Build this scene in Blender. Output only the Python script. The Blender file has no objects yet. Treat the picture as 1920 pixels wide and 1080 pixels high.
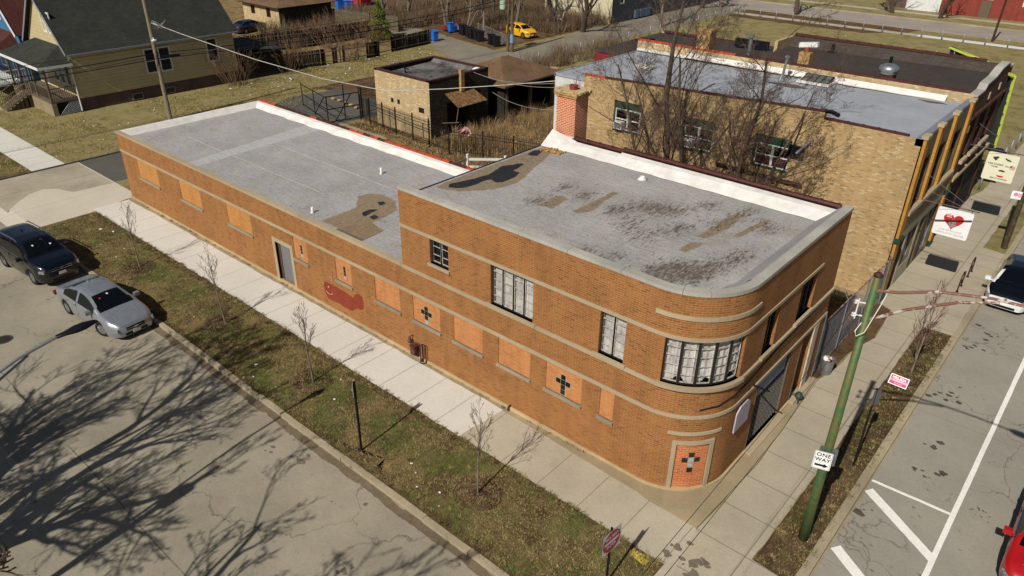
import bpy, bmesh, math, random
from mathutils import Vector, Matrix, noise
R = math.radians
random.seed(7)
scene = bpy.context.scene
col = scene.collection
# ---------------------------------------------------------------- camera, sky, sun, exposure
cam_d = bpy.data.cameras.new("camera"); cam = bpy.data.objects.new("camera", cam_d); col.objects.link(cam)
cam_d.sensor_width = 36.0; cam_d.lens = 25.96; cam_d.clip_start = 0.2; cam_d.clip_end = 3000
cam.matrix_world = Matrix.Translation((6.42, -16.0, 16.7)) @ Matrix.Rotation(R(40.652), 4, 'Z') @ Matrix.Rotation(R(60.91), 4, 'X') @ Matrix.Rotation(R(0.849), 4, 'Z')
scene.camera = cam
SUN_EL, SUN_AZ = R(42.8), R(6.2)                     # azimuth measured from -Y towards +X
sun_dir = Vector((math.sin(SUN_AZ)*math.cos(SUN_EL), -math.cos(SUN_AZ)*math.cos(SUN_EL), math.sin(SUN_EL)))
world = bpy.data.worlds.new("World"); scene.world = world; world.use_nodes = True
wn = world.node_tree.nodes; wl = world.node_tree.links
for n_ in list(wn): wn.remove(n_)
wo = wn.new('ShaderNodeOutputWorld'); wb = wn.new('ShaderNodeBackground'); ws = wn.new('ShaderNodeTexSky')
ws.sky_type = 'NISHITA'; ws.sun_disc = False; ws.sun_elevation = SUN_EL; ws.sun_rotation = math.pi - SUN_AZ
ws.air_density = 1.0; ws.dust_density = 1.0; ws.ozone_density = 1.0
wb.inputs['Strength'].default_value = 0.05
wl.new(ws.outputs[0], wb.inputs[0]); wl.new(wb.outputs[0], wo.inputs[0])
sun_d = bpy.data.lights.new("sun", 'SUN'); sun_d.energy = 5.0; sun_d.angle = R(0.5); sun_d.color = (1.0, 0.955, 0.875)
sun = bpy.data.objects.new("sun", sun_d); col.objects.link(sun)
sun.rotation_euler = sun_dir.to_track_quat('Z', 'Y').to_euler(); sun.location = (0, -40, 60)
scene.view_settings.view_transform = 'Standard'; scene.view_settings.look = 'None'
scene.view_settings.exposure = 0.05; scene.view_settings.gamma = 1.0; scene.view_settings.use_curve_mapping = False
scene.cycles.max_bounces = 6; scene.cycles.transparent_max_bounces = 12

# ---------------------------------------------------------------- helpers
def hexc(h):
    h = h.lstrip('#'); c = [int(h[i:i+2], 16)/255 for i in (0, 2, 4)]
    return tuple((x/12.92 if x <= .04045 else ((x+.055)/1.055)**2.4) for x in c) + (1.0,)
def tag(o, label=None, cat=None, group=None, kind=None):
    if label: o['label'] = label
    if cat: o['category'] = cat
    if group: o['group'] = group
    if kind: o['kind'] = kind
    return o
def thing(name, label, cat, loc=(0, 0, 0), rz=0.0, group=None):
    o = bpy.data.objects.new(name, None); col.objects.link(o); o.empty_display_size = .3
    o.location = loc; o.rotation_euler = (0, 0, rz)
    return tag(o, label, cat, group)
def wloc(o):
    v = Vector((0, 0, 0))
    while o is not None: v += Vector(o.location); o = o.parent
    return v
def copy_tree(o, parent=None):
    c = o.copy(); col.objects.link(c); c.parent = parent
    for ch in [x for x in col.objects if x.parent == o]: copy_tree(ch, c)
    return c
def place(proto, used, loc, rz, label=None, group=None, scale=None):
    o = copy_tree(proto) if used else proto
    o.location = loc; o.rotation_euler = (0, 0, rz)
    if scale: o.scale = (scale,)*3
    if label: o['label'] = label
    if group: o['group'] = group
    return o
class MB:
    def __init__(s): s.v = []; s.f = []; s.uv = []; s.mi = []; s.m = 0
    def face(s, pts, uv=None):
        n = len(s.v); s.v.extend([tuple(p) for p in pts]); s.f.append(tuple(range(n, n+len(pts)))); s.uv.append(uv); s.mi.append(s.m)
    def box(s, x0, x1, y0, y1, z0, z1, M=None):
        c = [Vector((x, y, z)) for z in (z0, z1) for y in (y0, y1) for x in (x0, x1)]
        if M is not None: c = [M @ p for p in c]
        for q in ((0, 2, 3, 1), (4, 5, 7, 6), (0, 1, 5, 4), (2, 6, 7, 3), (0, 4, 6, 2), (1, 3, 7, 5)): s.face([c[i] for i in q])
        return s
    def bar(s, a, b, w, h=None):
        a = Vector(a); b = Vector(b); d = b-a; L = d.length
        if L < 1e-6: return s
        M = Matrix.Translation(a) @ d.to_track_quat('X', 'Z').to_matrix().to_4x4(); h = h or w
        return s.box(0, L, -w/2, w/2, -h/2, h/2, M)
    def tube(s, pts, r, n=6, cap=True):
        pts = [Vector(p) for p in pts]; rr = r if isinstance(r, (list, tuple)) else [r]*len(pts)
        base = len(s.v); up = None
        for i, p in enumerate(pts):
            d = (pts[min(i+1, len(pts)-1)] - pts[max(i-1, 0)])
            if d.length < 1e-9: d = Vector((0, 0, 1))
            d.normalize()
            if up is None: up = d.orthogonal().normalized()
            up = (up - d*up.dot(d));
            if up.length < 1e-4: up = d.orthogonal()
            up.normalize(); sd = d.cross(up)
            for k in range(n):
                a = 2*math.pi*k/n; q = p + (up*math.cos(a) + sd*math.sin(a))*rr[i]; s.v.append(tuple(q))
        for i in range(len(pts)-1):
            for k in range(n):
                a = base+i*n+k; b = base+i*n+(k+1) % n
                s.f.append((a, b, b+n, a+n)); s.uv.append(None); s.mi.append(s.m)
        if cap and n > 2:
            s.f.append(tuple(base+k for k in reversed(range(n)))); s.uv.append(None); s.mi.append(s.m)
            e = base+(len(pts)-1)*n; s.f.append(tuple(e+k for k in range(n))); s.uv.append(None); s.mi.append(s.m)
        return s
    def lathe(s, prof, c=(0, 0, 0), n=16):       # prof: [(r,z)...]
        base = len(s.v)
        for r, z in prof:
            for k in range(n):
                a = 2*math.pi*k/n; s.v.append((c[0]+r*math.cos(a), c[1]+r*math.sin(a), c[2]+z))
        for i in range(len(prof)-1):
            for k in range(n):
                a = base+i*n+k; b = base+i*n+(k+1) % n
                s.f.append((a, b, b+n, a+n)); s.uv.append(None); s.mi.append(s.m)
        if prof[-1][0] > 1e-4: s.f.append(tuple(base+(len(prof)-1)*n+k for k in range(n))); s.uv.append(None); s.mi.append(s.m)
        if prof[0][0] > 1e-4: s.f.append(tuple(base+k for k in reversed(range(n)))); s.uv.append(None); s.mi.append(s.m)
        return s
    def slab(s, poly, z0, z1):                   # polygon in xy extruded
        if sum(poly[i][0]*poly[(i+1) % len(poly)][1]-poly[(i+1) % len(poly)][0]*poly[i][1] for i in range(len(poly))) < 0: poly = poly[::-1]
        s.face([(x, y, z1) for x, y in poly]); n = len(poly)
        for i in range(n):
            a = poly[i]; b = poly[(i+1) % n]; s.face([(a[0], a[1], z0), (b[0], b[1], z0), (b[0], b[1], z1), (a[0], a[1], z1)])
        return s
    def sphere(s, c, r, nu=10, nv=6, sz=1.0):
        return s.lathe([(max(1e-5, r*math.sin(math.pi*i/nv)), -r*sz*math.cos(math.pi*i/nv)) for i in range(nv+1)], c, nu)
    def build(s, name, mats, parent=None, smooth=False, world=True, merge=False, bevel=0):
        mats = mats if isinstance(mats, (list, tuple)) else [mats]
        me = bpy.data.meshes.new(name); off = wloc(parent) if (parent is not None and world) else Vector((0, 0, 0))
        vs = [(x-off.x, y-off.y, z-off.z) for x, y, z in s.v] if off.length > 0 else s.v
        me.from_pydata(vs, [], s.f); me.update()
        uvl = me.uv_layers.new(name="UVMap"); buf = []
        for p in me.polygons:
            u = s.uv[p.index]
            if u: 
                for q in u: buf.extend(q)
            else:
                n = p.normal; ax, ay, az = abs(n.x), abs(n.y), abs(n.z)
                for vi in p.vertices:
                    v = s.v[vi]
                    if az >= ax and az >= ay: buf.extend((v[0], v[1]))
                    elif ax > ay: buf.extend((v[1], v[2]))
                    else: buf.extend((v[0], v[2]))
        uvl.data.foreach_set("uv", buf)
        me.polygons.foreach_set("material_index", s.mi)
        if smooth: me.polygons.foreach_set("use_smooth", [True]*len(s.f))
        for m in mats: me.materials.append(m)
        if merge:
            bm = bmesh.new(); bm.from_mesh(me); bmesh.ops.remove_doubles(bm, verts=bm.verts, dist=1e-4); bm.to_mesh(me); bm.free()
        o = bpy.data.objects.new(name, me); col.objects.link(o); o.parent = parent
        if bevel:
            md = o.modifiers.new('bevel', 'BEVEL'); md.width = bevel; md.segments = 2; md.limit_method = 'ANGLE'
        return o
def struct(name, mb, m, **k): return tag(mb.build(name, m, **k), kind='structure')
def single(name, mb, m, label, cat, loc=(0, 0, 0), rz=0, group=None, **k):
    """a thing that is one mesh; geometry given in world coordinates when loc is its base"""
    k.pop('world', None)
    v = Vector(loc); uvs = list(s_ for s_ in mb.v)
    mb.v = [(x-v.x, y-v.y, z-v.z) for x, y, z in mb.v] if rz == 0 else mb.v
    o = mb.build(name, m, **k); o.location = loc; o.rotation_euler = (0, 0, rz)
    return tag(o, label, cat, group)

# path-mapped walls: s along the wall, z up, d inward from the face
class Path:
    def __init__(p, f, breaks=()): p.f = f; p.breaks = list(breaks)
    def P(p, s, z, d=0):
        x, y, nx, ny = p.f(s); return (x-nx*d, y-ny*d, z)
    def cuts(p, a, b): return [a]+[q for q in p.breaks if a+1e-4 < q < b-1e-4]+[b]
def fx(y): return Path(lambda s: (s, y, 0, -1))       # face looking -Y, s = x
def bx(y): return Path(lambda s: (-s, y, 0, 1))       # face looking +Y
def fy(x): return Path(lambda s: (x, s, 1, 0))        # face looking +X, s = y
def by(x): return Path(lambda s: (x, -s, -1, 0))      # face looking -X
def strip(mb, p, s0, s1, z0, z1, d0, d1):             # d0 outer depth, d1 inner depth
    c = p.cuts(s0, s1)
    for i in range(len(c)-1):
        a, b = c[i], c[i+1]
        q = lambda s, z, d: p.P(s, z, d)
        mb.face([q(a, z0, d0), q(b, z0, d0), q(b, z1, d0), q(a, z1, d0)], [(a, z0), (b, z0), (b, z1), (a, z1)])
        mb.face([q(a, z1, d0), q(b, z1, d0), q(b, z1, d1), q(a, z1, d1)])
        mb.face([q(a, z0, d1), q(b, z0, d1), q(b, z0, d0), q(a, z0, d0)])
        mb.face([q(b, z0, d1), q(a, z0, d1), q(a, z1, d1), q(b, z1, d1)])
    a, b = c[0], c[-1]
    mb.face([p.P(a, z0, d1), p.P(a, z0, d0), p.P(a, z1, d0), p.P(a, z1, d1)])
    mb.face([p.P(b, z0, d0), p.P(b, z0, d1), p.P(b, z1, d1), p.P(b, z1, d0)])
    return mb
def wall(mb, p, s0, s1, z0, z1, holes=(), depth=.2):
    ss = sorted(set([round(q, 4) for q in p.cuts(s0, s1)] + [round(q, 4) for h in holes for q in h[:2] if s0 < q < s1]))
    zs = sorted(set([z0, z1] + [q for h in holes for q in h[2:4] if z0 < q < z1]))
    inh = lambda s, z: any(h[0] < s < h[1] and h[2] < z < h[3] for h in holes)
    for i in range(len(ss)-1):
        for j in range(len(zs)-1):
            a, b, c, d = ss[i], ss[i+1], zs[j], zs[j+1]
            if inh((a+b)/2, (c+d)/2): continue
            mb.face([p.P(a, c), p.P(b, c), p.P(b, d), p.P(a, d)], [(a, c), (b, c), (b, d), (a, d)])
    for h in holes:
        a, b, c, d = h[:4]; D = h[4] if len(h) > 4 else depth; q = p.cuts(a, b)
        mb.face([p.P(a, c, D), p.P(a, c), p.P(a, d), p.P(a, d, D)], [(a-D, c), (a, c), (a, d), (a-D, d)])
        mb.face([p.P(b, c), p.P(b, c, D), p.P(b, d, D), p.P(b, d)], [(b, c), (b+D, c), (b+D, d), (b, d)])
        for i in range(len(q)-1):
            u, v = q[i], q[i+1]
            mb.face([p.P(u, c, 0), p.P(u, c, D), p.P(v, c, D), p.P(v, c, 0)])
            mb.face([p.P(u, d, D), p.P(u, d, 0), p.P(v, d, 0), p.P(v, d, D)])
    return mb
def jitter(poly, step=.12, amp=.04, seed=0):
    out = []; rnd = random.Random(seed); n = len(poly)
    for i in range(n):
        a = Vector(poly[i]); b = Vector(poly[(i+1) % n]); L = (b-a).length; k = max(1, int(L/step))
        for j in range(k):
            q = a.lerp(b, j/k); f = lambda o: noise.noise(Vector((q.x*1.3+o, q.y*1.3, seed)))*1.5+noise.noise(Vector((q.x*5+o, q.y*5, seed+3)))*.9+rnd.uniform(-.25, .25)
            out.append((q.x+f(0)*amp, q.y+f(31)*amp))
    return out
def sheet(poly, z): 
    mb = MB(); mb.slab(poly, z-.004, z); return mb
def text_obj(body, size, m, name, parent, M, extrude=.002, spacing=1.0, bold=0.0):
    cu = bpy.data.curves.new(name, 'FONT'); cu.body = body; cu.size = size; cu.align_x = 'CENTER'; cu.align_y = 'CENTER'
    cu.extrude = extrude; cu.space_character = spacing; cu.offset = bold; cu.resolution_u = 3
    t = bpy.data.objects.new("tmp", cu); col.objects.link(t)
    dg = bpy.context.evaluated_depsgraph_get(); dg.update()
    me = bpy.data.meshes.new_from_object(t.evaluated_get(dg)); bpy.data.objects.remove(t); bpy.data.curves.remove(cu)
    me.transform(M); me.materials.clear(); me.materials.append(m); me.name = name
    o = bpy.data.objects.new(name, me); col.objects.link(o); o.parent = parent
    return o

# ---------------------------------------------------------------- materials
MATS = {}
class NT:
    def __init__(s, name, rough=.8, metal=0.0, spec=.3):
        s.m = bpy.data.materials.new(name); s.m.use_nodes = True; s.n = s.m.node_tree.nodes; s.l = s.m.node_tree.links
        s.b = s.n['Principled BSDF']; s.b.inputs['Roughness'].default_value = rough; s.b.inputs['Metallic'].default_value = metal
        s.b.inputs['Specular IOR Level'].default_value = spec; s.tc = s.n.new('ShaderNodeTexCoord'); s.geo = s.n.new('ShaderNodeNewGeometry')
    def pos(s, scale=(1, 1, 1), uv=False, rot=(0, 0, 0), obj=False):
        mp = s.n.new('ShaderNodeMapping'); mp.inputs['Scale'].default_value = scale; mp.inputs['Rotation'].default_value = rot
        s.l.new(s.tc.outputs['UV'] if uv else (s.tc.outputs['Object'] if obj else s.geo.outputs['Position']), mp.inputs[0]); return mp.outputs[0]
    def noise(s, v, scale, detail=4, rough=.55, dist=0):
        t = s.n.new('ShaderNodeTexNoise'); s.l.new(v, t.inputs['Vector']); t.inputs['Scale'].default_value = scale
        t.inputs['Detail'].default_value = detail; t.inputs['Roughness'].default_value = rough; t.inputs['Distortion'].default_value = dist; return t.outputs['Fac']
    def ramp(s, f, stops, interp='LINEAR'):
        r = s.n.new('ShaderNodeValToRGB'); r.color_ramp.interpolation = interp; e = r.color_ramp.elements
        while len(e) < len(stops): e.new(.5)
        for i, (p, c) in enumerate(stops):
            e[i].position = p; e[i].color = c if isinstance(c, tuple) else ((c, c, c, 1) if not isinstance(c, str) else hexc(c))
        s.l.new(f, r.inputs[0]); return r.outputs[0]
    def mix(s, f, a, b, mode='MIX'):
        x = s.n.new('ShaderNodeMix'); x.data_type = 'RGBA'; x.blend_type = mode
        for i, q in ((0, f), (6, a), (7, b)):
            if isinstance(q, str): q = hexc(q)
            if isinstance(q, (int, float, tuple)): x.inputs[i].default_value = q
            else: s.l.new(q, x.inputs[i])
        return x.outputs[2]
    def math(s, op, a, b=0.0, c=0.0):
        x = s.n.new('ShaderNodeMath'); x.operation = op
        for i, q in ((0, a), (1, b), (2, c)):
            if isinstance(q, (int, float)): x.inputs[i].default_value = q
            else: s.l.new(q, x.inputs[i])
        return x.outputs[0]
    def sep(s, v):
        x = s.n.new('ShaderNodeSeparateXYZ'); s.l.new(v, x.inputs[0]); return x.outputs
    def bump(s, h, strength=.4, dist=.02):
        x = s.n.new('ShaderNodeBump'); x.inputs['Strength'].default_value = strength; x.inputs['Distance'].default_value = dist
        s.l.new(h, x.inputs['Height']); s.l.new(x.outputs[0], s.b.inputs['Normal'])
    def out(s, c, rough=None):
        if isinstance(c, str): c = hexc(c)
        if isinstance(c, tuple): s.b.inputs['Base Color'].default_value = c
        else: s.l.new(c, s.b.inputs['Base Color'])
        if rough is not None: s.l.new(rough, s.b.inputs['Roughness'])
        return s.m
def plain(name, c, rough=.6, metal=0.0, var=.12, spec=.35, scale=3.0):
    if name in MATS: return MATS[name]
    t = NT(name, rough, metal, spec); f = t.noise(t.pos(), scale, 5, .6)
    c = hexc(c) if isinstance(c, str) else c
    lo = tuple(x*(1-var*1.6) for x in c[:3])+(1,); hi = tuple(min(1, x*(1+var)) for x in c[:3])+(1,)
    MATS[name] = t.out(t.ramp(f, [(.3, lo), (.7, hi)])); return MATS[name]
def brick(name, c1, c2, mortar, bw=.215, bh=.073, mw=.009, c3=None, stain=.35, light=None, bumpy=.22, dark=None, msm=.2):
    t = NT(name, .9, 0, .2); v = t.pos(uv=True)
    b = t.n.new('ShaderNodeTexBrick'); t.l.new(v, b.inputs['Vector'])
    b.inputs['Scale'].default_value = 1; b.inputs['Brick Width'].default_value = bw; b.inputs['Row Height'].default_value = bh
    b.inputs['Mortar Size'].default_value = mw; b.inputs['Mortar Smooth'].default_value = msm; b.inputs['Bias'].default_value = 0.0
    b.inputs['Color1'].default_value = hexc(c1); b.inputs['Color2'].default_value = hexc(c2); b.inputs['Mortar'].default_value = hexc(mortar)
    p = t.pos(); f = t.noise(p, .55, 6, .62); col_ = b.outputs['Color']
    # per-brick colour cell noise
    w = t.n.new('ShaderNodeTexWhiteNoise'); w.noise_dimensions = '2D'
    sx = t.sep(v); row = t.math('FLOOR', t.math('DIVIDE', sx[1], bh)); off = t.math('MULTIPLY', t.math('SUBTRACT', 1, t.math('MODULO', t.math('ADD', row, 1000), 2)), .5)
    cx = t.math('FLOOR', t.math('ADD', t.math('DIVIDE', sx[0], bw), off)); cb = t.n.new('ShaderNodeCombineXYZ')
    t.l.new(cx, cb.inputs[0]); t.l.new(row, cb.inputs[1]); t.l.new(cb.outputs[0], w.inputs[0])
    if c3: 
        k = t.math('GREATER_THAN', w.outputs['Value'], .87); k = t.math('MULTIPLY', k, t.math('SUBTRACT', 1, b.outputs['Fac'])); col_ = t.mix(t.math('MULTIPLY', k, .45), col_, c3)
    if light: col_ = t.mix(t.math('MULTIPLY', t.math('LESS_THAN', w.outputs['Value'], .12), t.math('SUBTRACT', 1, b.outputs['Fac'])), col_, light)
    col_ = t.mix(1.0, col_, t.ramp(f, [(.28, 1-stain), (.5, 1.0), (.75, 1+stain*.25)]), 'MULTIPLY')
    g = t.noise(p, 9, 5, .7); col_ = t.mix(1.0, col_, t.ramp(g, [(.3, .88), (.7, 1.08)]), 'MULTIPLY')
    vs_ = t.noise(t.pos((2.2, 2.2, .22)), 1.0, 5, .65); col_ = t.mix(1.0, col_, t.ramp(vs_, [(.3, .86), (.5, 1.0), (.72, 1.08)]), 'MULTIPLY')
    if dark:
        st = t.noise(t.pos((.9, .9, .25)), 1.0, 5, .6); col_ = t.mix(t.ramp(st, [(.58, 0.0), (.72, .5)]), col_, dark)
    t.bump(t.math('SUBTRACT', t.math('MULTIPLY', g, .4), b.outputs['Fac']), bumpy, .012)
    return t.out(col_)
def concrete(name, c, rough=.85, crack=0.0, stain=.2, joints=None, spots=.0, jw=.012, tintc='#6b5f4c', gr=.12):
    t = NT(name, rough, 0, .25); p = t.pos(); c = hexc(c)
    f = t.noise(p, .35, 6, .62); g = t.noise(p, 14, 6, .75); h = t.noise(p, 2.2, 5, .6)
    co = t.mix(1.0, c, t.ramp(f, [(.3, 1-stain), (.7, 1+stain*.35)]), 'MULTIPLY')
    co = t.mix(1.0, co, t.ramp(g, [(.25, 1-gr*1.3), (.75, 1+gr)]), 'MULTIPLY')
    co = t.mix(t.ramp(h, [(.55, 0.0), (.8, stain)]), co, tintc)
    if spots:
        s2 = t.noise(p, 1.1, 3, .5); s3 = t.noise(p, 7, 2, .5)
        co = t.mix(t.math('MULTIPLY', t.ramp(s2, [(.6, 0.0), (.68, 1.0)]), t.ramp(s3, [(.58, 0.0), (.66, spots)])), co, '#2b2825')
        sp = t.noise(p, 23, 2, .5); co = t.mix(t.ramp(sp, [(.72, 0.0), (.76, spots)]), co, '#3a342c')
    if crack:
        vo = t.n.new('ShaderNodeTexVoronoi'); vo.feature = 'DISTANCE_TO_EDGE'; vo.inputs['Scale'].default_value = .22
        wob = t.n.new('ShaderNodeVectorMath'); wob.operation = 'ADD'; nz = t.n.new('ShaderNodeTexNoise'); nz.inputs['Scale'].default_value = .8; nz.inputs['Detail'].default_value = 8
        t.l.new(p, nz.inputs['Vector']); sc = t.n.new('ShaderNodeVectorMath'); sc.operation = 'SCALE'; sc.inputs['Scale'].default_value = 2.2
        t.l.new(nz.outputs['Color'], sc.inputs[0]); t.l.new(p, wob.inputs[0]); t.l.new(sc.outputs[0], wob.inputs[1]); t.l.new(wob.outputs[0], vo.inputs['Vector'])
        m = t.ramp(t.noise(p, .25, 3), [(.38, 0.0), (.5, 1.0)])
        co = t.mix(t.math('MULTIPLY', m, t.ramp(vo.outputs['Distance'], [(.0, crack), (.007, 0.0)])), co, '#3b352c')
    if joints:                                        # (axis, pitch, phase) lists
        for ax, pitch, ph in joints:
            x = t.sep(p)[ax]; q = t.math('ABSOLUTE', t.math('SUBTRACT', t.math('FRACT', t.math('ADD', t.math('DIVIDE', t.math('SUBTRACT', x, ph), pitch), .5)), .5))
            wz = t.math('MULTIPLY', q, pitch); co = t.mix(t.ramp(wz, [(jw*.5, .62), (jw, 0.0)]), co, '#5a5346')
    t.bump(g, .25, .01)
    return t.out(co)
def grass(name, g1, g2, tan, dirt, mixv=.5, dirtv=.3):
    t = NT(name, .95, 0, .1); p = t.pos()
    a = t.noise(p, .45, 6, .65); b = t.noise(p, 6, 6, .8); c = t.noise(p, 1.4, 5, .7); d = t.noise(p, 28, 4, .8)
    co = t.mix(t.ramp(b, [(.35, 0.0), (.65, 1.0)]), g1, g2)
    co = t.mix(t.ramp(t.math('ADD', t.math('MULTIPLY', a, .6), t.math('MULTIPLY', c, .5)), [(mixv-.06, 0.0), (mixv+.1, 1.0)]), co, tan)
    co = t.mix(t.ramp(t.noise(p, .8, 6, .7), [(1-dirtv-.12, 0.0), (1-dirtv+.05, .9)]), co, dirt)
    co = t.mix(1.0, co, t.ramp(d, [(.28, .45), (.5, 1.0), (.75, 1.5)]), 'MULTIPLY')
    t.bump(t.math('ADD', b, d), .9, .05)
    return t.out(co)
def shingle(name, c1, c2, rough=.9):
    t = NT(name, rough, 0, .2); v = t.pos(uv=True); b = t.n.new('ShaderNodeTexBrick'); t.l.new(v, b.inputs['Vector'])
    b.inputs['Scale'].default_value = 1; b.inputs['Brick Width'].default_value = .3; b.inputs['Row Height'].default_value = .14; b.inputs['Mortar Size'].default_value = .012
    b.inputs['Color1'].default_value = hexc(c1); b.inputs['Color2'].default_value = hexc(c2); b.inputs['Mortar'].default_value = tuple(x*.5 for x in hexc(c1)[:3])+(1,)
    p = t.pos(); co = t.mix(1.0, b.outputs['Color'], t.ramp(t.noise(p, .7, 6, .6), [(.3, .75), (.7, 1.25)]), 'MULTIPLY')
    co = t.mix(1.0, co, t.ramp(t.noise(p, 20, 4, .7), [(.3, .8), (.7, 1.2)]), 'MULTIPLY')
    return t.out(co)
def siding(name, c, pitch=.12, dirt=.15):
    t = NT(name, .6, 0, .3); z = t.sep(t.pos())[2]; f = t.math('FRACT', t.math('DIVIDE', z, pitch))
    co = t.mix(1.0, c, t.ramp(f, [(.0, .45), (.1, 1.0), (1.0, .96)]), 'MULTIPLY')
    co = t.mix(1.0, co, t.ramp(t.noise(t.pos(), 1.3, 6, .6), [(.3, 1-dirt), (.7, 1.03)]), 'MULTIPLY')
    t.bump(f, .5, .02)
    return t.out(co)
def roofing(name, c, scuff, tanc=None, streak=(1, 1, 1), dens=.6, rough=.75, amt=.8, rot=0.0, white=None):
    t = NT(name, rough, 0, .3); p = t.pos(); ps = t.pos(streak, rot=(0, 0, rot)); c = hexc(c)
    co = t.mix(1.0, c, t.ramp(t.noise(p, .5, 6, .6), [(.3, .86), (.7, 1.08)]), 'MULTIPLY')
    co = t.mix(1.0, co, t.ramp(t.noise(ps, 5, 6, .75), [(.3, .84), (.7, 1.1)]), 'MULTIPLY')
    if tanc: co = t.mix(t.ramp(t.noise(p, .9, 5, .6), [(.55, 0.0), (.72, .75)]), co, tanc)
    fine = t.noise(ps, 4.5, 9, .8, .6); big = t.noise(p, .6, 4, .6)
    k = t.math('MULTIPLY', t.ramp(fine, [(dens-.03, 0.0), (dens+.06, amt)]), t.ramp(big, [(.42, 0.0), (.58, 1.0)]))
    co = t.mix(k, co, scuff)
    wr = t.noise(ps, 2.4, 4, .55, 1.5)
    co = t.mix(t.ramp(t.math('ABSOLUTE', t.math('SUBTRACT', wr, .5)), [(.0, .35), (.012, 0.0)]), co, '#6e6c6a')
    t.bump(t.math('ADD', wr, t.math('MULTIPLY', fine, .5)), .5, .04)
    return t.out(co)
def paint(name, c, rough=.25, metal=.0, coat=.6):
    if name in MATS: return MATS[name]
    t = NT(name, rough, metal, .5); t.b.inputs['Coat Weight'].default_value = coat; t.b.inputs['Coat Roughness'].default_value = .05
    g = t.noise(t.pos(), 2.5, 5, .6); MATS[name] = t.out(t.mix(1.0, hexc(c), t.ramp(g, [(.3, .9), (.7, 1.05)]), 'MULTIPLY'), t.ramp(g, [(.3, rough), (.8, rough+.12)])); return MATS[name]
def glass(name, tint='#0c1216', alpha=.35, rough=.06):
    if name in MATS: return MATS[name]
    t = NT(name, rough, 0, .6); t.b.inputs['Base Color'].default_value = hexc(tint); t.b.inputs['IOR'].default_value = 1.5
    tr = t.n.new('ShaderNodeBsdfTransparent'); mx = t.n.new('ShaderNodeMixShader'); mx.inputs[0].default_value = alpha
    t.l.new(t.b.outputs[0], mx.inputs[1]); t.l.new(tr.outputs[0], mx.inputs[2]); t.l.new(mx.outputs[0], t.n['Material Output'].inputs[0])
    MATS[name] = t.m; return t.m
def wood(name, c, c2, scale=(1, 1, 8)):
    t = NT(name, .85, 0, .2); f = t.noise(t.pos(scale), 3, 6, .65); g = t.noise(t.pos(), 14, 4, .6)
    return t.out(t.mix(1.0, t.mix(t.ramp(f, [(.3, 0.0), (.7, 1.0)]), c, c2), t.ramp(g, [(.3, .8), (.7, 1.15)]), 'MULTIPLY'))
def rusty(name, c, r='#6b3b22', amt=.5):
    t = NT(name, .6, .2, .4); f = t.noise(t.pos(), 5, 7, .7)
    return t.out(t.mix(t.ramp(f, [(.62-amt*.3, 0.0), (.68-amt*.3, .9)]), c, r))

M_brick = brick('ochre_brick', '#925f33', '#86532c', '#957750', mw=.009, c3='#63391f', stain=.2, dark='#6f4a2b')
M_brickdark = M_brick
M_infill = brick('salmon_brick', '#b57848', '#ab6b3e', '#ac835a', mw=.01, c3='#96592f', stain=.14)
M_infilltan = brick('tan_brick_infill', '#b07a40', '#a46e37', '#a88455', mw=.007, stain=.12)
M_dooorinf = brick('orange_brick', '#b8683c', '#ac5830', '#b98a64', mw=.011, c3='#8f4322', stain=.15)
M_yel = brick('common_brick', '#a98d62', '#9f8054', '#a08a68', mw=.012, c3='#66523a', stain=.22, light='#b39e7a', dark='#8a7858')
M_yelgar = brick('buff_garage_brick', '#b5a07a', '#ab9067', '#a39070', mw=.01, c3='#a07c56', stain=.18, light='#c2b494')
M_dkbrick = brick('stained_shaded_brick', '#352d24', '#2a241d', '#3d372c', mw=.01, c3='#6e5c40', stain=.4)  # stained brick, darkened further to put the side walls' shade into its colour
M_redbrick = brick('red_chimney_brick', '#b4552f', '#a04624', '#c9a487', mw=.014, c3='#7d3118', stain=.25, msm=.1)
M_chimbrick = brick('yellow_chimney_brick', '#b9905c', '#a3784a', '#8f7650', mw=.014, c3='#5d4530', stain=.4)
M_brown = brick('brown_face_brick', '#4a2c22', '#3c241c', '#4c3a30', mw=.006, stain=.3)
M_orangepier = brick('golden_brick', '#b58338', '#a67631', '#93713c', mw=.008, stain=.15)
M_found = brick('purple_foundation_brick', '#3a2420', '#4a302a', '#7c6a66', mw=.012, c3='#2a1a18', stain=.4)
M_farred = brick('far_red_brick', '#8a3b30', '#7a3228', '#70403a', mw=.01, stain=.2)
M_stone = concrete('limestone', '#a39276', stain=.25, tintc='#8f7a5a', gr=.1)
M_coping = concrete('weathered_coping', '#a5a096', stain=.35, tintc='#77736a', gr=.15)
M_sill = concrete('grey_sill', '#8d8470', stain=.3)
M_plinth = concrete('plinth_concrete', '#b39d76', stain=.35, tintc='#8a7350')
M_roofhi = roofing('scuffed_membrane', '#918c88', '#4a4038', '#9c8468', streak=(2.2, .55, 1), dens=.53, amt=.85)
M_rooflo = roofing('grey_membrane', '#928e8b', '#6a625a', None, streak=(2.5, .7, 1), dens=.57, amt=.5)
M_roofpatch = roofing('tan_deck', '#8f7352', '#5c4735', None, streak=(2, .5, 1), dens=.55, amt=.6)
M_roofbrn = roofing('brown_deck', '#5f5046', '#3a302a', None, streak=(2, .6, 1), dens=.5, amt=.7)
M_rooflight = roofing('pale_band', '#a39f9c', '#8a8480', None, streak=(2, .6, 1), dens=.6, amt=.3)
M_tar = plain('tar', '#1d1d21', .5, var=.2)
M_silver = roofing('silver_coating', '#93969b', '#77767a', None, streak=(.5, 2, 1), dens=.62, amt=.5, rough=.6)
M_darkroof = roofing('black_bitumen', '#38302a', '#57493c', None, streak=(.5, 2, 1), dens=.56, amt=.6, rough=.8)
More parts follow.
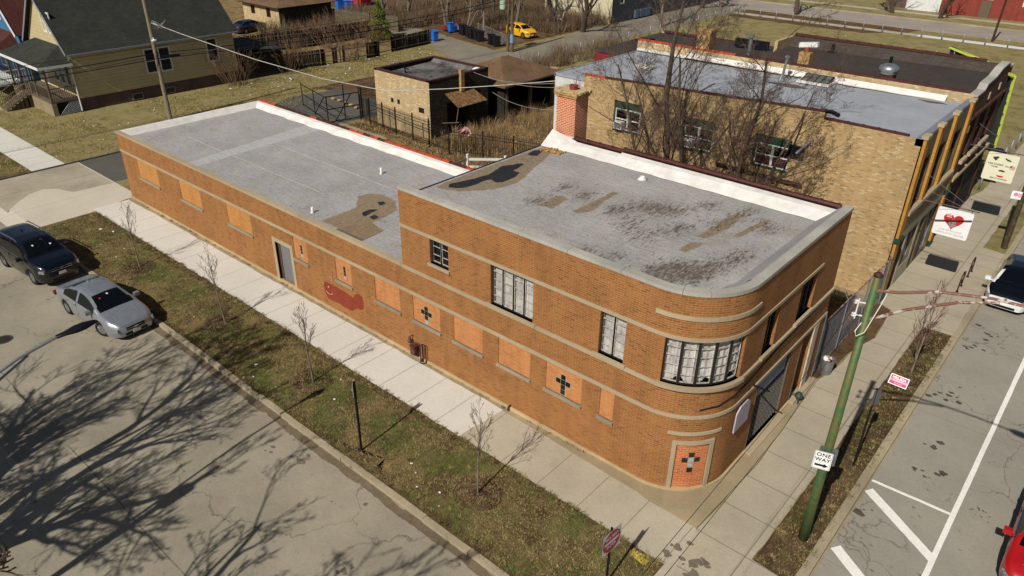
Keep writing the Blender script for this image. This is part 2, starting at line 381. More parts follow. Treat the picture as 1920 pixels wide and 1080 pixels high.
M_garroof = roofing('patchy_grey_roof', '#6a6763', '#262322', None, streak=(.35, 1.4, 1), dens=.44, amt=.9)
M_white = plain('white_flashing', '#c9c4bd', .7, var=.12, scale=2)
M_whitepaint = plain('white_paint', '#cfccc6', .5, var=.08)
M_redtile = plain('red_clay_tile', '#9c3f22', .6, var=.2, scale=4)
M_dktile = plain('dark_clay_tile', '#43221c', .45, var=.25, scale=4)
M_black = plain('black_metal', '#15151a', .45, .3, var=.1)
M_dark = plain('dark_interior', '#070708', .9, var=.0)
M_green = plain('green_trim', '#1d3b2c', .6, var=.3, scale=5)
M_greenpole = rusty('green_pole_paint', '#3a5b35', '#5a5a30', .55)
M_galv = plain('galvanised', '#8e9294', .4, .7, var=.12)
M_galvd = plain('dull_galvanised', '#83858c', .55, .3, var=.1)
M_glass = glass('window_glass'); M_glassdk = glass('dark_glass', '#0a0e12', .08, .05)
M_curtain = plain('white_curtain', '#cbc6bf', .9, var=.28, scale=3)
M_block = plain('glass_block', '#171c19', .15, var=.5, scale=14, spec=.6)
M_blocklt = plain('pale_glass_block', '#9aa29c', .2, var=.3, scale=14)
M_rust = rusty('rusted_white_pipe', '#b5aca2', '#6b3b28', .65)
M_whale = brick('barn_red_mural', '#7d3423', '#74301f', '#82422e', mw=.008, stain=.2)
M_line = concrete('road_paint', '#dedbd2', stain=.12, tintc='#a8a296', gr=.14)
M_doorgrey = roofing('weathered_door', '#6e6e70', '#3b3b3e', None, streak=(3, 3, 1), dens=.5, amt=.5)
M_woodgrey = wood('weathered_wood', '#6f6250', '#4a4034')
M_wooddark = wood('dark_fence_wood', '#2f2b26', '#1f1d1a')
M_woodpole = wood('pole_wood', '#6a5a46', '#4f4334')
M_bark = plain('bark', '#4d3f33', .9, var=.35, scale=8)
M_barklt = plain('pale_bark', '#6f6356', .9, var=.3, scale=8)
M_twig = plain('twigs', '#5c4a3d', .9, var=.25, scale=2)
M_wire = plain('black_cable', '#0d0d0f', .6, var=.0)
M_tyre = plain('tyre_rubber', '#121213', .85, var=.1)
M_rim = plain('alloy', '#9a9c9e', .3, .8, var=.05)
M_chrome = plain('chrome', '#c8cacc', .15, 1.0, var=.0)
M_litter = plain('litter_white', '#d8d5cf', .8, var=.1)

def inpoly(x, y, P):
    c = False; j = len(P)-1
    for i in range(len(P)):
        if (P[i][1] > y) != (P[j][1] > y) and x < (P[j][0]-P[i][0])*(y-P[i][1])/(P[j][1]-P[i][1])+P[i][0]: c = not c
        j = i
    return c
def pdist(x, y, P):
    m = 9.0
    for i in range(len(P)):
        ax, ay = P[i-1]; bx_, by_ = P[i]; dx, dy = bx_-ax, by_-ay; t = max(0, min(1, ((x-ax)*dx+(y-ay)*dy)/(dx*dx+dy*dy+1e-9))); m = min(m, math.hypot(x-ax-t*dx, y-ay-t*dy))
    return m if inpoly(x, y, P) else -m
def roofgrid(name, x0, x1, y0, y1, z, res, layers, outline, m, parent, blobs=()):
    """fine roof sheet; worn areas stored per vertex: R tar, G bare deck, B scuffing, A pale or dark sheet"""
    nx, ny = int((x1-x0)/res)+1, int((y1-y0)/res)+1; v = []; cm = []; ok = []
    bb = [(k, P, min(p[0] for p in P)-.3, max(p[0] for p in P)+.3, min(p[1] for p in P)-.3, max(p[1] for p in P)+.3) for k, P in layers]
    for j in range(ny):
        for i in range(nx):
            x, y = x0+(x1-x0)*i/(nx-1), y0+(y1-y0)*j/(ny-1); c = [0, 0, 0, .5]
            for k, P, a, b, d, e in bb:
                if a < x < b and d < y < e:
                    q = pdist(x, y, P); w = max(0, min(1, .5+q*4)); 
                    if k == 3: c[3] = max(c[3], .5+.5*w) 
                    elif k == 4: c[3] = min(c[3], .5-.5*w)
                    else: c[k] = max(c[k], w)
            c[2] = min(1, sum(wt*math.exp(-((x-bx_)/rx)**2-((y-by_)/ry)**2) for bx_, by_, rx, ry, wt in blobs))
            zz = z+.012*noise.noise(Vector((x*1.2, y*.5, 1)))+.006*noise.noise(Vector((x*4, y*1.4, 5)))
            v.append((x, y, zz)); cm.append(c); ok.append(inpoly(x, y, outline) if outline else True)
    f = []
    for j in range(ny-1):
        for i in range(nx-1):
            a = j*nx+i
            if ok[a] or ok[a+1] or ok[a+nx] or ok[a+nx+1]: f.append((a, a+1, a+nx+1, a+nx))
    off = wloc(parent); me = bpy.data.meshes.new(name); me.from_pydata([(p[0]-off.x, p[1]-off.y, p[2]-off.z) for p in v], [], f)
    at = me.attributes.new('wear', 'FLOAT_COLOR', 'POINT'); at.data.foreach_set('color', [q for c in cm for q in c]); me.polygons.foreach_set("use_smooth", [True]*len(f)); me.materials.append(m)
    o = bpy.data.objects.new(name, me); col.objects.link(o); o.parent = parent; return o
def wornroof(name, base, tan, scuff, brown, pale):
    t = NT(name, .75, 0, .3); p = t.pos(); ps = t.pos((2.6, .75, 1)); at = t.n.new('ShaderNodeAttribute'); at.attribute_name = 'wear'; s = t.n.new('ShaderNodeSeparateColor'); t.l.new(at.outputs['Color'], s.inputs[0])
    fine = t.noise(ps, 4.2, 9, .78, .7); med = t.noise(p, 3.0, 6, .7); big = t.noise(p, .5, 6, .62)
    co = t.mix(1.0, hexc(base), t.ramp(big, [(.3, .84), (.7, 1.1)]), 'MULTIPLY'); co = t.mix(1.0, co, t.ramp(fine, [(.3, .86), (.7, 1.08)]), 'MULTIPLY')
    co = t.mix(t.ramp(t.noise(p, 1.1, 6, .65), [(.52, 0.0), (.75, .45)]), co, tan)
    # stains and sheets
    A = at.outputs['Alpha']
    dn = t.math('ADD', A, t.math('MULTIPLY', t.math('SUBTRACT', med, .5), .25))
    co = t.mix(t.ramp(dn, [(.68, 0.0), (.76, .8)]), co, pale); co = t.mix(t.ramp(dn, [(.24, .9), (.32, 0.0)]), co, brown)
    jag = t.math('MULTIPLY', t.math('SUBTRACT', t.math('ADD', t.math('MULTIPLY', fine, .6), t.math('MULTIPLY', med, .4)), .5), 1.5)
    g = t.math('ADD', s.outputs[1], jag); co = t.mix(t.ramp(g, [(.36, 0.0), (.6, .92)]), co, t.mix(t.ramp(fine, [(.35, 0.0), (.7, 1.0)]), tan, '#6f5b45'))
    r = t.math('ADD', s.outputs[0], t.math('MULTIPLY', jag, .35)); co = t.mix(t.ramp(r, [(.47, 0.0), (.5, 1.0)]), co, '#1b1b1f')
    # torn scuffs
    sc = t.math('ADD', fine, t.math('MULTIPLY', s.outputs[2], .17)); co = t.mix(t.ramp(sc, [(.56, 0.0), (.62, .35), (.68, .95)]), co, scuff)
    sc2 = t.math('ADD', t.noise(t.pos((3.4, .9, 1)), 2.2, 9, .8, 1.2), t.math('MULTIPLY', s.outputs[2], .16)); co = t.mix(t.ramp(sc2, [(.64, 0.0), (.69, .6), (.78, .2)]), co, '#7a6c5c')
    # wrinkles in the membrane
    w1 = t.noise(t.pos((2.2, .8, 1)), 1.6, 6, .6, 1.8); w2 = t.noise(t.pos((1.0, 2.4, 1)), 1.3, 5, .6, 1.2)
    for w in (w1, w2): co = t.mix(t.ramp(t.math('ABSOLUTE', t.math('SUBTRACT', w, .5)), [(.0, .55), (.009, .0)]), co, '#4c4844')
    dots = t.noise(p, 9, 3, .5); co = t.mix(t.ramp(dots, [(.7, 0.0), (.74, .5)]), co, scuff)
    t.bump(t.math('ADD', t.math('ADD', w1, w2), t.math('MULTIPLY', fine, .5)), .7, .05)
    return t.out(co)
M_wornhi = wornroof('worn_high_membrane', '#9c9893', '#86755c', '#463c33', '#5f5046', '#a8a4a2')
M_wornlo = wornroof('worn_low_membrane', '#9c9895', '#8c7858', '#5a5149', '#544840', '#a9a6a4')
# ================================================================ SETTING
M_grassA = grass('parkway_turf', '#4b5526', '#636330', '#7a6a46', '#4d3d2b', .49, .44)
M_grassB = grass('lot_turf', '#5c5c2e', '#74703e', '#877a53', '#624f37', .47, .36)
M_dryground = grass('dry_ground', '#7c6a44', '#8e7950', '#836e4a', '#564433', .45, .42)
M_silt = concrete('gutter_grit', '#6e604c', stain=.4, gr=.35)
M_dirt2 = grass('parkway_dirt', '#5b5330', '#6a5a3a', '#66523c', '#453525', .42, .5)
M_dirt = grass('brown_dirt', '#54402e', '#5f4936', '#6a543c', '#40301f', .55, .4)
M_street1 = concrete('side_street_surface', '#8e8674', .9, crack=.6, stain=.26, spots=.7, gr=.14)
M_street2 = concrete('main_street_surface', '#8d877a', .9, crack=.6, stain=.16, spots=.8, joints=[(1, 9.1, 1.0)], gr=.12)
M_walknew = concrete('new_walk', '#c2bdb2', .85, stain=.10, joints=[(0, 1.52, -11.85)], jw=.02)
M_walkold = concrete('old_walk', '#a89e8a', .85, stain=.22, joints=[(0, 1.52, -4.21)], jw=.02)
M_walkmain = concrete('main_walk', '#a39883', .85, stain=.22, joints=[(1, 1.55, -.58), (0, 5.0, 2.0)], jw=.025)
M_apron = concrete('apron_concrete', '#b8ae9c', .85, stain=.12, joints=[(0, 3.0, -39.2)], jw=.015)
M_alleyc = concrete('alley_concrete', '#a19580', .9, stain=.3, joints=[(0, 2.9, -45.3)], jw=.03)
M_alley = concrete('alley_surface', '#7b7364', .9, stain=.25, crack=.5, gr=.15)
M_asph = concrete('asphalt', '#54514a', .9, stain=.25, gr=.2)
M_slab = concrete('mossy_slab', '#8d8468', .9, stain=.4, crack=.8, tintc='#5d5a3a')
M_kerb = concrete('kerb_stone', '#9c8f76', .85, stain=.35, gr=.16)
M_farconc = concrete('far_street_surface', '#8f867a', .9, stain=.2, gr=.08)
M_pad = concrete('pad_concrete', '#97876a', .85, stain=.35)

g = MB(); g.face([(-700, -300, -.14), (300, -300, -.14), (300, 900, -.14), (-700, 900, -.14)]); struct('ground', g, M_dryground)
s = MB(); s.slab([(-300, -17.0), (3.62, -17.0), (3.62, -5.68), (-300, -5.68)], -.135, -.12); struct('side_street', s, M_street1)
s = MB(); s.slab([(3.6, -60), (14.5, -60), (14.5, 300), (3.6, 300)], -.135, -.116); struct('main_street', s, M_street2)
s = MB(); s.slab([(-300, -40), (3.5, -40), (3.5, -17.05), (-300, -17.05)], -.13, .0); struct('far_side_verge', s, M_grassA)
s = MB(); s.slab([(14.6, -60), (40, -60), (40, 300), (14.6, 300)], -.13, .0); struct('opposite_walk', s, M_walkmain)
# the block itself (turf), its top is z = 0
s = MB(); s.slab([(-300, -5.45), (3.34, -5.45), (3.34, 94.6), (-300, 94.6)], -.138, 0); struct('turf_block', s, M_grassB)
s = MB(); s.slab([(-300, 104.0), (3.34, 104.0), (3.34, 600), (-300, 600)], -.138, 0.0); struct('far_turf_block', s, M_grassB)
s = MB(); s.slab([(-300, 94.6), (3.5, 94.6), (3.5, 104.0), (-300, 104.0)], -.13, -.1); struct('far_street', s, M_farconc)
def band(name, x0, x1, y0, y1, z, m, amp=.03, step=.3, seed=1, sides='all'):
    poly = [(x0, y0), (x1, y0), (x1, y1), (x0, y1)]
    return struct(name, sheet(jitter(poly, step, amp, seed), z), m)
# kerbs
rk = random.Random(3)
k = MB(); x = -36.0
while x < 3.3:
    L = rk.uniform(1.2, 2.2); e = min(3.3, x+L); o = rk.uniform(-.015, .015)
    k.box(x+.006, e-.006, -5.68+o, -5.49+o, -.13, .012+rk.uniform(-.008, .012)); x = e
struct('side_kerb', k, M_kerb, bevel=.015)
k = MB(); k.box(-160, -45.6, -5.68, -5.46, -.13, .012); struct('side_kerb_beyond', k, M_kerb)
k = MB(); y = -5.5
while y < 90:
    L = rk.uniform(2, 3.2); k.box(3.33, 3.6, y+.006, y+L-.006, -.13, .012+rk.uniform(-.006, .008)); y += L
struct('main_kerb', k, M_kerb, bevel=.015)
k = MB(); k.box(-300, 3.3, 94.5, 94.75, -.13, .02); k.box(-300, 3.3, 103.9, 104.15, -.13, .03); struct('far_kerb', k, M_kerb)
# silt in the gutter
band('gutter_silt', -24.5, -2, -5.96, -5.66, -.1155, M_silt, .06, .1, 5)
band('gutter_silt_main', 3.6, 3.66, -3, 26, -.1115, M_pad, .03, .12, 6)
# parkways and turf variants
band('parkway_turf', -36.15, .42, -5.46, -2.3, .006, M_grassA, .0, 9)
band('parkway_turf_main', 2.24, 3.33, -.55, 16.1, .0105, M_dirt2, .02, .3, 3)
band('parkway_turf_beyond', -90, -45.35, -5.46, -2.3, .006, M_grassA, .0, 9)
# bare earth margins of the parkway
band('earth_margin', -36, .3, -2.52, -2.3, .0075, M_dirt, .14, .12, 41)
band('earth_margin', -24.3, .3, -5.46, -5.3, .0075, M_dirt, .12, .12, 42)
band('earth_margin', 2.26, 2.42, -.5, 16, .0115, M_dirt, .08, .12, 43)
band('worn_patch', -10.6, -8.2, -5.3, -4.5, .0072, M_dryground, .5, .2, 44)
band('worn_patch', -17, -15.4, -3.2, -2.5, .0072, M_dryground, .5, .2, 45)
band('worn_patch', -22.5, -19, -5.2, -4.4, .0072, M_dryground, .5, .2, 46)
# walks
pl = [(-36.2, -.30)] + [(x, -.30) for x in (-20,)] + [(-7.45, -.26), (-7.6, -2.28)]
struct('new_sidewalk', sheet(jitter([(-7.45, -.22), (-36.6, -.3), (-36.6, -2.3), (-7.65, -2.3)], .3, .03, 2), .014), M_walknew)
struct('old_sidewalk', sheet([(-7.5, -.28), (-7.7, -2.27), (.42, -2.33), (.42, -5.45), (1.2, -5.45), (1.2, -.5), (.45, -.58), (-1.3, -.53), (-2.7, -.36)], .013), M_walkold)
struct('main_sidewalk', sheet(jitter([(.5, -.56), (1.15, -5.45), (3.33, -5.45), (3.33, -.62), (2.2, -.52), (2.25, 5), (2.2, 16.1), (3.33, 16.15), (3.33, 26.6), (2.3, 26.8), (2.3, 89.5), (.35, 89.5), (.35, 36), (0, 34), (0, 17.05), (.75, 16.6), (.95, 13.8), (.6, 12.2), (.55, 10.4), (.3, 9.3), (.42, 6.6), (.52, 5.5), (.6, 3.2)], .35, .03, 4), .018), M_walkmain)
struct('foundation_walk', sheet(jitter([(-36.7, -.32), (-7.45, -.27), (-2.7, -.4), (-2.0, .1), (-36.7, .1)], .3, .02, 8), .010), M_pad)
m_ = MB(); m_.slab([(-5.2, -.36), (-1.3, -.5), (.46, -.58), (.6, 3.2), (.5, 5.6), (.3, 9.2), (-.4, 9.2), (-.4, 3), (-2, .2), (-3.5, -.1)], 0, .055); struct('corner_pad', m_, M_pad)
struct('walk_beyond', sheet([(-45.25, -2.3), (-45.3, -.33), (-120, -.33), (-120, -2.25)], .014), M_walknew)
struct('front_walk', sheet([(-63.5, -.33), (-62.2, -.33), (-62.2, 1.6), (-63.5, 1.6)], .014), M_walkold)
struct('yellow_curb_mark', sheet(jitter([(-.5, -2.42), (.05, -2.42), (.05, -2.75), (-.4, -2.7)], .1, .03, 12), .017), plain('faded_yellow', '#b8a544', .8, var=.3, scale=9))
# alley mouth
ap = [(-45.25, .38), (-36.75, .38), (-36.75, -.3), (-36.2, -2.3), (-36.15, -5.45), (-45.25, -5.45)]
struct('driveway_apron', sheet(ap, .012), M_apron)
fl = [(-45.25, .3), (-45.25, -5.68), (-39.6, -5.68), (-40.6, -4.9), (-41.6, -3.9), (-41.9, -3.0), (-41.3, -2.4), (-40.1, -2.0), (-39.9, .3)]
struct('alley_mouth', sheet(fl, .017), M_alleyc)
r_ = MB(); r_.face([(-45.3, -6.3, -.117), (-36.1, -6.3, -.117), (-36.1, -5.44, .014), (-45.3, -5.44, .014)]); struct('apron_ramp', r_, M_apron)
r_ = MB(); r_.box(-45.45, -45.27, -5.6, 3.6, -.05, .06); struct('alley_kerb', r_, plain('tar_joint', '#3c362f', .9))
struct('alley_asphalt', sheet(jitter([(-45.25, .4), (-40.0, .4), (-40.1, 12), (-39.6, 23.5), (-48.5, 24), (-49.2, 19.5), (-47.4, 15), (-45.3, 9)], .4, .08, 3), .011), M_asph)
struct('dirt_drive', sheet(jitter([(-39.6, 23), (-39, 34), (-47, 38.5), (-50, 30), (-50.5, 22), (-48.5, 23)], .6, .3, 3), .007), M_dirt)
struct('alley', sheet([(-90, 52.5), (-62, 48.5), (-50, 46), (-48.2, 46.5), (-50.3, 64), (-51.5, 94.5), (-43.4, 94.5), (-43.4, 46), (-40.6, 40), (-38.5, 34.2), (-43, 34.5), (-46.7, 38), (-53, 41), (-60, 44.4), (-90, 48)], .012), M_alley)
# back yard
struct('yard_ground', sheet(jitter([(-40, 9.2), (-13, 9.2), (-13, 17), (-19, 17.2), (-19, 26), (-30, 34), (-38, 34), (-40.2, 20)], .5, .15, 3), .0065), M_dryground)
for i, q in enumerate([[(-40, 9.3), (-36, 9.3), (-33.2, 13.5), (-34.6, 17.6), (-39.9, 17.6)], [(-35.8, 9.3), (-30.2, 9.3), (-29.2, 13), (-31.2, 15.6), (-33.4, 13.2)], [(-30, 9.3), (-25.4, 9.3), (-24.4, 12.6), (-27, 15.3), (-29.0, 13)], [(-25.1, 9.4), (-18.5, 9.4), (-19, 15), (-23.6, 15.4)]]):
    struct('yard_slab', sheet(jitter(q, .3, .09, i), .012+.001*i), M_slab)
struct('gap_dirt', sheet(jitter([(-13, 9.1), (.2, 9.1), (.5, 10.4), (.55, 12.2), (.95, 13.8), (.7, 16.6), (0, 17.1), (-13, 17.1)], .3, .06, 5), .009), M_dirt)
m_ = MB(); m_.box(-5, .1, 16.1, 16.98, 0, .16); struct('gap_footing', m_, M_pad)
struct('back_lots', sheet(jitter([(-120, 22), (-62, 20), (-60, 24), (-57.4, 40.5), (-60, 44.2), (-90, 47.8), (-120, 50)], .8, .2, 5), .006), M_dryground)
struct('leafy_ground', sheet(jitter([(-120, 54), (-62, 48.8), (-50.2, 46.2), (-50.4, 64), (-51.7, 94), (-120, 94)], .8, .2, 5), .006), M_dirt)
# far walks and leaf strip
struct('far_walk', sheet([(-43.2, 89.4), (-18.5, 89.4), (-18.5, 91.0), (-43.2, 91.0)], .02), M_walkold)
struct('far_walk_new', sheet([(-18.4, 89.4), (3.3, 89.4), (3.3, 91.0), (-18.4, 91.0)], .02), concrete('white_walk', '#c9c4be', stain=.05))
struct('leaf_strip', sheet(jitter([(-43, 86.8), (-24, 86.8), (-22, 89.3), (-43, 89.3)], 1, .4, 2), .008), M_dirt)
struct('leaf_strip_street', sheet(jitter([(-43, 91.1), (-20, 91.1), (-19, 94.4), (-43, 94.4)], 1, .2, 2), .008), M_dirt)
struct('opposite_far_walk', sheet([(-300, 108.3), (3, 108.3), (3, 109.9), (-300, 109.9)], .02), M_walkold)
# road markings
mk = MB(); mk.slab(jitter([(5.93, -20), (6.08, -20), (6.11, 90), (5.96, 90)], .5, .006, 1), -.118, -.1105); struct('lane_line', mk, M_line)
mk = MB(); mk.slab(jitter([(3.66, 5.1), (5.93, 5.2), (5.93, 5.31), (3.66, 5.21)], .2, .006, 1), -.118, -.1108); struct('bay_line', mk, M_line)
mk = MB(); mk.slab(jitter([(3.64, 4.50), (3.80, 4.78), (5.97, 3.22), (5.97, 2.86)], .2, .008, 1), -.118, -.1098); struct('diagonal_stripe', mk, M_line)
mk = MB(); mk.slab(jitter([(3.68, 1.48), (3.86, 1.78), (5.97, .28), (5.97, -.08)], .2, .008, 1), -.118, -.1098); struct('diagonal_stripe', mk, M_line)
def blot(name, cx, cy, n, rad, z, m, seed):
    rn = random.Random(seed); mb = MB()
    for i in range(n):
        a = rn.uniform(0, 6.28); d = rad*rn.random()**.7; r0 = rn.uniform(.02, .12)*(1.6 if i == 0 else 1); px, py = cx+d*math.cos(a), cy+d*math.sin(a)
        poly = [(px+r0*rn.uniform(.5, 1.2)*1.3*math.cos(q/9*6.283), py+r0*rn.uniform(.5, 1.1)*math.sin(q/9*6.283)) for q in range(9)]
        mb.slab(poly, z-.003, z+.0004*i)
    return struct(name, mb, m)
M_oil = plain('oil_stain', '#4a443b', .7, var=.2)
for i, (x, y, n, rd) in enumerate([(4.4, 12, 9, .7), (5.0, 6.7, 7, .5), (4.4, 17.6, 10, .7), (4.2, 15.9, 6, .5), (3.9, 11.4, 4, .3), (3.95, 3.6, 3, .3), (4.6, 8.6, 5, .5)]): blot('oil_spot', x, y, n, rd, -.1125-.0001*i, M_oil, i)
M_patchy = plain('road_stain', '#6a5f50', .8, var=.2)
for i, (x, y, n, rd) in enumerate([(-10.94, -6.4, 4, .35), (-15.0, -6.5, 2, .15), (-12.1, -7.0, 3, .3), (-6, -9.6, 3, .5), (-6.2, -8.3, 2, .2)]): blot('road_spot', x, y, n, rd, -.1175, M_patchy, i+20)
M_lane = concrete('tyre_polished_lane', '#857e6c', stain=.3, gr=.14)
struct('utility_cut', sheet([(-19.8, -12.8), (-17.2, -12.7), (-17.1, -10.9), (-19.7, -11.0)], -.1165), concrete('cut_patch', '#7d7566', stain=.3, gr=.2))
c_ = MB(); rn = random.Random(6)
for y0 in (-11.3,):
    x = -60
    while x < 3.4: c_.box(x, x+1, y0+.03*math.sin(x*.7), y0+.03*math.sin(x*.7)+.035, -.121, -.1178); x += 1
struct('pavement_joint', c_, plain('joint_tar', '#6a6354', .9, var=.2))
# broken-up asphalt skin on the corner walk
rn = random.Random(4); mb = MB()
for i in range(26):
    cx, cy = .95+rn.gauss(0, .45), -1.75+rn.gauss(0, .3)-.1; r0 = rn.uniform(.05, .2)
    mb.slab([(cx+r0*rn.uniform(.4, 1.2)*math.cos(q/8*6.283), cy+r0*rn.uniform(.3, 1.0)*math.sin(q/8*6.283)) for q in range(8)], .016, .0215+.0005*i)
struct('walk_stain', mb, M_patchy)
# mulch round the young trees
M_mulch = grass('mulch', '#4f382c', '#5d4436', '#6a5140', '#38271e', .5, .5)
for i, (x, y) in enumerate([(-27.83, -3.78), (-20.06, -3.77), (-13.89, -3.76), (-5.32, -3.81)]):
    struct('mulch_ring', sheet(jitter([(x+.85*math.cos(a*.4), y+.72*math.sin(a*.4)) for a in range(16)], .15, .07, i), .009), M_mulch)
struct('mulch_ring', sheet(jitter([(2.84+.42*math.cos(a*.4), 12.1+1.1*math.sin(a*.4)) for a in range(16)], .15, .06, 9), .0125), M_mulch)

# ---- grass blades as real geometry on the turf nearest the camera
def turf(name, polys, n, cols_, hmin=.03, hmax=.09, seed=1):
    rn = random.Random(seed); v = []; f = []; mi = []
    for (x0, x1, y0, y1, wgt) in polys:
        for _ in range(int(n*wgt)):
            x, y = rn.uniform(x0, x1), rn.uniform(y0, y1)
            q = noise.noise(Vector((x*.7, y*.7, seed))); q2 = noise.noise(Vector((x*2.3, y*2.3, seed+5)))
            if q2 < -.25 and rn.random() < .7: continue
            c = 0 if q > .12+rn.gauss(0, .12) else (1 if rn.random() < .6 else 2)
            for b in range(2):
                a = rn.uniform(0, 6.28); h = rn.uniform(hmin, hmax); w = rn.uniform(.006, .014); l = rn.uniform(.02, .09)
                dx, dy = math.cos(a), math.sin(a); n0 = len(v)
                v += [(x-dy*w, y+dx*w, .004), (x+dy*w, y-dx*w, .004), (x+dx*l, y+dy*l, h)]; f.append((n0, n0+1, n0+2)); mi.append(c)
    me = bpy.data.meshes.new(name); me.from_pydata(v, [], f); me.polygons.foreach_set("material_index", mi)
    for m in cols_: me.materials.append(m)
    o = bpy.data.objects.new(name, me); col.objects.link(o); return tag(o, kind='stuff')
GB = [plain('blade_green', '#5a652b', .8, var=.3, scale=5), plain('blade_straw', '#8f7d50', .8, var=.25, scale=5), plain('blade_brown', '#6b5738', .8, var=.25, scale=5)]
tf = turf('grass_blades', [(-24, .35, -5.42, -2.35, .62), (-36, -24, -5.42, -2.35, .2), (2.28, 3.3, -.5, 16, .08)], 60000, GB, .02, .06)
tag(tf, 'short mixed green and straw grass blades on the strips beside the kerbs', 'grass')
def clumps(name, areas, n, m, seed):
    rn = random.Random(seed); v = []; f = []; mi = []
    for (x0, x1, y0, y1, w) in areas:
        for _ in range(int(n*w)):
            cx, cy = rn.uniform(x0, x1), rn.uniform(y0, y1); c = rn.randrange(len(m)); R0 = rn.uniform(.04, .16)
            for b in range(rn.randint(10, 26)):
                a = rn.uniform(0, 6.28); d = R0*rn.random(); x, y = cx+math.cos(a)*d, cy+math.sin(a)*d; h = rn.uniform(.03, .1); l = rn.uniform(.03, .12); b2 = a+rn.gauss(0, .6); w_ = .008; n0 = len(v)
                v += [(x-math.sin(b2)*w_, y+math.cos(b2)*w_, .004), (x+math.sin(b2)*w_, y-math.cos(b2)*w_, .004), (x+math.cos(b2)*l, y+math.sin(b2)*l, h)]; f.append((n0, n0+1, n0+2)); mi.append(c)
    me = bpy.data.meshes.new(name); me.from_pydata(v, [], f); me.polygons.foreach_set("material_index", mi)
    for q in m: me.materials.append(q)
    o = bpy.data.objects.new(name, me); col.objects.link(o); return tag(o, 'ragged taller grass clumps and leaf drifts along the walk and kerb edges', 'grass', None, 'stuff')
clumps('grass_clumps', [(-36, .3, -5.4, -2.4, .5), (-36, .3, -2.62, -2.3, .3), (-24, .3, -5.46, -5.2, .22), (2.28, 3.3, -.5, 16, .15), (-36, -2.5, -.14, -.02, .05), (3.36, 3.42, -.4, 16, .03)], 2600, [GB[0], GB[1], GB[2], plain('leaf_brown', '#4d3826', .9, var=.3)], 15)
rn = random.Random(77)
# ================================================================ CORNER BUILDING
XL, XM, D, RR = -36.75, -12.75, 9.2, 2.0
ZL, ZH, ZRL, ZRH = 3.98, 7.08, 3.7, 6.62
AL = math.pi/2*RR; S1 = -RR+AL; SE = S1+(D-RR)            # s at start of the x=0 front and at its end
def hf(s):
    if s <= -RR: return (s, 0, 0, -1)
    if s <= S1:
        a = (s+RR)/RR; return (-RR+RR*math.sin(a), RR-RR*math.cos(a), math.sin(a), -math.cos(a))
    return (0, RR+(s-S1), 1, 0)
HP = Path(hf, [-RR+RR*R(6*i) for i in range(16)])
def sa(deg): return -RR+RR*R(deg)
def sy(y): return S1+(y-RR)
hero = thing('corner_building', 'long orange brick corner building with rounded corner, taller front half and grey patched roofs', 'building', (-18, 4.6, 0))
PAN = [(-34.9, -32.6, 0), (-30.2, -28.1, 0), (-25.6, -23.5, 0), (-20.12, -19.1, 1), (-17.1, -16.05, 1), (-14.55, -13.05, 1), (-12.3, -10.82, 1), (-10.1, -8.66, 1), (-7.9, -6.46, 1), (-5.78, -4.32, 1), (-3.6, -3.08, 1)]
DOOR = (-21.62, -20.42, .06, 2.06)
holesL = [(a, b, 1.72, 2.83, .03 if t else .02) for a, b, t in PAN]
W2 = [(-11.2, -10.27, 4.55, 5.53), (-8.27, -6.42, 4.0, 5.53), (-3.83, -2.92, 4.02, 5.53), (sa(10), sa(82), 4.0, 5.53), (sy(3.15), sy(4.0), 4.02, 5.53), (sy(5.72), sy(7.02), 4.06, 5.53)]
DOORC = (sa(31.5), sa(61.5), .0, 1.86, .04)
STORE = (sy(3.5), sy(6.12), .1, 2.78, .25); DARKD = (sy(7.1), sy(8.02), .0, 2.83, .9)
w = MB()
wall(w, HP, XL, XM, 0, ZL-.12, [h for h in holesL if h[1] < XM] + [DOOR+(.22,)])
wall(w, HP, XM, SE, 0, ZH-.115, [h for h in holesL if h[0] > XM] + [q+(.16,) for q in W2] + [DOORC, STORE, DARKD])
w.build('wall', M_brick, hero)
w = MB()
wall(w, by(XM), -D, 0, ZRL-.1, ZRH-.03)                         # exposed end of the taller half
wall(w, bx(D), 0, -XM, 0, ZH-.2); wall(w, bx(D), -XM, -XL, 0, ZL-.1); wall(w, by(XL), -D, 0, 0, ZL-.1)
w.build('wall', M_yel, hero)
# rounded wall back faces / roofs
w = MB(); pts = [(XM, 0)]+[hf(s)[:2] for s in HP.breaks]+[(0, D), (XM, D)]
ins = [(XM+.0, .28), (-RR, .28)]+[(-RR+(RR-.3)*math.sin(R(a)), RR-(RR-.3)*math.cos(R(a))) for a in range(0, 91, 10)]+[(-.3, D-.2), (XM, D-.2)]
w.slab(ins, ZRH-.2, ZRH-.05); w.build('roof_deck', M_darkroof, hero)
w = MB(); w.slab([(XL+.2, .2), (XM+.01, .2), (XM+.01, D-.15), (XL+.2, D-.15)], ZRL-.15, ZRL-.05); w.build('roof_deck', M_darkroof, hero)
# copings
c = MB(); s0 = XM-.0
st = XM
while st < SE-.01:
    e = min(SE, st+1.9)
    if -RR-.9 < st < S1: e = min(SE, st+.75)
    strip(c, HP, st+.006, e-.006, ZH-.115, ZH+.0+.002*random.random(), -.03, .26); st = e
c.build('coping', M_coping, hero)
c = MB(); st = XL-.04
while st < XM-.02:
    e = min(XM, st+1.5); strip(c, HP, st+.004, e-.004, ZL-.12, ZL+.003*random.random(), -.04, .2); st = e
c.build('coping', M_stone, hero)
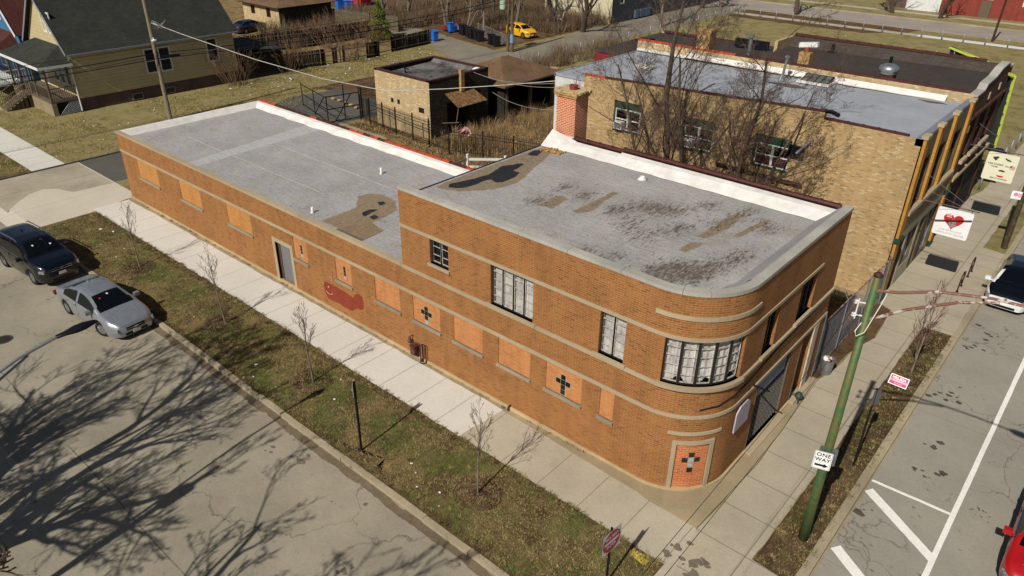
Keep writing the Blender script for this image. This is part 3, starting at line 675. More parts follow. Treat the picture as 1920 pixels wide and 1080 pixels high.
# inner cant strips of the membrane
c = MB()
def cant(mb, a, b, n, top, bot, w0=.0, w1=.5):               # a-b line at the parapet, n inward
    for (t0, z0, t1, z1) in ((w0, top, w0+.08, top-.02), (w0+.08, top-.02, w1, bot)):
        mb.face([(a[0]+n[0]*t0, a[1]+n[1]*t0, z0), (b[0]+n[0]*t0, b[1]+n[1]*t0, z0), (b[0]+n[0]*t1, b[1]+n[1]*t1, z1), (a[0]+n[0]*t1, a[1]+n[1]*t1, z1)])
cant(c, (XM, .24), (-RR, .24), (0, 1), ZH-.02, ZRH+.004, 0, .75)
arc = [R(a) for a in range(0, 91, 10)]
for i in range(len(arc)-1):
    a, b = arc[i], arc[i+1]; q = lambda t, r, z: (-RR+(RR-r)*math.sin(t), RR-(RR-r)*math.cos(t), z)
    c.face([q(a, .24, ZH-.02), q(b, .24, ZH-.02), q(b, .95, ZRH+.004), q(a, .95, ZRH+.004)])
cant(c, (-.24, RR), (-.24, D-.2), (-1, 0), ZH-.02, ZRH+.004, 0, .6)
c.build('flashing', M_rooflo, hero)
c = MB(); n_ = 22
for i in range(n_):                                           # long white rear parapet skin with soft wrinkles
    xa, xb = XM+.25+(12.3)*i/n_, XM+.25+12.3*(i+1)/n_; wa, wb_ = .03*math.sin(i*2.3), .03*math.sin((i+1)*2.3)
    zt = ZH-.13 if xa > -9.6 else ZH-.2
    c.face([(xa, D-.3, zt), (xb, D-.3, zt), (xb, D-.26-.3+wb_, zt-.05), (xa, D-.56+wa, zt-.05)])
    c.face([(xa, D-.56+wa, zt-.05), (xb, D-.56+wb_, zt-.05), (xb, D-1.0+wb_, ZRH+.016), (xa, D-1.0+wa, ZRH+.016)])
c.face([(XM+.02, D-.35, ZH+.1), (XM+1.3, D-.3, ZH-.18), (XM+1.3, D-1.05, ZRH+.018), (XM+.02, D-1.15, ZRH+.018)])
c.build('rear_flashing', M_white, hero)
c = MB(); x = XM+1.1
while x < -.45:
    e = min(-.4, x+.62); zz = ZH-.14+(.07 if x > -9.6 else 0); c.tube([(x, D-.12, zz), (e+.03, D-.12, zz)], [.105, .105], 8); c.tube([(x, D-.12, zz), (x+.07, D-.12, zz)], .125, 8); x = e
c.build('tile_coping', M_dktile, hero)
c = MB(); c.box(XM-.03, XM+.04, .3, D-.1, ZRH-.12, ZRH+.02); c.build('roof_edge', M_black, hero)
# low rear parapet with red tiles
c = MB(); c.box(XL, XM-.6, D-.3, D, ZRL-.1, ZL-.12); c.box(XL-.02, XL+.22, 0.2, D, ZRL-.1, ZL-.02); c.build('parapet', M_yel, hero)
c = MB(); n_ = 34
for i in range(n_):
    xa, xb = XL+.2+23.4*i/n_, XL+.2+23.4*(i+1)/n_; u = .05*math.sin(i*1.9)+.03*math.sin(i*4.1); v_ = .05*math.sin((i+1)*1.9)+.03*math.sin((i+1)*4.1)
    zt = ZL-.0
    c.face([(xa, D-.22, zt), (xb, D-.22, zt), (xb, D-.42+v_*.5, zt-.03+v_*.3), (xa, D-.42+u*.5, zt-.03+u*.3)]); c.face([(xa, D-.42+u*.5, zt-.03+u*.3), (xb, D-.42+v_*.5, zt-.03+v_*.3), (xb, D-.75+v_, ZRL+.006), (xa, D-.75+u, ZRL+.006)])
c.face([(XL+.03, .2, ZL-.0), (XL+.2, .2, ZL-.0), (XL+.2, D-.2, ZL-.0), (XL+.03, D-.2, ZL-.0)]); c.face([(XL+.2, .2, ZL-.0), (XL+.55, .2, ZRL+.005), (XL+.55, D-.6, ZRL+.005), (XL+.2, D-.3, ZL-.0)])
c.box(XM-1.3, XM-.1, D-.3, D+.05, ZRL, ZL+.1)
c.build('rear_flashing', M_white, hero)
rt = random.Random(5); run = MB(); cur = None; x = XL
while x < XM-1.4:
    L = .62; kind_ = 'r' if (x < XL+1.3 or (x > -31.5 and rt.random() < .72)) else 'd'
    if cur and kind_ != cur: run.build('tile_coping', M_redtile if cur == 'r' else M_dktile, hero); run = MB()
    cur = kind_; run.tube([(x, D-.1, ZL-.02), (x+L, D-.1, ZL-.02)], .11, 8); run.tube([(x, D-.1, ZL-.02), (x+.07, D-.1, ZL-.02)], .13, 8); x += L
run.build('tile_coping', M_redtile if cur == 'r' else M_dktile, hero)
# patches on the roofs
TAR_A = [(-12.18, 1.96), (-12.39, 2.2), (-12.25, 2.71), (-12.08, 3.26), (-11.99, 3.98), (-12.26, 5.05), (-12.06, 5.41), (-11.95, 5.78), (-11.79, 5.85), (-11.63, 5.3), (-11.59, 4.93), (-11.29, 4.96), (-11.07, 4.52), (-11.04, 4.08), (-11.04, 3.69), (-11.22, 3.52), (-11.6, 3.64), (-11.66, 3.26), (-11.63, 2.84), (-11.72, 2.31), (-11.9, 2.07)]
TAR_B = [(-12.48, 6.91), (-12.55, 7.41), (-12.31, 7.73), (-11.99, 6.91), (-12.33, 6.77)]
TAN_A = [(-12.5, 1.63), (-12.6, 2.27), (-12.6, 3.78), (-12.61, 6.04), (-12.63, 7.43), (-12.49, 8.2), (-12.01, 8.1), (-11.45, 6.69), (-11.16, 5.66), (-10.81, 4.76), (-10.61, 3.98), (-10.76, 3.09), (-11.03, 2.59), (-11.6, 1.91)]
TAN_L = [(-18.76, 0.69), (-18.77, 1.76), (-18.78, 2.57), (-19.81, 3.54), (-19.62, 4.17), (-19.02, 4.39), (-18.06, 4.29), (-17.22, 3.6), (-17.04, 2.57), (-17.01, 2.02), (-16.0, 1.83), (-15.99, 0.7)]
BRN_L = [(-17.6, .5), (-17.33, 1.35), (-17.05, 1.98), (-16.0, 1.83), (-15.9, 0.45)]
T1 = [(-18.17, 2.42), (-18.22, 2.87), (-17.9, 3.17), (-17.85, 2.71), (-17.72, 2.24), (-17.91, 2.25)]
T2 = [(-17.59, 2.35), (-17.59, 2.65), (-17.22, 2.6), (-17.18, 2.24)]; T3 = [(-18.62, 3.66), (-18.46, 3.92), (-18.23, 3.81), (-18.17, 3.44)]
BAND_L = [(-29.79, 0.5), (-28.93, .5), (-29.53, 8.6), (-30.91, 8.6)]
TN = [[(-7.42, 3.29), (-7.41, 5.75), (-7.18, 5.79), (-7.15, 4.86), (-6.93, 3.9), (-7.13, 3.24)], [(-3.2, 4.37), (-3.21, 6.71), (-2.92, 7.14), (-2.74, 5.78), (-2.9, 4.51)], [(-2.37, 5.13), (-2.17, 7.21), (-1.99, 7.22), (-1.98, 6.78), (-2.17, 5.19)], [(-3.15, 3.09), (-3.16, 3.86), (-2.77, 4.09), (-2.9, 3.06)], [(-8.7, 2.9), (-8.6, 4.2), (-8.2, 4.1), (-8.1, 3.0)]]
BL = [(-9.03, 4.96), (-7.95, 4.67), (-6.41, 4.29), (-5.38, 3.71), (-5.32, 5.49), (-4.7, 5.69), (-4.17, 7.01), (-2.87, 7.25), (-5.31, 0.78), (-4.37, 1.15), (-3.04, 1.42), (-2.48, 2.16), (-1.77, 2.81), (-1.91, 1.78), (-3.9, 4.48), (-1.75, 6.48), (-1.51, 4.02), (-3.13, 5.78), (-2.6, 1.14), (-5.99, 5.33), (-8.93, 3.27), (-4.52, 3.35)]
roofgrid('roof', XM, -.28, .28, D-.2, ZRH, .075, [(0, TAR_A), (0, TAR_B), (1, TAN_A)]+[(1, q) for q in TN], ins, M_wornhi, hero, [(x, y, .45, .8, .75) for x, y in BL])
roofgrid('roof', XL+.2, XM, .2, D-.15, ZRL, .095, [(0, T1), (0, T2), (0, T3), (1, TAN_L), (3, BAND_L), (4, BRN_L)], None, M_wornlo, hero, [(-17, 3, 1.2, 1.5, .3), (-14.2, 1.5, 1, 1.2, .25), (-26, 1.2, 2.5, .8, .2), (-20, .8, 2.5, .6, .3)])
# lapped roll edges
c = MB()
for yy, xa, xb in ((2.6, XL+3, -21.5), (5.2, -29, -14)):
    c = MB(); x = xa
    while x < xb: c.box(x, min(xb, x+.6), yy+.02*math.sin(x*1.3), yy+.02*math.sin(x*1.3)+.018, ZRL-.005, ZRL+.017+.005*math.sin(x*3)); x += .6
    c.build('roof_seam', M_wornlo, hero)
for (x, y, z, h, r) in ((-21.29, 6.15, ZRL, .32, .055), (-19.75, .95, ZRL, .26, .055), (-7.33, 7.6, ZRH, .12, .1)):
    c = MB(); c.lathe([(r*2.2, 0), (r*1.1, .06), (r, .08), (r, h), (r*.7, h), (r*.7, h-.05)], (x, y, z), 12); c.build('vent_pipe', M_whitepaint, hero, smooth=True)
# loose bricks by the chimney
rb = random.Random(2); c = MB()
for i in range(26):
    x, y = -12.3+rb.random()*.9, 7.55+rb.random()*.5; M = Matrix.Translation((x, y, ZRH+.04)) @ Matrix.Rotation(rb.uniform(0, 3), 4, 'Z') @ Matrix.Rotation(rb.uniform(-.4, .4), 4, 'X'); c.box(-.07, .07, -.04, .04, -.03, .03, M)
tag(c.build('brick_rubble', M_chimbrick), 'loose broken bricks piled on the roof beside the red chimney', 'rubble', kind='stuff')
# stone courses
c = MB(); strip(c, HP, XL, sy(D), 2.84, 2.96, -.04, .05); c.build('stone_band', M_stone, hero)
c = MB(); strip(c, HP, XM, sy(D), 3.85, 3.97, -.07, .05); strip(c, HP, -8.45, -6.25, 3.9, 4.0, -.1, .15); strip(c, HP, -4.0, -2.8, 3.92, 4.02, -.1, .15); strip(c, HP, sa(7), sa(85), 3.88, 4.0, -.13, .15); strip(c, HP, sy(3.05), sy(4.1), 3.92, 4.02, -.1, .15); strip(c, HP, sy(5.6), sy(7.1), 3.95, 4.06, -.1, .15)
c.build('stone_band', M_stone, hero)
c = MB(); strip(c, HP, XM, sy(7.35), 5.53, 5.65, -.035, .05); c.build('stone_band', M_stone, hero)
c = MB(); strip(c, HP, -2.02, sy(2.3), 6.2, 6.33, -.04, .05); c.build('stone_band', M_stone, hero)
c = MB(); strip(c, HP, sa(22.5), sa(71), 2.22, 2.33, -.04, .05); c.build('stone_band', M_stone, hero)
c = MB(); strip(c, HP, XL, sy(3.4), -.02, .11, -.07, .05); strip(c, HP, sy(6.2), sy(7.1), -.02, .11, -.07, .05); c.build('plinth', M_plinth, hero)
# doorway bricked up on the curve
c = MB(); strip(c, HP, sa(27.6), sa(31.5), 0, 1.86, -.05, .1); strip(c, HP, sa(61.5), sa(65.2), 0, 1.86, -.05, .1); strip(c, HP, sa(27.6), sa(65.2), 1.86, 2.0, -.05, .1); c.build('door_surround', M_stone, hero)
def cross_blocks(parent, p, sc, zt, bs, arm=True, n=4, lowlight=True, d=-.02, pale=()):
    cells = [(0, i) for i in range(n)]+([(-1, 1), (1, 1)] if arm else [])
    for (i, j) in cells:
        a = sc+(i-.5)*bs; z1 = zt-j*bs; bl = MB(); strip(bl, p, a+.012, a+bs-.012, z1-bs+.012, z1-.012, d, .05)
        bl.build('glass_block', M_blocklt if (lowlight and j == n-1 and i == 0) or (i, j) in pale else M_block, parent)
    fr = MB()
    for (i, j) in cells: a = sc+(i-.5)*bs; z1 = zt-j*bs; strip(fr, p, a-.004, a+bs+.004, z1-bs-.004, z1+.004, d+.012, .05)
    fr.build('grout', plain('grout', '#a59c8a', .9), parent)
c = MB(); strip(c, HP, DOORC[0], DOORC[1], 0, 1.86, .038, .1); pn = c.build('brick_infill', M_dooorinf, hero)
cross_blocks(pn, HP, sa(46.5), 1.52, .2, lowlight=False, d=.03, pale=((0, 1), (0, 2)))
for i, (a, b, t) in enumerate(PAN):
    c = MB(); strip(c, HP, a, b, 1.72, 2.83, .028 if t else .018, .1); pn = c.build('brick_infill', M_infill if t else M_infilltan, hero)
    c = MB(); strip(c, HP, a-.06, b+.05, 1.62, 1.72, -.07, .05); c.build('sill', M_sill, hero)
    if i in (6, 9): cross_blocks(pn, HP, (a+b)/2-.02, 2.56, .2, lowlight=(i == 6), d=.015)
    if i in (3, 4): cross_blocks(pn, HP, (a+b)/2+.06, 2.52, .15, arm=False, n=4, d=.015)
# grey door on the side street
c = MB(); strip(c, HP, DOOR[0]-.2, DOOR[0], 0, 2.06, -.03, .1); strip(c, HP, DOOR[1], DOOR[1]+.2, 0, 2.06, -.03, .1); strip(c, HP, DOOR[0]-.2, DOOR[1]+.2, 2.06, 2.24, -.03, .1); c.build('door_surround', M_stone, hero)
c = MB(); strip(c, HP, DOOR[0], DOOR[1], .06, 2.06, .19, .24); dr = c.build('door', M_doorgrey, hero)
c = MB(); strip(c, HP, DOOR[0]+.02, DOOR[0]+.08, .06, 2.06, .15, .19); strip(c, HP, DOOR[1]-.08, DOOR[1]-.02, .06, 2.06, .15, .19); strip(c, HP, DOOR[0]+.02, DOOR[1]-.02, 1.98, 2.06, .15, .19); c.build('door_frame', M_woodgrey, dr)
c = MB(); c.sphere((DOOR[1]-.2, .15, 1.0), .04); c.build('handle', M_galv, dr)
# steel windows
M_glassc = glass('clear_pane', '#0c1216', .9, .05)
M_steel = plain('dark_steel_frame', '#2a2320', .5, .2, var=.15); M_steelw = plain('peeling_white_frame', '#a8a49b', .6, var=.35, scale=9)
def steelwin(parent, p, a, b, z0, z1, cols_, rows, depth, transom=None, whitebars=True, curt=True, bulk=None):
    o = MB(); t = .05
    for u in (a, b-t): strip(o, p, u, u+t, z0, z1, depth-.04, depth+.03)
    strip(o, p, a, b, z0, z0+t, depth-.04, depth+.03); strip(o, p, a, b, z1-t, z1, depth-.04, depth+.03)
    for i in range(1, cols_):
        u = a+(b-a)*i/cols_; tw = bulk or .035; strip(o, p, u-tw/2, u+tw/2, z0, z1, depth-.05, depth+.03)
    wn_ = o.build('window', M_steel, parent)
    q = MB()
    zt = z1-transom if transom else z1
    for i in range(cols_):
        u0 = a+(b-a)*i/cols_+.03; u1 = a+(b-a)*(i+1)/cols_-.03
        for j in range(1, rows): zz = z0+(zt-z0)*j/rows; strip(q, p, u0, u1, zz-.009, zz+.009, depth-.015, depth+.01)
        if transom: strip(q, p, u0, u1, zt-.02, zt+.02, depth-.03, depth+.01)
        for u in (u0, u1-.022): strip(q, p, u, u+.022, z0+.05, z1-.05, depth-.025, depth+.01)
        strip(q, p, u0, u1, z0+.05, z0+.075, depth-.025, depth+.01)
    q.build('glazing_bars', M_steelw if whitebars else M_steel, wn_)
    gl = MB(); strip(gl, p, a+.02, b-.02, z0+.02, z1-.02, depth+.012, depth+.016); gl.build('pane', M_glassc if curt else M_glassdk, wn_)
    if curt:
        cu = MB(); n = int((b-a)/.05); rc = random.Random(int(a*10))
        for i in range(n):
            u0 = a+(b-a)*i/n; u1 = a+(b-a)*(i+1)/n; d0 = depth+.12+.025*math.sin(i*1.7)+.02*math.sin(i*.6); d1 = depth+.12+.025*math.sin((i+1)*1.7)+.02*math.sin((i+1)*.6)
            zb = z0+.03+(.18*max(0, math.sin(i*.35+a)) if curt == 2 else 0)
            cu.face([p.P(u0, zb, d0-.07), p.P(u1, zb, d1-.07), p.P(u1, z1, d1-.07), p.P(u0, z1, d0-.07)])
        cu.build('curtain', M_curtain, wn_, smooth=True)
    bk = MB(); strip(bk, p, a-.02, b+.02, z0-.02, z1+.02, depth+.35, depth+.4); bk.build('room_shade', M_dark, wn_)
    return wn_
steelwin(hero, HP, *W2[0], 2, 3, .14, curt=0); steelwin(hero, HP, *W2[1], 4, 4, .14, transom=.28, curt=1, bulk=.03); steelwin(hero, HP, *W2[2], 2, 4, .14, transom=.3, curt=1)
steelwin(hero, HP, *W2[3], 5, 4, .12, transom=.3, curt=2, bulk=.085)
steelwin(hero, HP, *W2[4], 2, 4, .14, whitebars=False, curt=0); steelwin(hero, HP, *W2[5], 3, 4, .14, whitebars=False, curt=0)
c = MB(); strip(c, HP, -11.28, -10.19, 4.45, 4.55, -.08, .14); c.build('sill', M_stone, hero)
# storefront behind an accordion gate
c = MB(); strip(c, HP, STORE[0], STORE[1], .1, 2.78, .24, .3); c.build('shop_front', M_dark, hero)
gt = MB(); n = 26
for i in range(n+1):
    u = STORE[0]+.05+(STORE[1]-STORE[0]-.1)*i/n; strip(gt, HP, u-.009, u+.009, .12, 2.2, .07, .085)
for j in range(9):
    for i in range(0, n-1, 2):
        u0 = STORE[0]+.05+(STORE[1]-STORE[0]-.1)*i/n; u1 = STORE[0]+.05+(STORE[1]-STORE[0]-.1)*(i+2)/n; z = .2+j*.22
        gt.bar(HP.P(u0, z, .06), HP.P(u1, z+.2, .06), .012); gt.bar(HP.P(u0, z+.2, .06), HP.P(u1, z, .06), .012)
gt.build('security_gate', plain('gate_steel', '#57554f', .5, .5), hero)
c = MB(); strip(c, HP, STORE[0]+.05, STORE[1]-.3, 2.2, 2.72, .02, .06); c.build('faded_awning', concrete('faded_cloth', '#707684', stain=.3, tintc='#a8a7a2', gr=.2), hero)
c = MB(); strip(c, HP, STORE[0]-.1, STORE[1]+.1, -.02, .1, -.28, .2); c.build('step', M_stone, hero)
for u_ in (STORE[0], STORE[1]-.05): c = MB(); strip(c, HP, u_, u_+.05, .1, 2.78, -.01, .2); c.build('shop_frame', M_woodgrey, hero)
c = MB(); strip(c, HP, STORE[1], STORE[1]+.0+.02, .1, 2.78, -.012, 0); 
c = MB(); strip(c, HP, DARKD[0], DARKD[1], 0, 2.83, .85, .9); dd = c.build('door', M_dark, hero)
c = MB(); strip(c, HP, DARKD[0]-.05, DARKD[0]+.03, 0, 2.83, -.02, .1); c.build('door_frame', M_woodgrey, hero)
c = MB(); strip(c, HP, sy(8.05), sy(8.48), 0, 2.83, -.05, .1); c.build('white_pilaster', plain('cream_pilaster', '#b8ab97', .7, var=.2), hero)
c = MB(); strip(c, HP, sy(8.5), sy(8.62), 0, 2.83, -.03, .1); c.build('dark_strip', M_black, hero)
c = MB(); strip(c, HP, DARKD[0]-.1, sy(8.6), -.02, .12, -.22, .1); c.build('step', M_stone, hero)
c = MB(); c.tube([(.06, 9.08, .1), (.06, 9.08, 2.9)], .025, 6); c.build('conduit', M_galv, hero)
# sign board (six sided, blank), floodlight stub, cable
c = MB(); sg = [(1.98, 1.78), (2.93, 1.78), (2.93, 2.5), (2.72, 2.68), (2.2, 2.68), (1.98, 2.5)]
c.face([(.075, y, z) for y, z in sg]); c.face([(.03, y, z) for y, z in reversed(sg)])
for i in range(6): a = sg[i]; b = sg[(i+1) % 6]; c.face([(.03, a[0], a[1]), (.03, b[0], b[1]), (.075, b[0], b[1]), (.075, a[0], a[1])])
tag(c.build('wall_sign', plain('blank_sign_face', '#a597a2', .6, var=.06)), 'blank six sided pale sign board fixed to the shaded wall beside the gate', 'sign')
c = MB(); c.lathe([(.02, 0), (.13, .02), (.15, .1), (.1, .2), (.03, .24)], (.28, 7.25, .28), 12); c.tube([(0, 7.25, .35), (.28, 7.25, .38)], .02, 5); c.tube([(.28, 7.25, .3), (.33, 7.15, 0.06)], .035, 6)
single('standpipe', c, plain('oxidised_brass', '#3c4a42', .5, .3), 'dark standpipe with round cap low on the wall by the step', 'standpipe', (.28, 7.25, 0), smooth=False)
c = MB(); c.tube([HP.P(sa(46), 3.18, -.03), HP.P(sa(62), 3.24, -.03), HP.P(sa(80), 3.4, -.035), HP.P(sy(2.5), 3.45, -.03), HP.P(sy(5), 3.7, -.03), HP.P(sy(8.9), 3.78, -.03)], .022, 5)
c.build('cable', M_wire, hero)
c = MB(); c.bar((.02, 3.0, 3.05), (.5, 3.15, 2.95), .04); c.build('sign_bracket', M_black, hero)
# chimney
c = MB(); c.box(-12.72, -11.72, 9.05, 9.95, 0, 8.62); ch = c.build('chimney', M_redbrick, hero)
c = MB()
for i, (o_, z0, z1) in enumerate(((.06, 8.62, 8.72), (.1, 8.72, 8.84))): c.box(-12.72-o_, -11.72+o_, 9.05-o_, 9.95+o_, z0, z1)
c.build('cap', M_chimbrick, ch)
c = MB()
rc = random.Random(8)
for i in range(40):
    u = rc.choice([0, 1, 2, 3]); t = rc.random(); M = Matrix.Translation((-12.72+t if u < 2 else (-12.8 if u == 2 else -11.66), (9.0 if u == 0 else 10.0) if u < 2 else 9.05+t*.9, 8.84+rc.uniform(-.02, .03))) @ Matrix.Rotation(rc.uniform(-.3, .3), 4, 'Z'); c.box(-.1, .1, -.06, .06, -.035, .035, M)
c.box(-12.72, -11.72, 9.05, 9.95, 8.8, 8.87); c.build('broken_crown', M_plinth, ch)
c = MB(); c.lathe([(.17, 0), (.18, .14), (.2, .15), (.2, .19), (.14, .19), (.13, .05)], (-12.2, 9.5, 8.87), 8); c.build('flue', M_farred, ch)
c = MB(); c.box(-12.74, -11.69, 8.86, 9.04, ZRH, 6.98); c.build('chimney_flashing', M_white, hero)
# painted whale and pipe stubs
def wallpoly(pts, d):
    mb = MB(); mb.face([(x, -d, z) for x, z in pts]); return mb
WH = [(-18.03, 1.28), (-17.83, 1.32), (-17.27, 1.33), (-16.58, 1.28), (-16.06, 1.21), (-15.95, 1.41), (-15.7, 1.56), (-15.45, 1.49), (-15.39, 1.21), (-15.42, 0.93), (-15.65, 0.8), (-15.91, 0.77), (-16.27, 0.49), (-16.76, 0.47), (-17.13, 0.52), (-17.58, 0.46), (-17.91, 0.49), (-18.1, 0.74), (-18.13, 1.05)]
wallpoly(WH[::-1], .006).build('whale_mural', M_whale, hero)
M_chalk = plain('mural_line', '#c9a08a', .8)
def wline(pts, w_, m, d=.012):
    mb = MB()
    for i in range(len(pts)-1): mb.bar((pts[i][0], -d, pts[i][1]), (pts[i+1][0], -d, pts[i+1][1]), w_, .006)
    return mb
wm = wline([(-17.99, 0.84), (-17.87, 0.77), (-17.7, 0.76), (-17.53, 0.82), (-17.57, 0.89)], .035, 0); wm.sphere((-17.76, -.012, 1.11), .04, 8, 4, .9)
for q in ([(-17.37, 2.0), (-17.4, 1.75), (-17.42, 1.42)], [(-17.42, 1.42), (-17.2, 1.58)], [(-17.42, 1.42), (-17.5, 1.64), (-17.6, 1.68), (-17.7, 1.56), (-17.69, 1.44)]):
    for i in range(len(q)-1): wm.bar((q[i][0], -.01, q[i][1]), (q[i+1][0], -.01, q[i+1][1]), .03, .006)
wm.build('mural_lines', M_chalk, hero)
# gas meter
gm = thing('gas_meter', 'rusty red gas meter and bent pipe against the brick wall', 'meter', (-12.1, -.15, 0)); Mg = rusty('meter_paint', '#5c3832', '#3a2320', .4)
c = MB(); c.box(-12.3, -12.05, -.28, -.06, .25, .62); c.box(-12.33, -12.02, -.3, -.04, .6, .68); c.build('body', Mg, gm, bevel=.03)
c = MB(); c.sphere((-12.42, -.17, .75), .1, 10, 6); c.lathe([(.05, 0), (.05, .1)], (-12.42, -.17, .8), 8); c.build('regulator', Mg, gm, smooth=True)
c = MB(); c.tube([(-12.42, -.17, .8), (-12.42, -.17, .95), (-12.4, 0, .95)], .025, 6); c.tube([(-12.1, -.15, .68), (-12.1, -.15, .8), (-11.85, -.15, .8), (-11.85, -.15, .0)], .032, 6); c.build('pipe', Mg, gm)
c = MB(); c.tube([(-11.78, -.1, .0), (-11.78, -.1, .85), (-11.6, -.1, .85), (-11.6, -.1, .05), (-11.68, -.22, .02), (-11.78, -.25, .05)], .022, 6); c.build('guard_pipe', M_black, gm)
c = MB(); c.lathe([(.05, 0), (.05, .07), (.03, .12)], (-7.3, -.14, 0), 8); c.tube([(-7.3, 0, .18), (-7.3, -.14, .18), (-7.3, -.14, .05)], .03, 6)
single('wall_valve', c, Mg, 'small rusty valve stub where the new sidewalk meets the old', 'valve', (-7.3, -.14, 0))
# ================================================================ OTHER BUILDINGS
def sash(parent, p, a, b, z0, z1, mf, cols_=1, rows=2, depth=.08, t=.06, room=True, outer=0.0, mullw=None, curtain=None):
    o = MB(); d0, d1 = depth-.04-outer, depth+.03
    strip(o, p, a, a+t, z0, z1, d0, d1); strip(o, p, b-t, b, z0, z1, d0, d1); strip(o, p, a+t, b-t, z0, z0+t, d0, d1); strip(o, p, a+t, b-t, z1-t, z1, d0, d1)
    for i in range(1, cols_): u = a+(b-a)*i/cols_; m = mullw or t*.9; strip(o, p, u-m/2, u+m/2, z0+t, z1-t, d0+.003, d1)
    for j in range(1, rows): zz = z0+(z1-z0)*j/rows; strip(o, p, a+t, b-t, zz-.025, zz+.025, d0+.008, d1-.005)
    w_ = o.build('window', mf, parent)
    g_ = MB(); strip(g_, p, a+t*.5, b-t*.5, z0+t*.5, z1-t*.5, depth+.012, depth+.018); g_.build('pane', M_glassdk, w_)
    if curtain:
        g_ = MB(); strip(g_, p, a+t, b-t, z0+t, z0+t+(z1-z0)*.45, depth+.002, depth+.008); g_.build('blind', curtain, w_)
    if room:
        g_ = MB(); strip(g_, p, a, b, z0, z1, depth+.05, depth+.07); g_.build('room_shade', M_dark, w_)
    return w_
# ---- yellow brick neighbour
nb = thing('brick_building', 'yellow common brick building with silver roof and green arched windows behind the bare trees', 'building', (-8.5, 21.4, 0))
PY = fx(17.0); X0, X1, Y1 = -17.0, 0.0, 25.6
NW = [(-14.95, -13.3, 4.9, 6.5), (-10.8, -9.1, 4.85, 6.45), (-7.0, -5.25, 4.85, 6.4)]
w = MB(); wall(w, PY, X0, X1, 0, 7.35, [q+(.1,) for q in NW])
def slope(mb, xa, za, xb, zb, y, zbase=7.35): mb.face([(xa, y, zbase), (xb, y, zbase), (xb, y, zb), (xa, y, za)], [(xa, zbase), (xb, zbase), (xb, zb), (xa, za)])
slope(w, X0, 7.42, -4.1, 7.92, 17.0); slope(w, -4.1, 7.62, 0, 7.6, 17.0)
w.face([(X0, 17.25, 7.2), (X0, 17.25, 7.42), (-4.1, 17.25, 7.92), (-4.1, 17.25, 7.2)][::-1]); w.face([(-4.1, 17.0, 7.5), (-4.1, 17.25, 7.5), (-4.1, 17.25, 7.92), (-4.1, 17.0, 7.92)])
w.build('wall', M_yel, nb)
w = MB(); w.box(-19, X0, 17.04, Y1, 0, 7.2); w.build('white_wall', brick('whitewashed_brick', '#c9c7c3', '#bfbdb8', '#a9a7a2', mw=.008, stain=.1), nb)
w = MB(); w.face([(-19.02, 17.02, 7.22), (X0+.01, 17.02, 7.22), (X0+.01, Y1, 7.22), (-19.02, Y1, 7.22)]); w.face([(X0, 17.2, 7.22), (-.25, 17.2, 7.38), (-.25, Y1-.2, 7.38), (X0, Y1-.2, 7.22)])
w.box(-19.03, X0, 17.0, 17.12, 7.12, 7.27); w.box(-19.05, -18.95, 17.0, Y1, 7.1, 7.26)
w.build('roof', M_silver, nb)
def tiles(y, xa, za, xb, zb, m, parent, r=.13, step=.62, gap=False):
    mb = MB(); n = max(1, int(abs(xb-xa)/step))
    for i in range(n):
        a, b = i/n, (i+1)/n; pa = (xa+(xb-xa)*a, y, za+(zb-za)*a); pb = (xa+(xb-xa)*b, y, za+(zb-za)*b)
        mb.tube([pa, pb], r, 7); q = Vector(pa).lerp(Vector(pb), .13); mb.tube([pa, q], r*1.2, 7)
    return mb.build('tile_coping', m, parent)
tiles(17.12, X0+1.3, 7.49, -4.1, 7.93, M_dktile, nb, r=.09); tiles(17.12, X0, 7.45, X0+1.3, 7.49, M_redtile, nb, r=.1); tiles(17.12, -4.4, 7.64, -.6, 7.61, M_dktile, nb, r=.09)
c = MB(); c.tube([(-4.2, 17.12, 7.95), (-3.9, 17.2, 7.95), (-3.7, 17.6, 7.75)], .1, 6); c.build('roof_drain_pipe', M_black, nb)
c = MB(); c.box(-.3, -.02, 17.0, 25.5, 7.3, 7.62); c.build('front_parapet', M_galvd, nb)
c = MB(); n_ = 20
for i in range(n_):
    xa, xb = -15.6+14.4*i/n_, -15.6+14.4*(i+1)/n_; u = .05*math.sin(i*2.1); v_ = .05*math.sin((i+1)*2.1)
    c.face([(xa, Y1-.06, 7.6), (xb, Y1-.06, 7.6), (xb, Y1-.3+v_, 7.37), (xa, Y1-.3+u, 7.37)][::-1]); c.face([(xa, Y1-.3+u, 7.37), (xb, Y1-.3+v_, 7.37), (xb, Y1-.55+v_, 7.385), (xa, Y1-.55+u, 7.385)][::-1])
c.build('flashing', M_white, nb)
for (x, y, z) in ((-9.1, 24.3, 7.3),):
    c = MB(); c.tube([(x, y, z), (x+.1, y, z+1.15)], .07, 8); c.lathe([(.02, .0), (.13, .03), (.13, .12), (.02, .16)], (x+.1, y, z+1.12), 10); c.lathe([(.2, 0), (.1, .22), (.07, .25)], (x, y, z), 10); c.build('vent_pipe', M_galv, nb)
c = MB(); M = Matrix.Translation((-7.3, 24.6, 7.48)) @ Matrix.Rotation(R(14), 4, 'X'); c.box(-.75, .75, -.5, .5, 0, .1, M); sk = c.build('skylight', M_black, nb)
c = MB()
for i in range(4):
    for j in range(2): c.box(-.7+i*.35+.03, -.7+i*.35+.32, -.45+j*.45+.03, -.45+j*.45+.42, .101, .112, M)
c.build('skylight_glass', plain('grey_skylight_glass', '#59605a', .2, spec=.6), sk)
c = MB(); c.box(-8.15, -6.45, 23.95, 25.2, 7.36, 7.47); c.build('skylight_curb', M_white, nb)
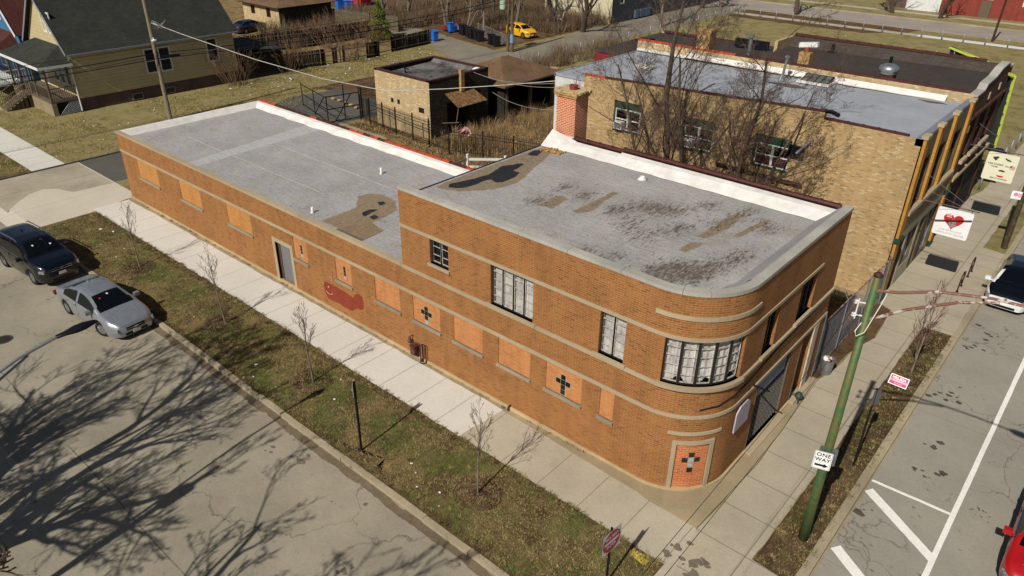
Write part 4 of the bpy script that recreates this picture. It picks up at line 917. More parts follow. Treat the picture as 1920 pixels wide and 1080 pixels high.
c = MB(); c.box(-19, -15.6, 25.3, 25.55, 7.3, 7.42); c.build('roof_curb', M_white, nb); c = MB(); c.box(-16.6, -15.5, 21.3, 21.9, 7.25, 7.4); c.build('roof_curb', M_white, nb)
for q in ([(-9.6, 23.1), (-8.0, 23.5), (-7.1, 23.1), (-8.1, 22.7)], [(-2.3, 24.7), (-1.3, 24.8), (-.9, 24.6), (-1.6, 24.4)]): sheet(jitter(q, .2, .03, 1), 7.385 if q[0][0] > -5 else 7.33).build('roof_patch', M_roofbrn, nb)
tiles(16.9, -8.7, 4.52, -4.4, 4.48, M_dktile, nb, r=.09)
c = MB(); c.bar((-4.45, 16.85, 6.6), (-4.9, 16.8, 5.95), .14, .1); c.build('downspout_stub', M_galvd, nb)
c = MB(); c.box(-5.3, -4.6, 16.8, 16.99, 5.75, 6.25); c.build('wall_box', M_black, nb)
for i, (a, b, z0, z1) in enumerate(NW):
    g_ = MB(); ap_ = [(a, z1-.55), (b, z1-.55), (b, z1-.12)]+[(a+(b-a)*(1-t), z1-.12+.16*math.sin(math.pi*t)) for t in (.15, .3, .5, .7, .85)]+[(a, z1-.12)]
    g_.face([(x, 17.03, z) for x, z in ap_]); g_.build('arched_panel', M_green, nb)
    zt = z1-.4; wn_ = sash(nb, PY, a+.1, b-.02, z0+.1, zt, M_whitepaint, 2, 2, .06, .05, mullw=.11, curtain=(plain('maroon_blind', '#3c1a20', .8) if i == 2 else None))
    g_ = MB(); strip(g_, PY, a, b, z0, z0+.1, -.03, .1); strip(g_, PY, a, a+.1, z0, z1-.5, -.02, .1); g_.build('sill', M_green, wn_)
    if i < 2:
        g_ = MB(); strip(g_, PY, a+.2, a+.72, z0+.17, z0+.55, -.28, .05); ac = g_.build('air_conditioner', M_whitepaint, wn_)
        g_ = MB(); strip(g_, PY, a+.25, a+.67, z0+.22, z0+.5, -.285, -.27); g_.build('grille', M_galvd, ac)
# front on the main street
PF = fy(0.0)
FW = [(17.75, 19.2, 4.3, 6.5), (19.95, 21.7, 4.3, 6.5), (22.5, 24.6, 4.3, 6.5)]; GF = [(17.75, 18.9, .1, 2.7), (19.3, 20.9, .9, 2.6), (21.3, 22.2, .1, 2.7), (22.7, 24.6, .1, 2.7)]
w = MB(); wall(w, PF, 17.0, 25.7, 0, 7.5, [q+(.2,) for q in FW+GF]); w.build('front_wall', plain('brown_spandrel', '#5b4c34', .7, var=.25, scale=2), nb)
for i, (y0, y1, z0) in enumerate(((17.0, 17.55, 0), (19.35, 19.8, 3.9), (21.85, 22.3, 3.9), (24.85, 25.3, 0))):
    c = MB(); strip(c, PF, y0, y1, z0, 7.62, -.12, .05); pr = c.build('pier', M_orangepier, nb)
    c = MB(); strip(c, PF, y0-.03, y1+.03, 7.62, 7.75, -.16, .1); c.build('pier_cap', M_stone, pr)
for y0 in (17.0, 24.85):
    c = MB(); strip(c, PF, y0-.04, y0+.6, 2.95, 3.2, -.2, .05); c.build('green_block', M_green, nb); c = MB(); strip(c, PF, y0-.02, y0+.58, 0, .35, -.15, .05); c.build('green_block', M_green, nb)
c = MB(); strip(c, PF, 17.55, 24.85, 4.1, 4.28, -.18, .05); c.build('belt_course', M_stone, nb)
c = MB(); strip(c, PF, 17.55, 24.85, 3.25, 4.05, -.1, .05)
c.build('sign_board', wood('striped_fascia', '#8a7a5a', '#4f4330', (1, 1, 14)), nb)
c = MB(); strip(c, PF, 17.55, 24.85, 2.75, 3.2, -.04, .05); strip(c, PF, 18.95, 19.25, 0, 2.75, -.02, .1); strip(c, PF, 20.95, 21.25, 0, 2.75, -.02, .1); strip(c, PF, 19.25, 20.95, 0, .85, -.02, .1); c.build('shop_front', plain('cream_shopfront', '#a59c86', .6, var=.15), nb)
for q in FW: sash(nb, PF, *q, M_dktile, 2, 2, .15, .07)
for q in GF: sash(nb, PF, *q, M_galvd, 2 if q[1]-q[0] > 1.2 else 1, 1, .15, .06)
c = MB(); strip(c, PF, 23.0, 24.2, 4.4, 5.3, .1, .13); c.build('green_awning_cloth', plain('teal_cloth', '#2e6b4d', .7), nb)
# ---- dark roofed building beyond
db = thing('dark_brick_building', 'brown fronted brick building with black tar roof and tile edged parapets beside the vacant lot', 'building', (-8, 29.8, 0))
w = MB(); wall(w, fx(25.66), -22.3, -.1, 0, 6.9); wall(w, fx(25.66), -19.2, -.1, 6.9, 7.82); wall(w, bx(33.9), .1, 12.6, 0, 7.9); wall(w, bx(33.9), 12.6, 22.3, 0, 6.95); wall(w, by(-22.3), -33.9, -25.7, 0, 6.9); w.box(-12.7, -12.5, 31.4, 33.9, 6.8, 7.9)
w.build('wall', M_yelgar, db)
w = MB(); w.box(-22.35, -19.2, 25.6, 25.72, 3.2, 6.78); w.build('red_porch_wall', plain('red_siding', '#7a1f24', .6, var=.15), db)
c = MB(); c.box(-21.8, -21.2, 25.57, 25.66, 5.5, 6.3); c.build('window', M_glassdk, db)
w = MB(); w.face([(-22.4, 25.55, 6.86), (-19.2, 25.55, 6.86), (-19.2, 33.9, 6.86), (-22.4, 33.9, 6.86)]); w.face([(-19.2, 25.8, 6.9), (-12.5, 25.8, 7.1), (-12.5, 33.8, 7.1), (-19.2, 33.8, 6.9)]); w.face([(-12.5, 25.8, 7.3), (-.2, 25.8, 7.45), (-.2, 33.8, 7.45), (-12.5, 33.8, 7.3)])
w.face([(-12.5, 25.8, 7.1), (-12.5, 25.8, 7.3), (-12.5, 33.8, 7.3), (-12.5, 33.8, 7.1)])
w.face([(-12.5, 33.35, 7.31), (-.3, 33.35, 7.46), (-.3, 33.72, 7.92), (-12.5, 33.72, 7.92)]); w.face([(-12.5, 33.72, 7.92), (-.3, 33.72, 7.92), (-.3, 33.92, 7.93), (-12.5, 33.92, 7.93)])
w.box(-22.4, -19.2, 25.52, 25.7, 6.74, 6.9)
w.build('roof', M_darkroof, db)
tiles(25.76, -12.4, 7.86, -.4, 7.86, M_dktile, db, .1); tiles(25.76, -19.2, 7.84, -12.6, 7.84, M_redtile, db, .1); tiles(33.86, -12.4, 8.0, -1.3, 7.98, M_dktile, db, .11); tiles(33.86, -22, 6.98, -12.9, 6.98, M_dktile, db, .1)
c = MB(); prof = [(25.7, 7.7), (27.2, 7.7), (27.6, 7.95), (29.4, 8.0), (30.6, 8.25), (32.2, 8.3), (33.1, 7.95), (34.0, 7.95)]
for i in range(len(prof)-1):
    (a, za), (b, zb) = prof[i], prof[i+1]
    c.face([(0, a, 7.3), (0, b, 7.3), (0, b, zb), (0, a, za)], [(a, 7.3), (b, 7.3), (b, zb), (a, za)]); c.face([(-.28, b, 7.3), (-.28, a, 7.3), (-.28, a, za), (-.28, b, zb)], [(b, 7.3), (a, 7.3), (a, za), (b, zb)])
PD = fy(0.0); DW = [(26.6, 27.6, 4.3, 6.4), (28.3, 30.0, 4.3, 6.4), (30.7, 32.4, 4.3, 6.4)]; DG = [(26.5, 29.2, .1, 3.0), (29.7, 33.4, .1, 3.0)]
wall(c, PD, 25.7, 34.0, 0, 7.3, [q+(.2,) for q in DW+DG]); c.build('front_wall', M_brown, db)
c = MB()
for i in range(len(prof)-1): c.bar((-.14, prof[i][0], prof[i][1]+.04), (-.14, prof[i+1][0]+.03, prof[i+1][1]+.04), .4, .08)
c.build('coping', M_coping, db)
for q in DW:
    sash(db, PD, *q, M_dktile, 2, 2, .14, .07); c = MB(); strip(c, PD, q[0]-.1, q[1]+.1, q[2]-.18, q[2], -.16, .1); c.build('sill', M_stone, db)
c = MB(); strip(c, PD, 25.8, 34.0, 6.55, 6.7, -.12, .05); c.build('belt_course', M_brown, db)
c = MB(); strip(c, PD, 25.8, 34.0, 3.35, 3.5, -.14, .05); c.build('belt_course', M_stone, db)
for q in DG:
    c = MB(); n = int((q[1]-q[0])/.12)
    for i in range(n+1): u = q[0]+(q[1]-q[0])*i/n; strip(c, PD, u-.012, u+.012, q[2], q[3], .05, .07)
    strip(c, PD, q[0], q[1], q[2], q[3], .15, .2); c.build('shutter_gate', M_black, db)
for y, z in ((26.05, 6.2), (29.1, 7.3), (31.4, 7.4)): 
    c = MB(); strip(c, PD, y, y+.22, z-.35, z, -.05, .02); c.build('stone_inset', M_stone, db)
c = MB(); c.box(-15.2, -14.35, 25.72, 26.5, 6.9, 9.0); c.box(-15.26, -14.3, 25.7, 26.56, 8.85, 8.98); c.build('chimney', M_chimbrick, db)
c = MB(); c.box(-8.95, -8.35, 25.72, 26.35, 7.2, 8.55); c2 = c.build('chimney', M_chimbrick, db)
c = MB(); c.lathe([(.14, 0), (.14, .25)], (-8.65, 26.0, 8.55), 8); c.build('flue', M_redtile, c2)
c = MB(); M = Matrix.Translation((-8.6, 26.0, 8.95)) @ Matrix.Rotation(R(-8), 4, 'Y'); c.box(-.5, .5, -.14, .14, -.12, .12, M); c.build('cap', M_whitepaint, c2)
c = MB(); c.tube([(-12.9, 28.2, 7.1), (-12.9, 28.2, 8.5)], .12, 8); c.lathe([(.1, 0), (.2, .04), (.2, .2), (.1, .24)], (-12.9, 28.2, 8.45), 10); c.build('vent_pipe', M_galv, db)
c = MB(); c.box(-4.65, -3.95, 25.75, 26.4, 7.3, 8.05); vb = c.build('fan_base', M_dktile, db)
c = MB(); c.lathe([(.38, 0), (.46, .06), (.42, .14), (.5, .2), (.5, .3), (.44, .42), (.28, .5), (.02, .53)], (-4.3, 26.07, 8.05), 18); c.build('fan_hood', M_galv, vb, smooth=True)
c = MB(); c.box(-21.8, -21.0, 29.6, 30.8, 6.87, 7.05); c.build('roof_hatch', M_black, db)
c = MB(); c.box(-15.6, -13.3, 31.9, 32.1, 7.1, 7.65); c.build('roof_kerb', M_black, db)
for x, y in ((-9.7, 33.3), (-5.8, 31.9)): c = MB(); c.tube([(x, y, 7.4), (x, y, 7.85)], .09, 7); c.lathe([(.3, 0), (.12, .06)], (x, y, 7.37), 8); c.build('vent_stub', M_black, db)
# ---- lime edged sign frame on the far side
sf = thing('lime_edged_sign', 'black panelled sign frame with lime green edges standing out from the dark brick building', 'sign', (.1, 35.2, 0))
c = MB(); c.bar((.25, 33.9, 7.35), (.25, 35.5, 2.9), .16, .16); c.bar((.2, 33.9, 7.38), (-.1, 33.2, 7.6), .2, .16); c.bar((-1.0, 34.4, 7.7), (-3.8, 36.5, 8.0), .28, .08)
M_lime = plain('lime_edge', '#bfcc55', .5, var=.08); c.build('lime_edge', M_lime, sf)
c = MB(); c.face([(.2, 33.7, 7.3), (.2, 35.4, 2.9), (-.3, 34.2, 2.7), (-.3, 34.0, 7.3)]); c.face([(-.3, 34.0, 7.3), (-.3, 34.2, 2.7), (.2, 35.4, 2.9), (.2, 33.7, 7.3)])
c.face([(-1.0, 34.4, 7.7), (-3.8, 36.5, 8.1), (-3.8, 36.4, 5.5), (-1.0, 34.3, 5.5)]); 
for i in range(7):
    t = i/6; c.bar((.22, 33.8+1.6*t, 7.2-4.2*t), (-.25, 34.05, 7.35-4.4*t), .07)
c.build('louvred_panel', plain('louvre_black', '#2a2f30', .5, var=.2), sf)
c = MB()
for a, b in (((-3.5, 36.2, 7.9), (-2.9, 34.2, 6.9)), ((-2.2, 35.2, 7.8), (-2.0, 34.0, 6.9)), ((-1.0, 34.4, 7.6), (-.8, 33.9, 7.0))): c.bar(a, b, .06)
c.build('strut', M_galv, sf)
c = MB(); c.slab([(.2, 35.0), (1.0, 35.1), (.6, 36.0), (-.2, 35.6)], 2.7, 2.8); c.build('base_plate', M_black, sf)
# ---- flat roofed brick garage
gb = thing('brick_garage', 'flat roofed buff brick garage with stained, shade-darkened side wall and rusty awning', 'garage', (-34.4, 22.5, 0))
GX0, GX1, GY0, GY1, GZ = -37.9, -32.0, 19.5, 25.6, 4.1
PGf = fx(GY0); GB_ = [(-36.2, -35.9, 1.95, 2.3), (-35.5, -35.2, 1.95, 2.3), (-33.2, -32.6, 1.75, 2.15)]
w = MB(); wall(w, PGf, GX0, GX1, 0, GZ, [q+(.06,) for q in GB_]); w.build('wall', M_yelgar, gb)
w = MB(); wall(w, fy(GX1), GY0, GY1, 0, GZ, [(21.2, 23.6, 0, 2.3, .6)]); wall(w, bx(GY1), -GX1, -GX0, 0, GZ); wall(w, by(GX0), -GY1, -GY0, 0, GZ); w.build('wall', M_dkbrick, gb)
for q in GB_: c = MB(); strip(c, PGf, q[0], q[1], q[2], q[3], .05, .1); c.build('glass_block', M_block, gb)
c = MB(); c.box(GX1-.62, GX1-.6, 21.2, 23.6, 0, 2.3); c.build('door', M_dark, gb)
w = MB(); w.face([(GX0+.2, GY0+.2, GZ-.35), (GX1-.2, GY0+.2, GZ-.35), (GX1-.2, GY1-.2, GZ-.25), (GX0+.2, GY1-.2, GZ-.25)]); w.face([(GX0+.2, GY1-.6, GZ-.27), (GX1-.2, GY1-.6, GZ-.27), (GX1-.2, GY1-.2, GZ), (GX0+.2, GY1-.2, GZ)]); w.build('roof', M_garroof, gb)
w = MB()
for a, b, c_, d in ((GX0, GX1, GY0, GY0+.25), (GX0, GX0+.25, GY0, GY1), (GX1-.25, GX1, GY0, GY1), (GX0, GX1, GY1-.25, GY1)): w.box(a-.02, b+.02, c_-.02, d+.02, GZ-.02+random.random()*.01, GZ+.09+random.random()*.01)
w.build('coping', M_dktile, gb)
c = MB(); c.box(GX1-.05, GX1+.2, 22.5, 22.85, 2.95, GZ+.42); c.build('chimney', M_chimbrick, gb)
c = MB(); c.face([(GX1+.02, 21.0, 3.05), (GX1+.02, 23.9, 2.95), (GX1+1.15, 24.3, 2.2), (GX1+1.15, 21.2, 2.2)]); c.face([(GX1+1.15, 21.2, 2.17), (GX1+1.15, 24.3, 2.17), (GX1+.02, 23.9, 2.9), (GX1+.02, 21.0, 3.0)]); c.build('awning', rusty('rust_sheet', '#8f7350', '#6e4b2c', .6), gb)
c = MB(); c.bar((GX1+1.1, 21.3, 2.2), (GX1+.6, 21.3, 0), .06); c.bar((GX1+1.1, 21.3, 1.1), (GX1+.1, 20.6, 1.0), .05); c.build('awning_post', M_woodgrey, gb)
c = MB(); c.lathe([(.01, 0), (.25, .05), (.35, .16), (.2, .26), (.01, .3)], (-32.6, 25.0, GZ-.2), 8)
single('rubbish_bag', c, M_litter, 'white rubbish bag lying on the flat garage roof', 'bag', (-32.6, 25.0, GZ-.2))
c = MB(); c.tube([(-36.3, 21.2, GZ-.3), (-36.3, 21.0, GZ+.35), (-36.5, 20.8, GZ+.5)], .05, 5); c.tube([(-36.3, 21.1, GZ+.1), (-35.9, 21.1, GZ+.0)], .05, 5); c.build('bent_pipe', M_black, gb)
# ---- brown hip roofed garage
hg = thing('hip_roof_garage', 'open fronted garage under a faded brown hipped roof behind the brick garage', 'garage', (-34.2, 29.9, 0))
def hip(mb, x0, x1, y0, y1, z, rz_, inset):
    rx = ((x0+x1)/2, (x0+x1)/2); L = (y1-y0); ya, yb = y0+inset, y1-inset; xm = (x0+x1)/2
    A, B, C_, D_ = (x0, y0, z), (x1, y0, z), (x1, y1, z), (x0, y1, z); P, Q = (xm, ya, rz_), (xm, yb, rz_)
    mb.face([A, B, P]); mb.face([B, C_, Q, P]); mb.face([C_, D_, Q]); mb.face([D_, A, P, Q]); return mb
M_brnsh = shingle('brown_shingles', '#6b533c', '#604a36')
w = MB(); hip(w, -37.6, -30.9, 26.3, 33.6, 2.75, 4.05, 3.2); w.box(-37.6, -30.9, 26.3, 33.6, 2.62, 2.749); w.build('roof', M_brnsh, hg)
w = MB(); w.box(-37.1, -37.0, 26.8, 33.1, 0, 2.62); w.box(-37, -31.4, 26.8, 26.9, 0, 2.62); w.box(-37, -31.4, 33.0, 33.1, 0, 2.62); w.build('wall', M_wooddark, hg)
for y in (27.1, 30.0, 32.9): w = MB(); w.box(-31.6, -31.35, y-.12, y+.12, 0, 2.62); w.build('post', M_woodgrey, hg)
# ---- yellow house
yh = thing('yellow_house', 'yellow clapboard house with steep charcoal roof, front porch and dark brick foundation', 'house', (-61.3, 12.5, 0))
HX0, HX1, HY0, HY1 = -65.1, -57.3, 5.6, 19.4
M_ysid = siding('yellow_siding', '#b8a880', .27, .1); M_bsid = siding('blue_siding', '#3c6c92', .14); M_char = shingle('charcoal_shingles', '#34352f', '#2b2c28'); M_mar = shingle('maroon_shingles', '#4f2a24', '#42221d')
SW = [(11.2, 13.5, 1.95, 4.0), (16.7, 17.8, 2.1, 4.1)]
PYs = fy(HX1); xm = (HX0+HX1)/2; EZ = 4.75; RZ = EZ+(HX1-xm)*1.0
w = MB(); wall(w, PYs, HY0, HY1, 1.0, EZ, [q+(.08,) for q in SW]); wall(w, fx(HY0), HX0, HX1, 1.0, EZ, [(-63.9, -63.0, 1.1, 3.4, .1), (-61.6, -58.2, 1.7, 3.5, .1)])
GW = (-60.9, -59.1, 5.55, 7.1)
w.face([(HX0, HY0, EZ), (HX1, HY0, EZ), (xm, HY0, RZ)], [(HX0, EZ), (HX1, EZ), (xm, RZ)]); w.face([(HX1, HY1, EZ), (HX0, HY1, EZ), (xm, HY1, RZ)]); wall(w, bx(HY1), -HX1, -HX0, 1, EZ); wall(w, by(HX0), -HY1, -HY0, 1, EZ)
w.build('wall', M_ysid, yh)
w = MB(); z = 1.0
while z < EZ-.1:
    for y0, y1 in ((HY0, 11.15), (13.55, 16.65), (17.85, HY1)) if 1.75 < z < 4.1 else ((HY0, HY1),):
        w.face([(HX1+.017, y0, z), (HX1+.017, y1, z), (HX1+.006, y1, z+.27), (HX1+.006, y0, z+.27)]); w.face([(HX1, y0, z), (HX1, y1, z), (HX1+.017, y1, z), (HX1+.017, y0, z)]); w.face([(HX1, y0, z), (HX1+.017, y0, z), (HX1+.006, y0, z+.27), (HX1, y0, z+.27)])
    z += .27
w.build('clapboards', M_ysid, yh)
w = MB(); w.box(HX0+.05, HX1-.05, HY0+.05, HY1-.05, 0, 1.0); w.build('foundation', M_found, yh)
for y in (9.6, 12.4): w = MB(); strip(w, fy(HX1-.05), y, y+.9, .1, .62, -.04, .05); bw_ = w.build('basement_window', M_galvd, yh); w = MB(); strip(w, fy(HX1-.05), y+.07, y+.83, .16, .56, -.05, -.035); w.build('pane', M_glassdk, bw_)
ov = .42; w = MB(); 
for sx in (-1, 1):
    xe = xm+sx*((HX1-xm)+ov); ze = EZ-ov*1.0
    for (z_, fl) in ((0, 0), (-.12, 1)):
        q = [(xe, HY0-.35, ze+z_+.12), (xe, HY1+.3, ze+z_+.12), (xm, HY1+.3, RZ+z_+.12), (xm, HY0-.35, RZ+z_+.12)]
        w.face(q if (sx > 0) ^ bool(fl) else q[::-1], [(HY0, 0), (HY1, 0), (HY1, 5.6), (HY0, 5.6)] if True else None)
w.build('roof', M_char, yh)
w = MB()
for sx in (-1, 1):
    xe = xm+sx*((HX1-xm)+ov); ze = EZ-ov
    w.bar((xe, HY0-.37, ze+.05), (xm, HY0-.37, RZ+.05), .04, .2); w.box(min(xe, xe+sx*.1), max(xe, xe+sx*.1), HY0-.3, HY1+.3, ze-.02, ze+.1)
w.build('gutter', M_galvd, yh)
w = MB(); w.tube([(HX1+.4, HY0-.2, EZ-.4), (HX1+.1, HY0-.1, EZ-.8), (HX1+.12, HY0-.1, .1)], .06, 6); w.build('downspout', M_whitepaint, yh)
M_wtrim = plain('white_trim', '#c6c6c4', .6, var=.08)
sash(yh, fy(HX1+.03), 11.2, 12.25, 1.95, 4.0, M_wtrim, 1, 2, .03, .13, outer=.03); sash(yh, fy(HX1+.03), 12.4, 13.5, 1.95, 4.0, M_wtrim, 1, 2, .03, .13, outer=.03); sash(yh, fy(HX1+.03), 16.7, 17.8, 2.1, 4.1, M_wtrim, 1, 2, .03, .13, outer=.03)
for a in (-61.0, -60.0): sash(yh, fx(HY0-.05), a, a+.85, 5.6, 7.2, M_wtrim, 1, 2, .04, .12)
for a in (-61.6, -60.4, -59.2): sash(yh, fx(HY0+.02), a, a+1.0, 1.7, 3.5, M_wtrim, 1, 2, .05, .12)
w = MB(); w.box(-63.9, -63.0, HY0+.05, HY0+.1, 1.1, 3.4); w.build('door', M_wtrim, yh)
# porch
PX0, PX1, PY0 = -65.1, -57.2, 3.45
w = MB(); A, B, C_, D_ = (PX0-.3, PY0-.35, 3.78), (PX1+.25, PY0-.35, 3.78), (PX1+.25, HY0-.01, 3.85), (PX0-.3, HY0-.01, 3.85)
E1, E2 = (PX0+1.6, HY0-.01, 4.85), (PX1-1.6, HY0-.01, 4.85)
w.face([A, B, E2, E1]); w.face([B, C_, E2]); w.face([D_, A, E1]); w.build('porch_roof', M_char, yh)
w = MB(); w.box(PX0-.3, PX1+.25, PY0-.36, PY0-.3, 3.58, 3.79); w.box(PX1+.18, PX1+.25, PY0-.3, HY0, 3.58, 3.79); w.box(PX0-.2, PX1+.18, PY0-.3, HY0, 3.6, 3.66); w.build('porch_fascia', M_wtrim, yh)
w = MB(); w.box(PX0, PX1, PY0, HY0, .98, 1.12); w.build('porch_deck', M_woodgrey, yh)
w = MB(); w.box(PX0, -61.2, PY0+.02, PY0+.2, 0, .98); w.box(-61.2, PX1, PY0+.0, PY0+.35, 0, 1.0); w.build('porch_wall', concrete('crumbling_stone', '#8f8265', stain=.4, gr=.3), yh)
w = MB()
for i in range(16): t = i*.13; w.bar((PX1-.02, PY0+.45+t, .04), (PX1-.02, min(HY0, PY0+.45+t+.9), .04+min(.9, HY0-PY0-.45-t)), .025, .02)
w.build('lattice', M_wtrim, yh)
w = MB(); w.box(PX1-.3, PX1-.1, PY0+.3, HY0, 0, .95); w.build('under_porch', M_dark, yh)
for x, y in ((PX1-.12, PY0+.12), (-59.9, PY0+.12), (-61.1, PY0+.12), (-62.9, PY0+.12), (PX0+.12, PY0+.12)): w = MB(); w.box(x-.07, x+.07, y-.07, y+.07, 1.12, 3.6); w.build('porch_post', M_woodgrey, yh)
w = MB()
def railing(mb, a, b, h=.95, step=.14, t=.045):
    a = Vector(a); b = Vector(b); L = (b-a).length; n = max(1, int(L/step)); up = Vector((0, 0, h))
    mb.bar(a+up, b+up, t*1.8, t); mb.bar(a+Vector((0, 0, .12)), b+Vector((0, 0, .12)), t)
    for i in range(n+1): q = a.lerp(b, i/n); mb.bar(q+Vector((0, 0, .12)), q+up, t*.75)
railing(w, (PX1-.1, PY0+.2, 1.12), (PX1-.1, HY0-.1, 1.12)); railing(w, (-61.0, PY0+.12, 1.12), (PX1-.15, PY0+.12, 1.12)); w.build('porch_railing', M_woodgrey, yh)
for x_ in (-61.25, -62.9): w = MB(); railing(w, (x_, PY0, 1.1), (x_, 1.5, .05)); w.build('stair_railing', M_woodgrey, yh)
w = MB()
for i in range(6): w.box(-62.85, -61.3, 1.5+i*.32, 1.5+(i+1)*.34, 0, .12+i*.17)
w.build('stairs', M_woodgrey, yh)
w = MB(); w.box(-62.5, -57.2, HY1, 24.2, 0, 2.0); w.build('lean_to_wall', M_wooddark, yh)
w = MB(); w.face([(-63.5, HY1, 2.9), (-57.0, HY1, 2.75), (-57.0, 24.4, 2.3), (-63.5, 24.4, 2.4)]); w.box(-57.1, -56.98, HY1, 24.4, 2.2, 2.35); w.build('lean_to_roof', M_char, yh)
# ---- blue house
bh = thing('blue_house', 'blue clapboard house with maroon roof and white trim at the photo edge', 'house', (-70, 11, 0))
w = MB(); bx0, bx1 = -74.6, -66.2; bm_ = (bx0+bx1)/2; bz = 4.9; brz = bz+(bx1-bm_)*1.0
wall(w, fx(5.2), bx0, bx1, 0, bz); w.face([(bx0, 5.2, bz), (bx1, 5.2, bz), (bm_, 5.2, brz)]); wall(w, fy(bx1), 5.2, 18, 0, bz); w.build('wall', M_bsid, bh)
w = MB()
for sx in (-1, 1):
    xe = bm_+sx*(bx1-bm_+.3); q = [(xe, 4.9, bz-.2), (xe, 18.2, bz-.2), (bm_, 18.2, brz+.1), (bm_, 4.9, brz+.1)]; w.face(q if sx > 0 else q[::-1])
A, B = (-74.8, 2.4, 3.4), (-66.3, 2.4, 3.4); w.face([A, B, (-67.4, 5.19, 4.8), (-73.6, 5.19, 4.8)]); w.face([B, (-66.3, 5.19, 3.5), (-67.4, 5.19, 4.8)])
w.build('roof', M_mar, bh)
w = MB()
for sx in (-1, 1): w.bar((bm_+sx*(bx1-bm_+.3), 4.88, bz-.25), (bm_, 4.88, brz+.05), .05, .25)
w.box(-74.8, -66.3, 2.36, 2.42, 3.2, 3.42); railing(w, (-74, 2.6, 1.0), (-66.4, 2.6, 1.0), 1.0, .16, .05); railing(w, (-66.4, 2.6, 1.0), (-66.4, 5.1, 1.0), 1.0, .16, .05)
for x in (-74, -71.3, -68.8, -66.45): w.box(x-.08, x+.08, 2.5, 2.66, 0, 3.3)
w.box(-74.2, -66.3, 2.45, 5.2, .85, 1.0); w.build('porch', M_wtrim, bh)
for a in (-71.0, -70.0): sash(bh, fx(5.15), a, a+.85, 5.6, 7.3, M_wtrim, 1, 2, .04, .12)
for a in (-72.5, -69.5): sash(bh, fx(5.15), a, a+1.2, 1.4, 3.0, M_wtrim, 1, 2, .04, .12)
# ---- far houses
fg = thing('far_brick_garage', 'low tan brick garage with brown hipped roof and dark shaded side beyond the board fences', 'garage', (-79, 40, 0))
w = MB(); wall(w, fx(36.3), -84, -76.1, 0, 2.7, [(-82.2, -81.3, 1.4, 2.4, .1), (-78.8, -77.9, 1.3, 2.4, .1)]); w.build('wall', M_yelgar, fg)
w = MB(); wall(w, fy(-76.1), 36.3, 44, 0, 2.7); w.build('wall', M_dkbrick, fg)  # side wall's shade carried by the darker brick colour
w = MB(); hip(w, -84.6, -75.6, 35.8, 44.5, 2.68, 4.4, 4.0); w.face([(-84.6, 35.8, 2.6), (-84.6, 44.5, 2.6), (-75.6, 44.5, 2.6), (-75.6, 35.8, 2.6)]); w.build('roof', M_brnsh, fg)
for a in (-82.2, -78.8): sash(fg, fx(36.3), a, a+.9, 1.35, 2.4, M_wooddark, 2, 2, .06, .07)
th = thing('cream_house', 'cream sided house with grey shaded side wall behind the tree trunks', 'house', (-55, 75, 0))
M_cream = siding('cream_siding', '#c9c0a0', .16); M_dks = siding('shaded_siding', '#4a4f57', .16)  # second siding is the side wall's shade painted as a darker colour
w = MB(); wall(w, fx(69.2), -61.5, -50.3, .9, 8, [(-59.5, -58.6, 3.4, 5, .1), (-53.5, -52.6, 3.4, 5, .1)]); w.build('wall', M_cream, th)
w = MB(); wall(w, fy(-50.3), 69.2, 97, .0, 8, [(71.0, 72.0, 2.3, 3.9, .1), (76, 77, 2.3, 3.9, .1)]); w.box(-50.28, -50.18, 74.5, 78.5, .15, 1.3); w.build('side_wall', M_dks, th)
w = MB(); wall(w, fx(69.15), -61.5, -50.35, 0, .9); w.build('foundation', M_plinth, th)
for q in ((71.0, 72.0), (76, 77)): sash(th, fy(-50.3), q[0], q[1], 2.3, 3.9, M_wtrim, 1, 2, .05, .12)
for a in (-59.5, -53.5): sash(th, fx(69.2), a, a+.9, 3.4, 5.0, M_wtrim, 1, 2, .05, .1)
w = MB(); w.face([(-62, 68.8, 7.9), (-49.9, 68.8, 7.9), (-55.9, 68.8, 12)]); w.face([(-49.9, 68.8, 7.9), (-49.9, 97, 7.9), (-55.9, 97, 12), (-55.9, 68.8, 12)]); w.build('roof', M_char, th)
for i in range(3):
    w = MB(); w.box(-50.2, -50.1, 74.6+i*1.35, 75.7+i*1.35, .2, 1.2); w.build('stone_panel', concrete('blue_stone', '#6b7f99', stain=.5, gr=.4), th)
fr = thing('red_brick_block', 'dark red brick block across the far street at the upper right edge', 'building', (-12, 118, 0))
w = MB(); wall(w, fx(112.2), -21.4, 12, 0, 8, [(-11.3, -9.9, 1.9, 3.3, .1), (-16.0, -15.0, 2.4, 3.6, .1)]); wall(w, by(-21.4), -130, -112.2, 0, 8); w.build('wall', M_farred, fr)
w = MB(); w.box(-16.3, -15.0, 112.0, 112.2, 0, 2.2); w.build('boarded_door', M_woodgrey, fr)
for q in ((-11.3, -9.9, 1.9, 3.3), (-16.0, -15.0, 2.4, 3.6)): sash(fr, fx(112.2), *q, M_wtrim, 1, 1, .06, .2, curtain=M_curtain)
fw = thing('white_garage', 'white garage beside the dark red brick block across the far street', 'garage', (-24, 115, 0))
w = MB(); wall(w, fx(112.6), -26.3, -21.6, 0, 3.2); w.build('wall', M_wtrim, fw); w = MB(); w.face([(-26.5, 112.4, 3.2), (-21.5, 112.4, 3.2), (-21.5, 118, 3.8), (-26.5, 118, 3.8)]); w.build('roof', M_galvd, fw)
w = MB(); w.box(-29.5, -26.5, 113.5, 118, 0, 2.6)
single('stone_pile_shed', w, M_found, 'low dark shed left of the white garage across the far street', 'shed', (-28, 115, 0))
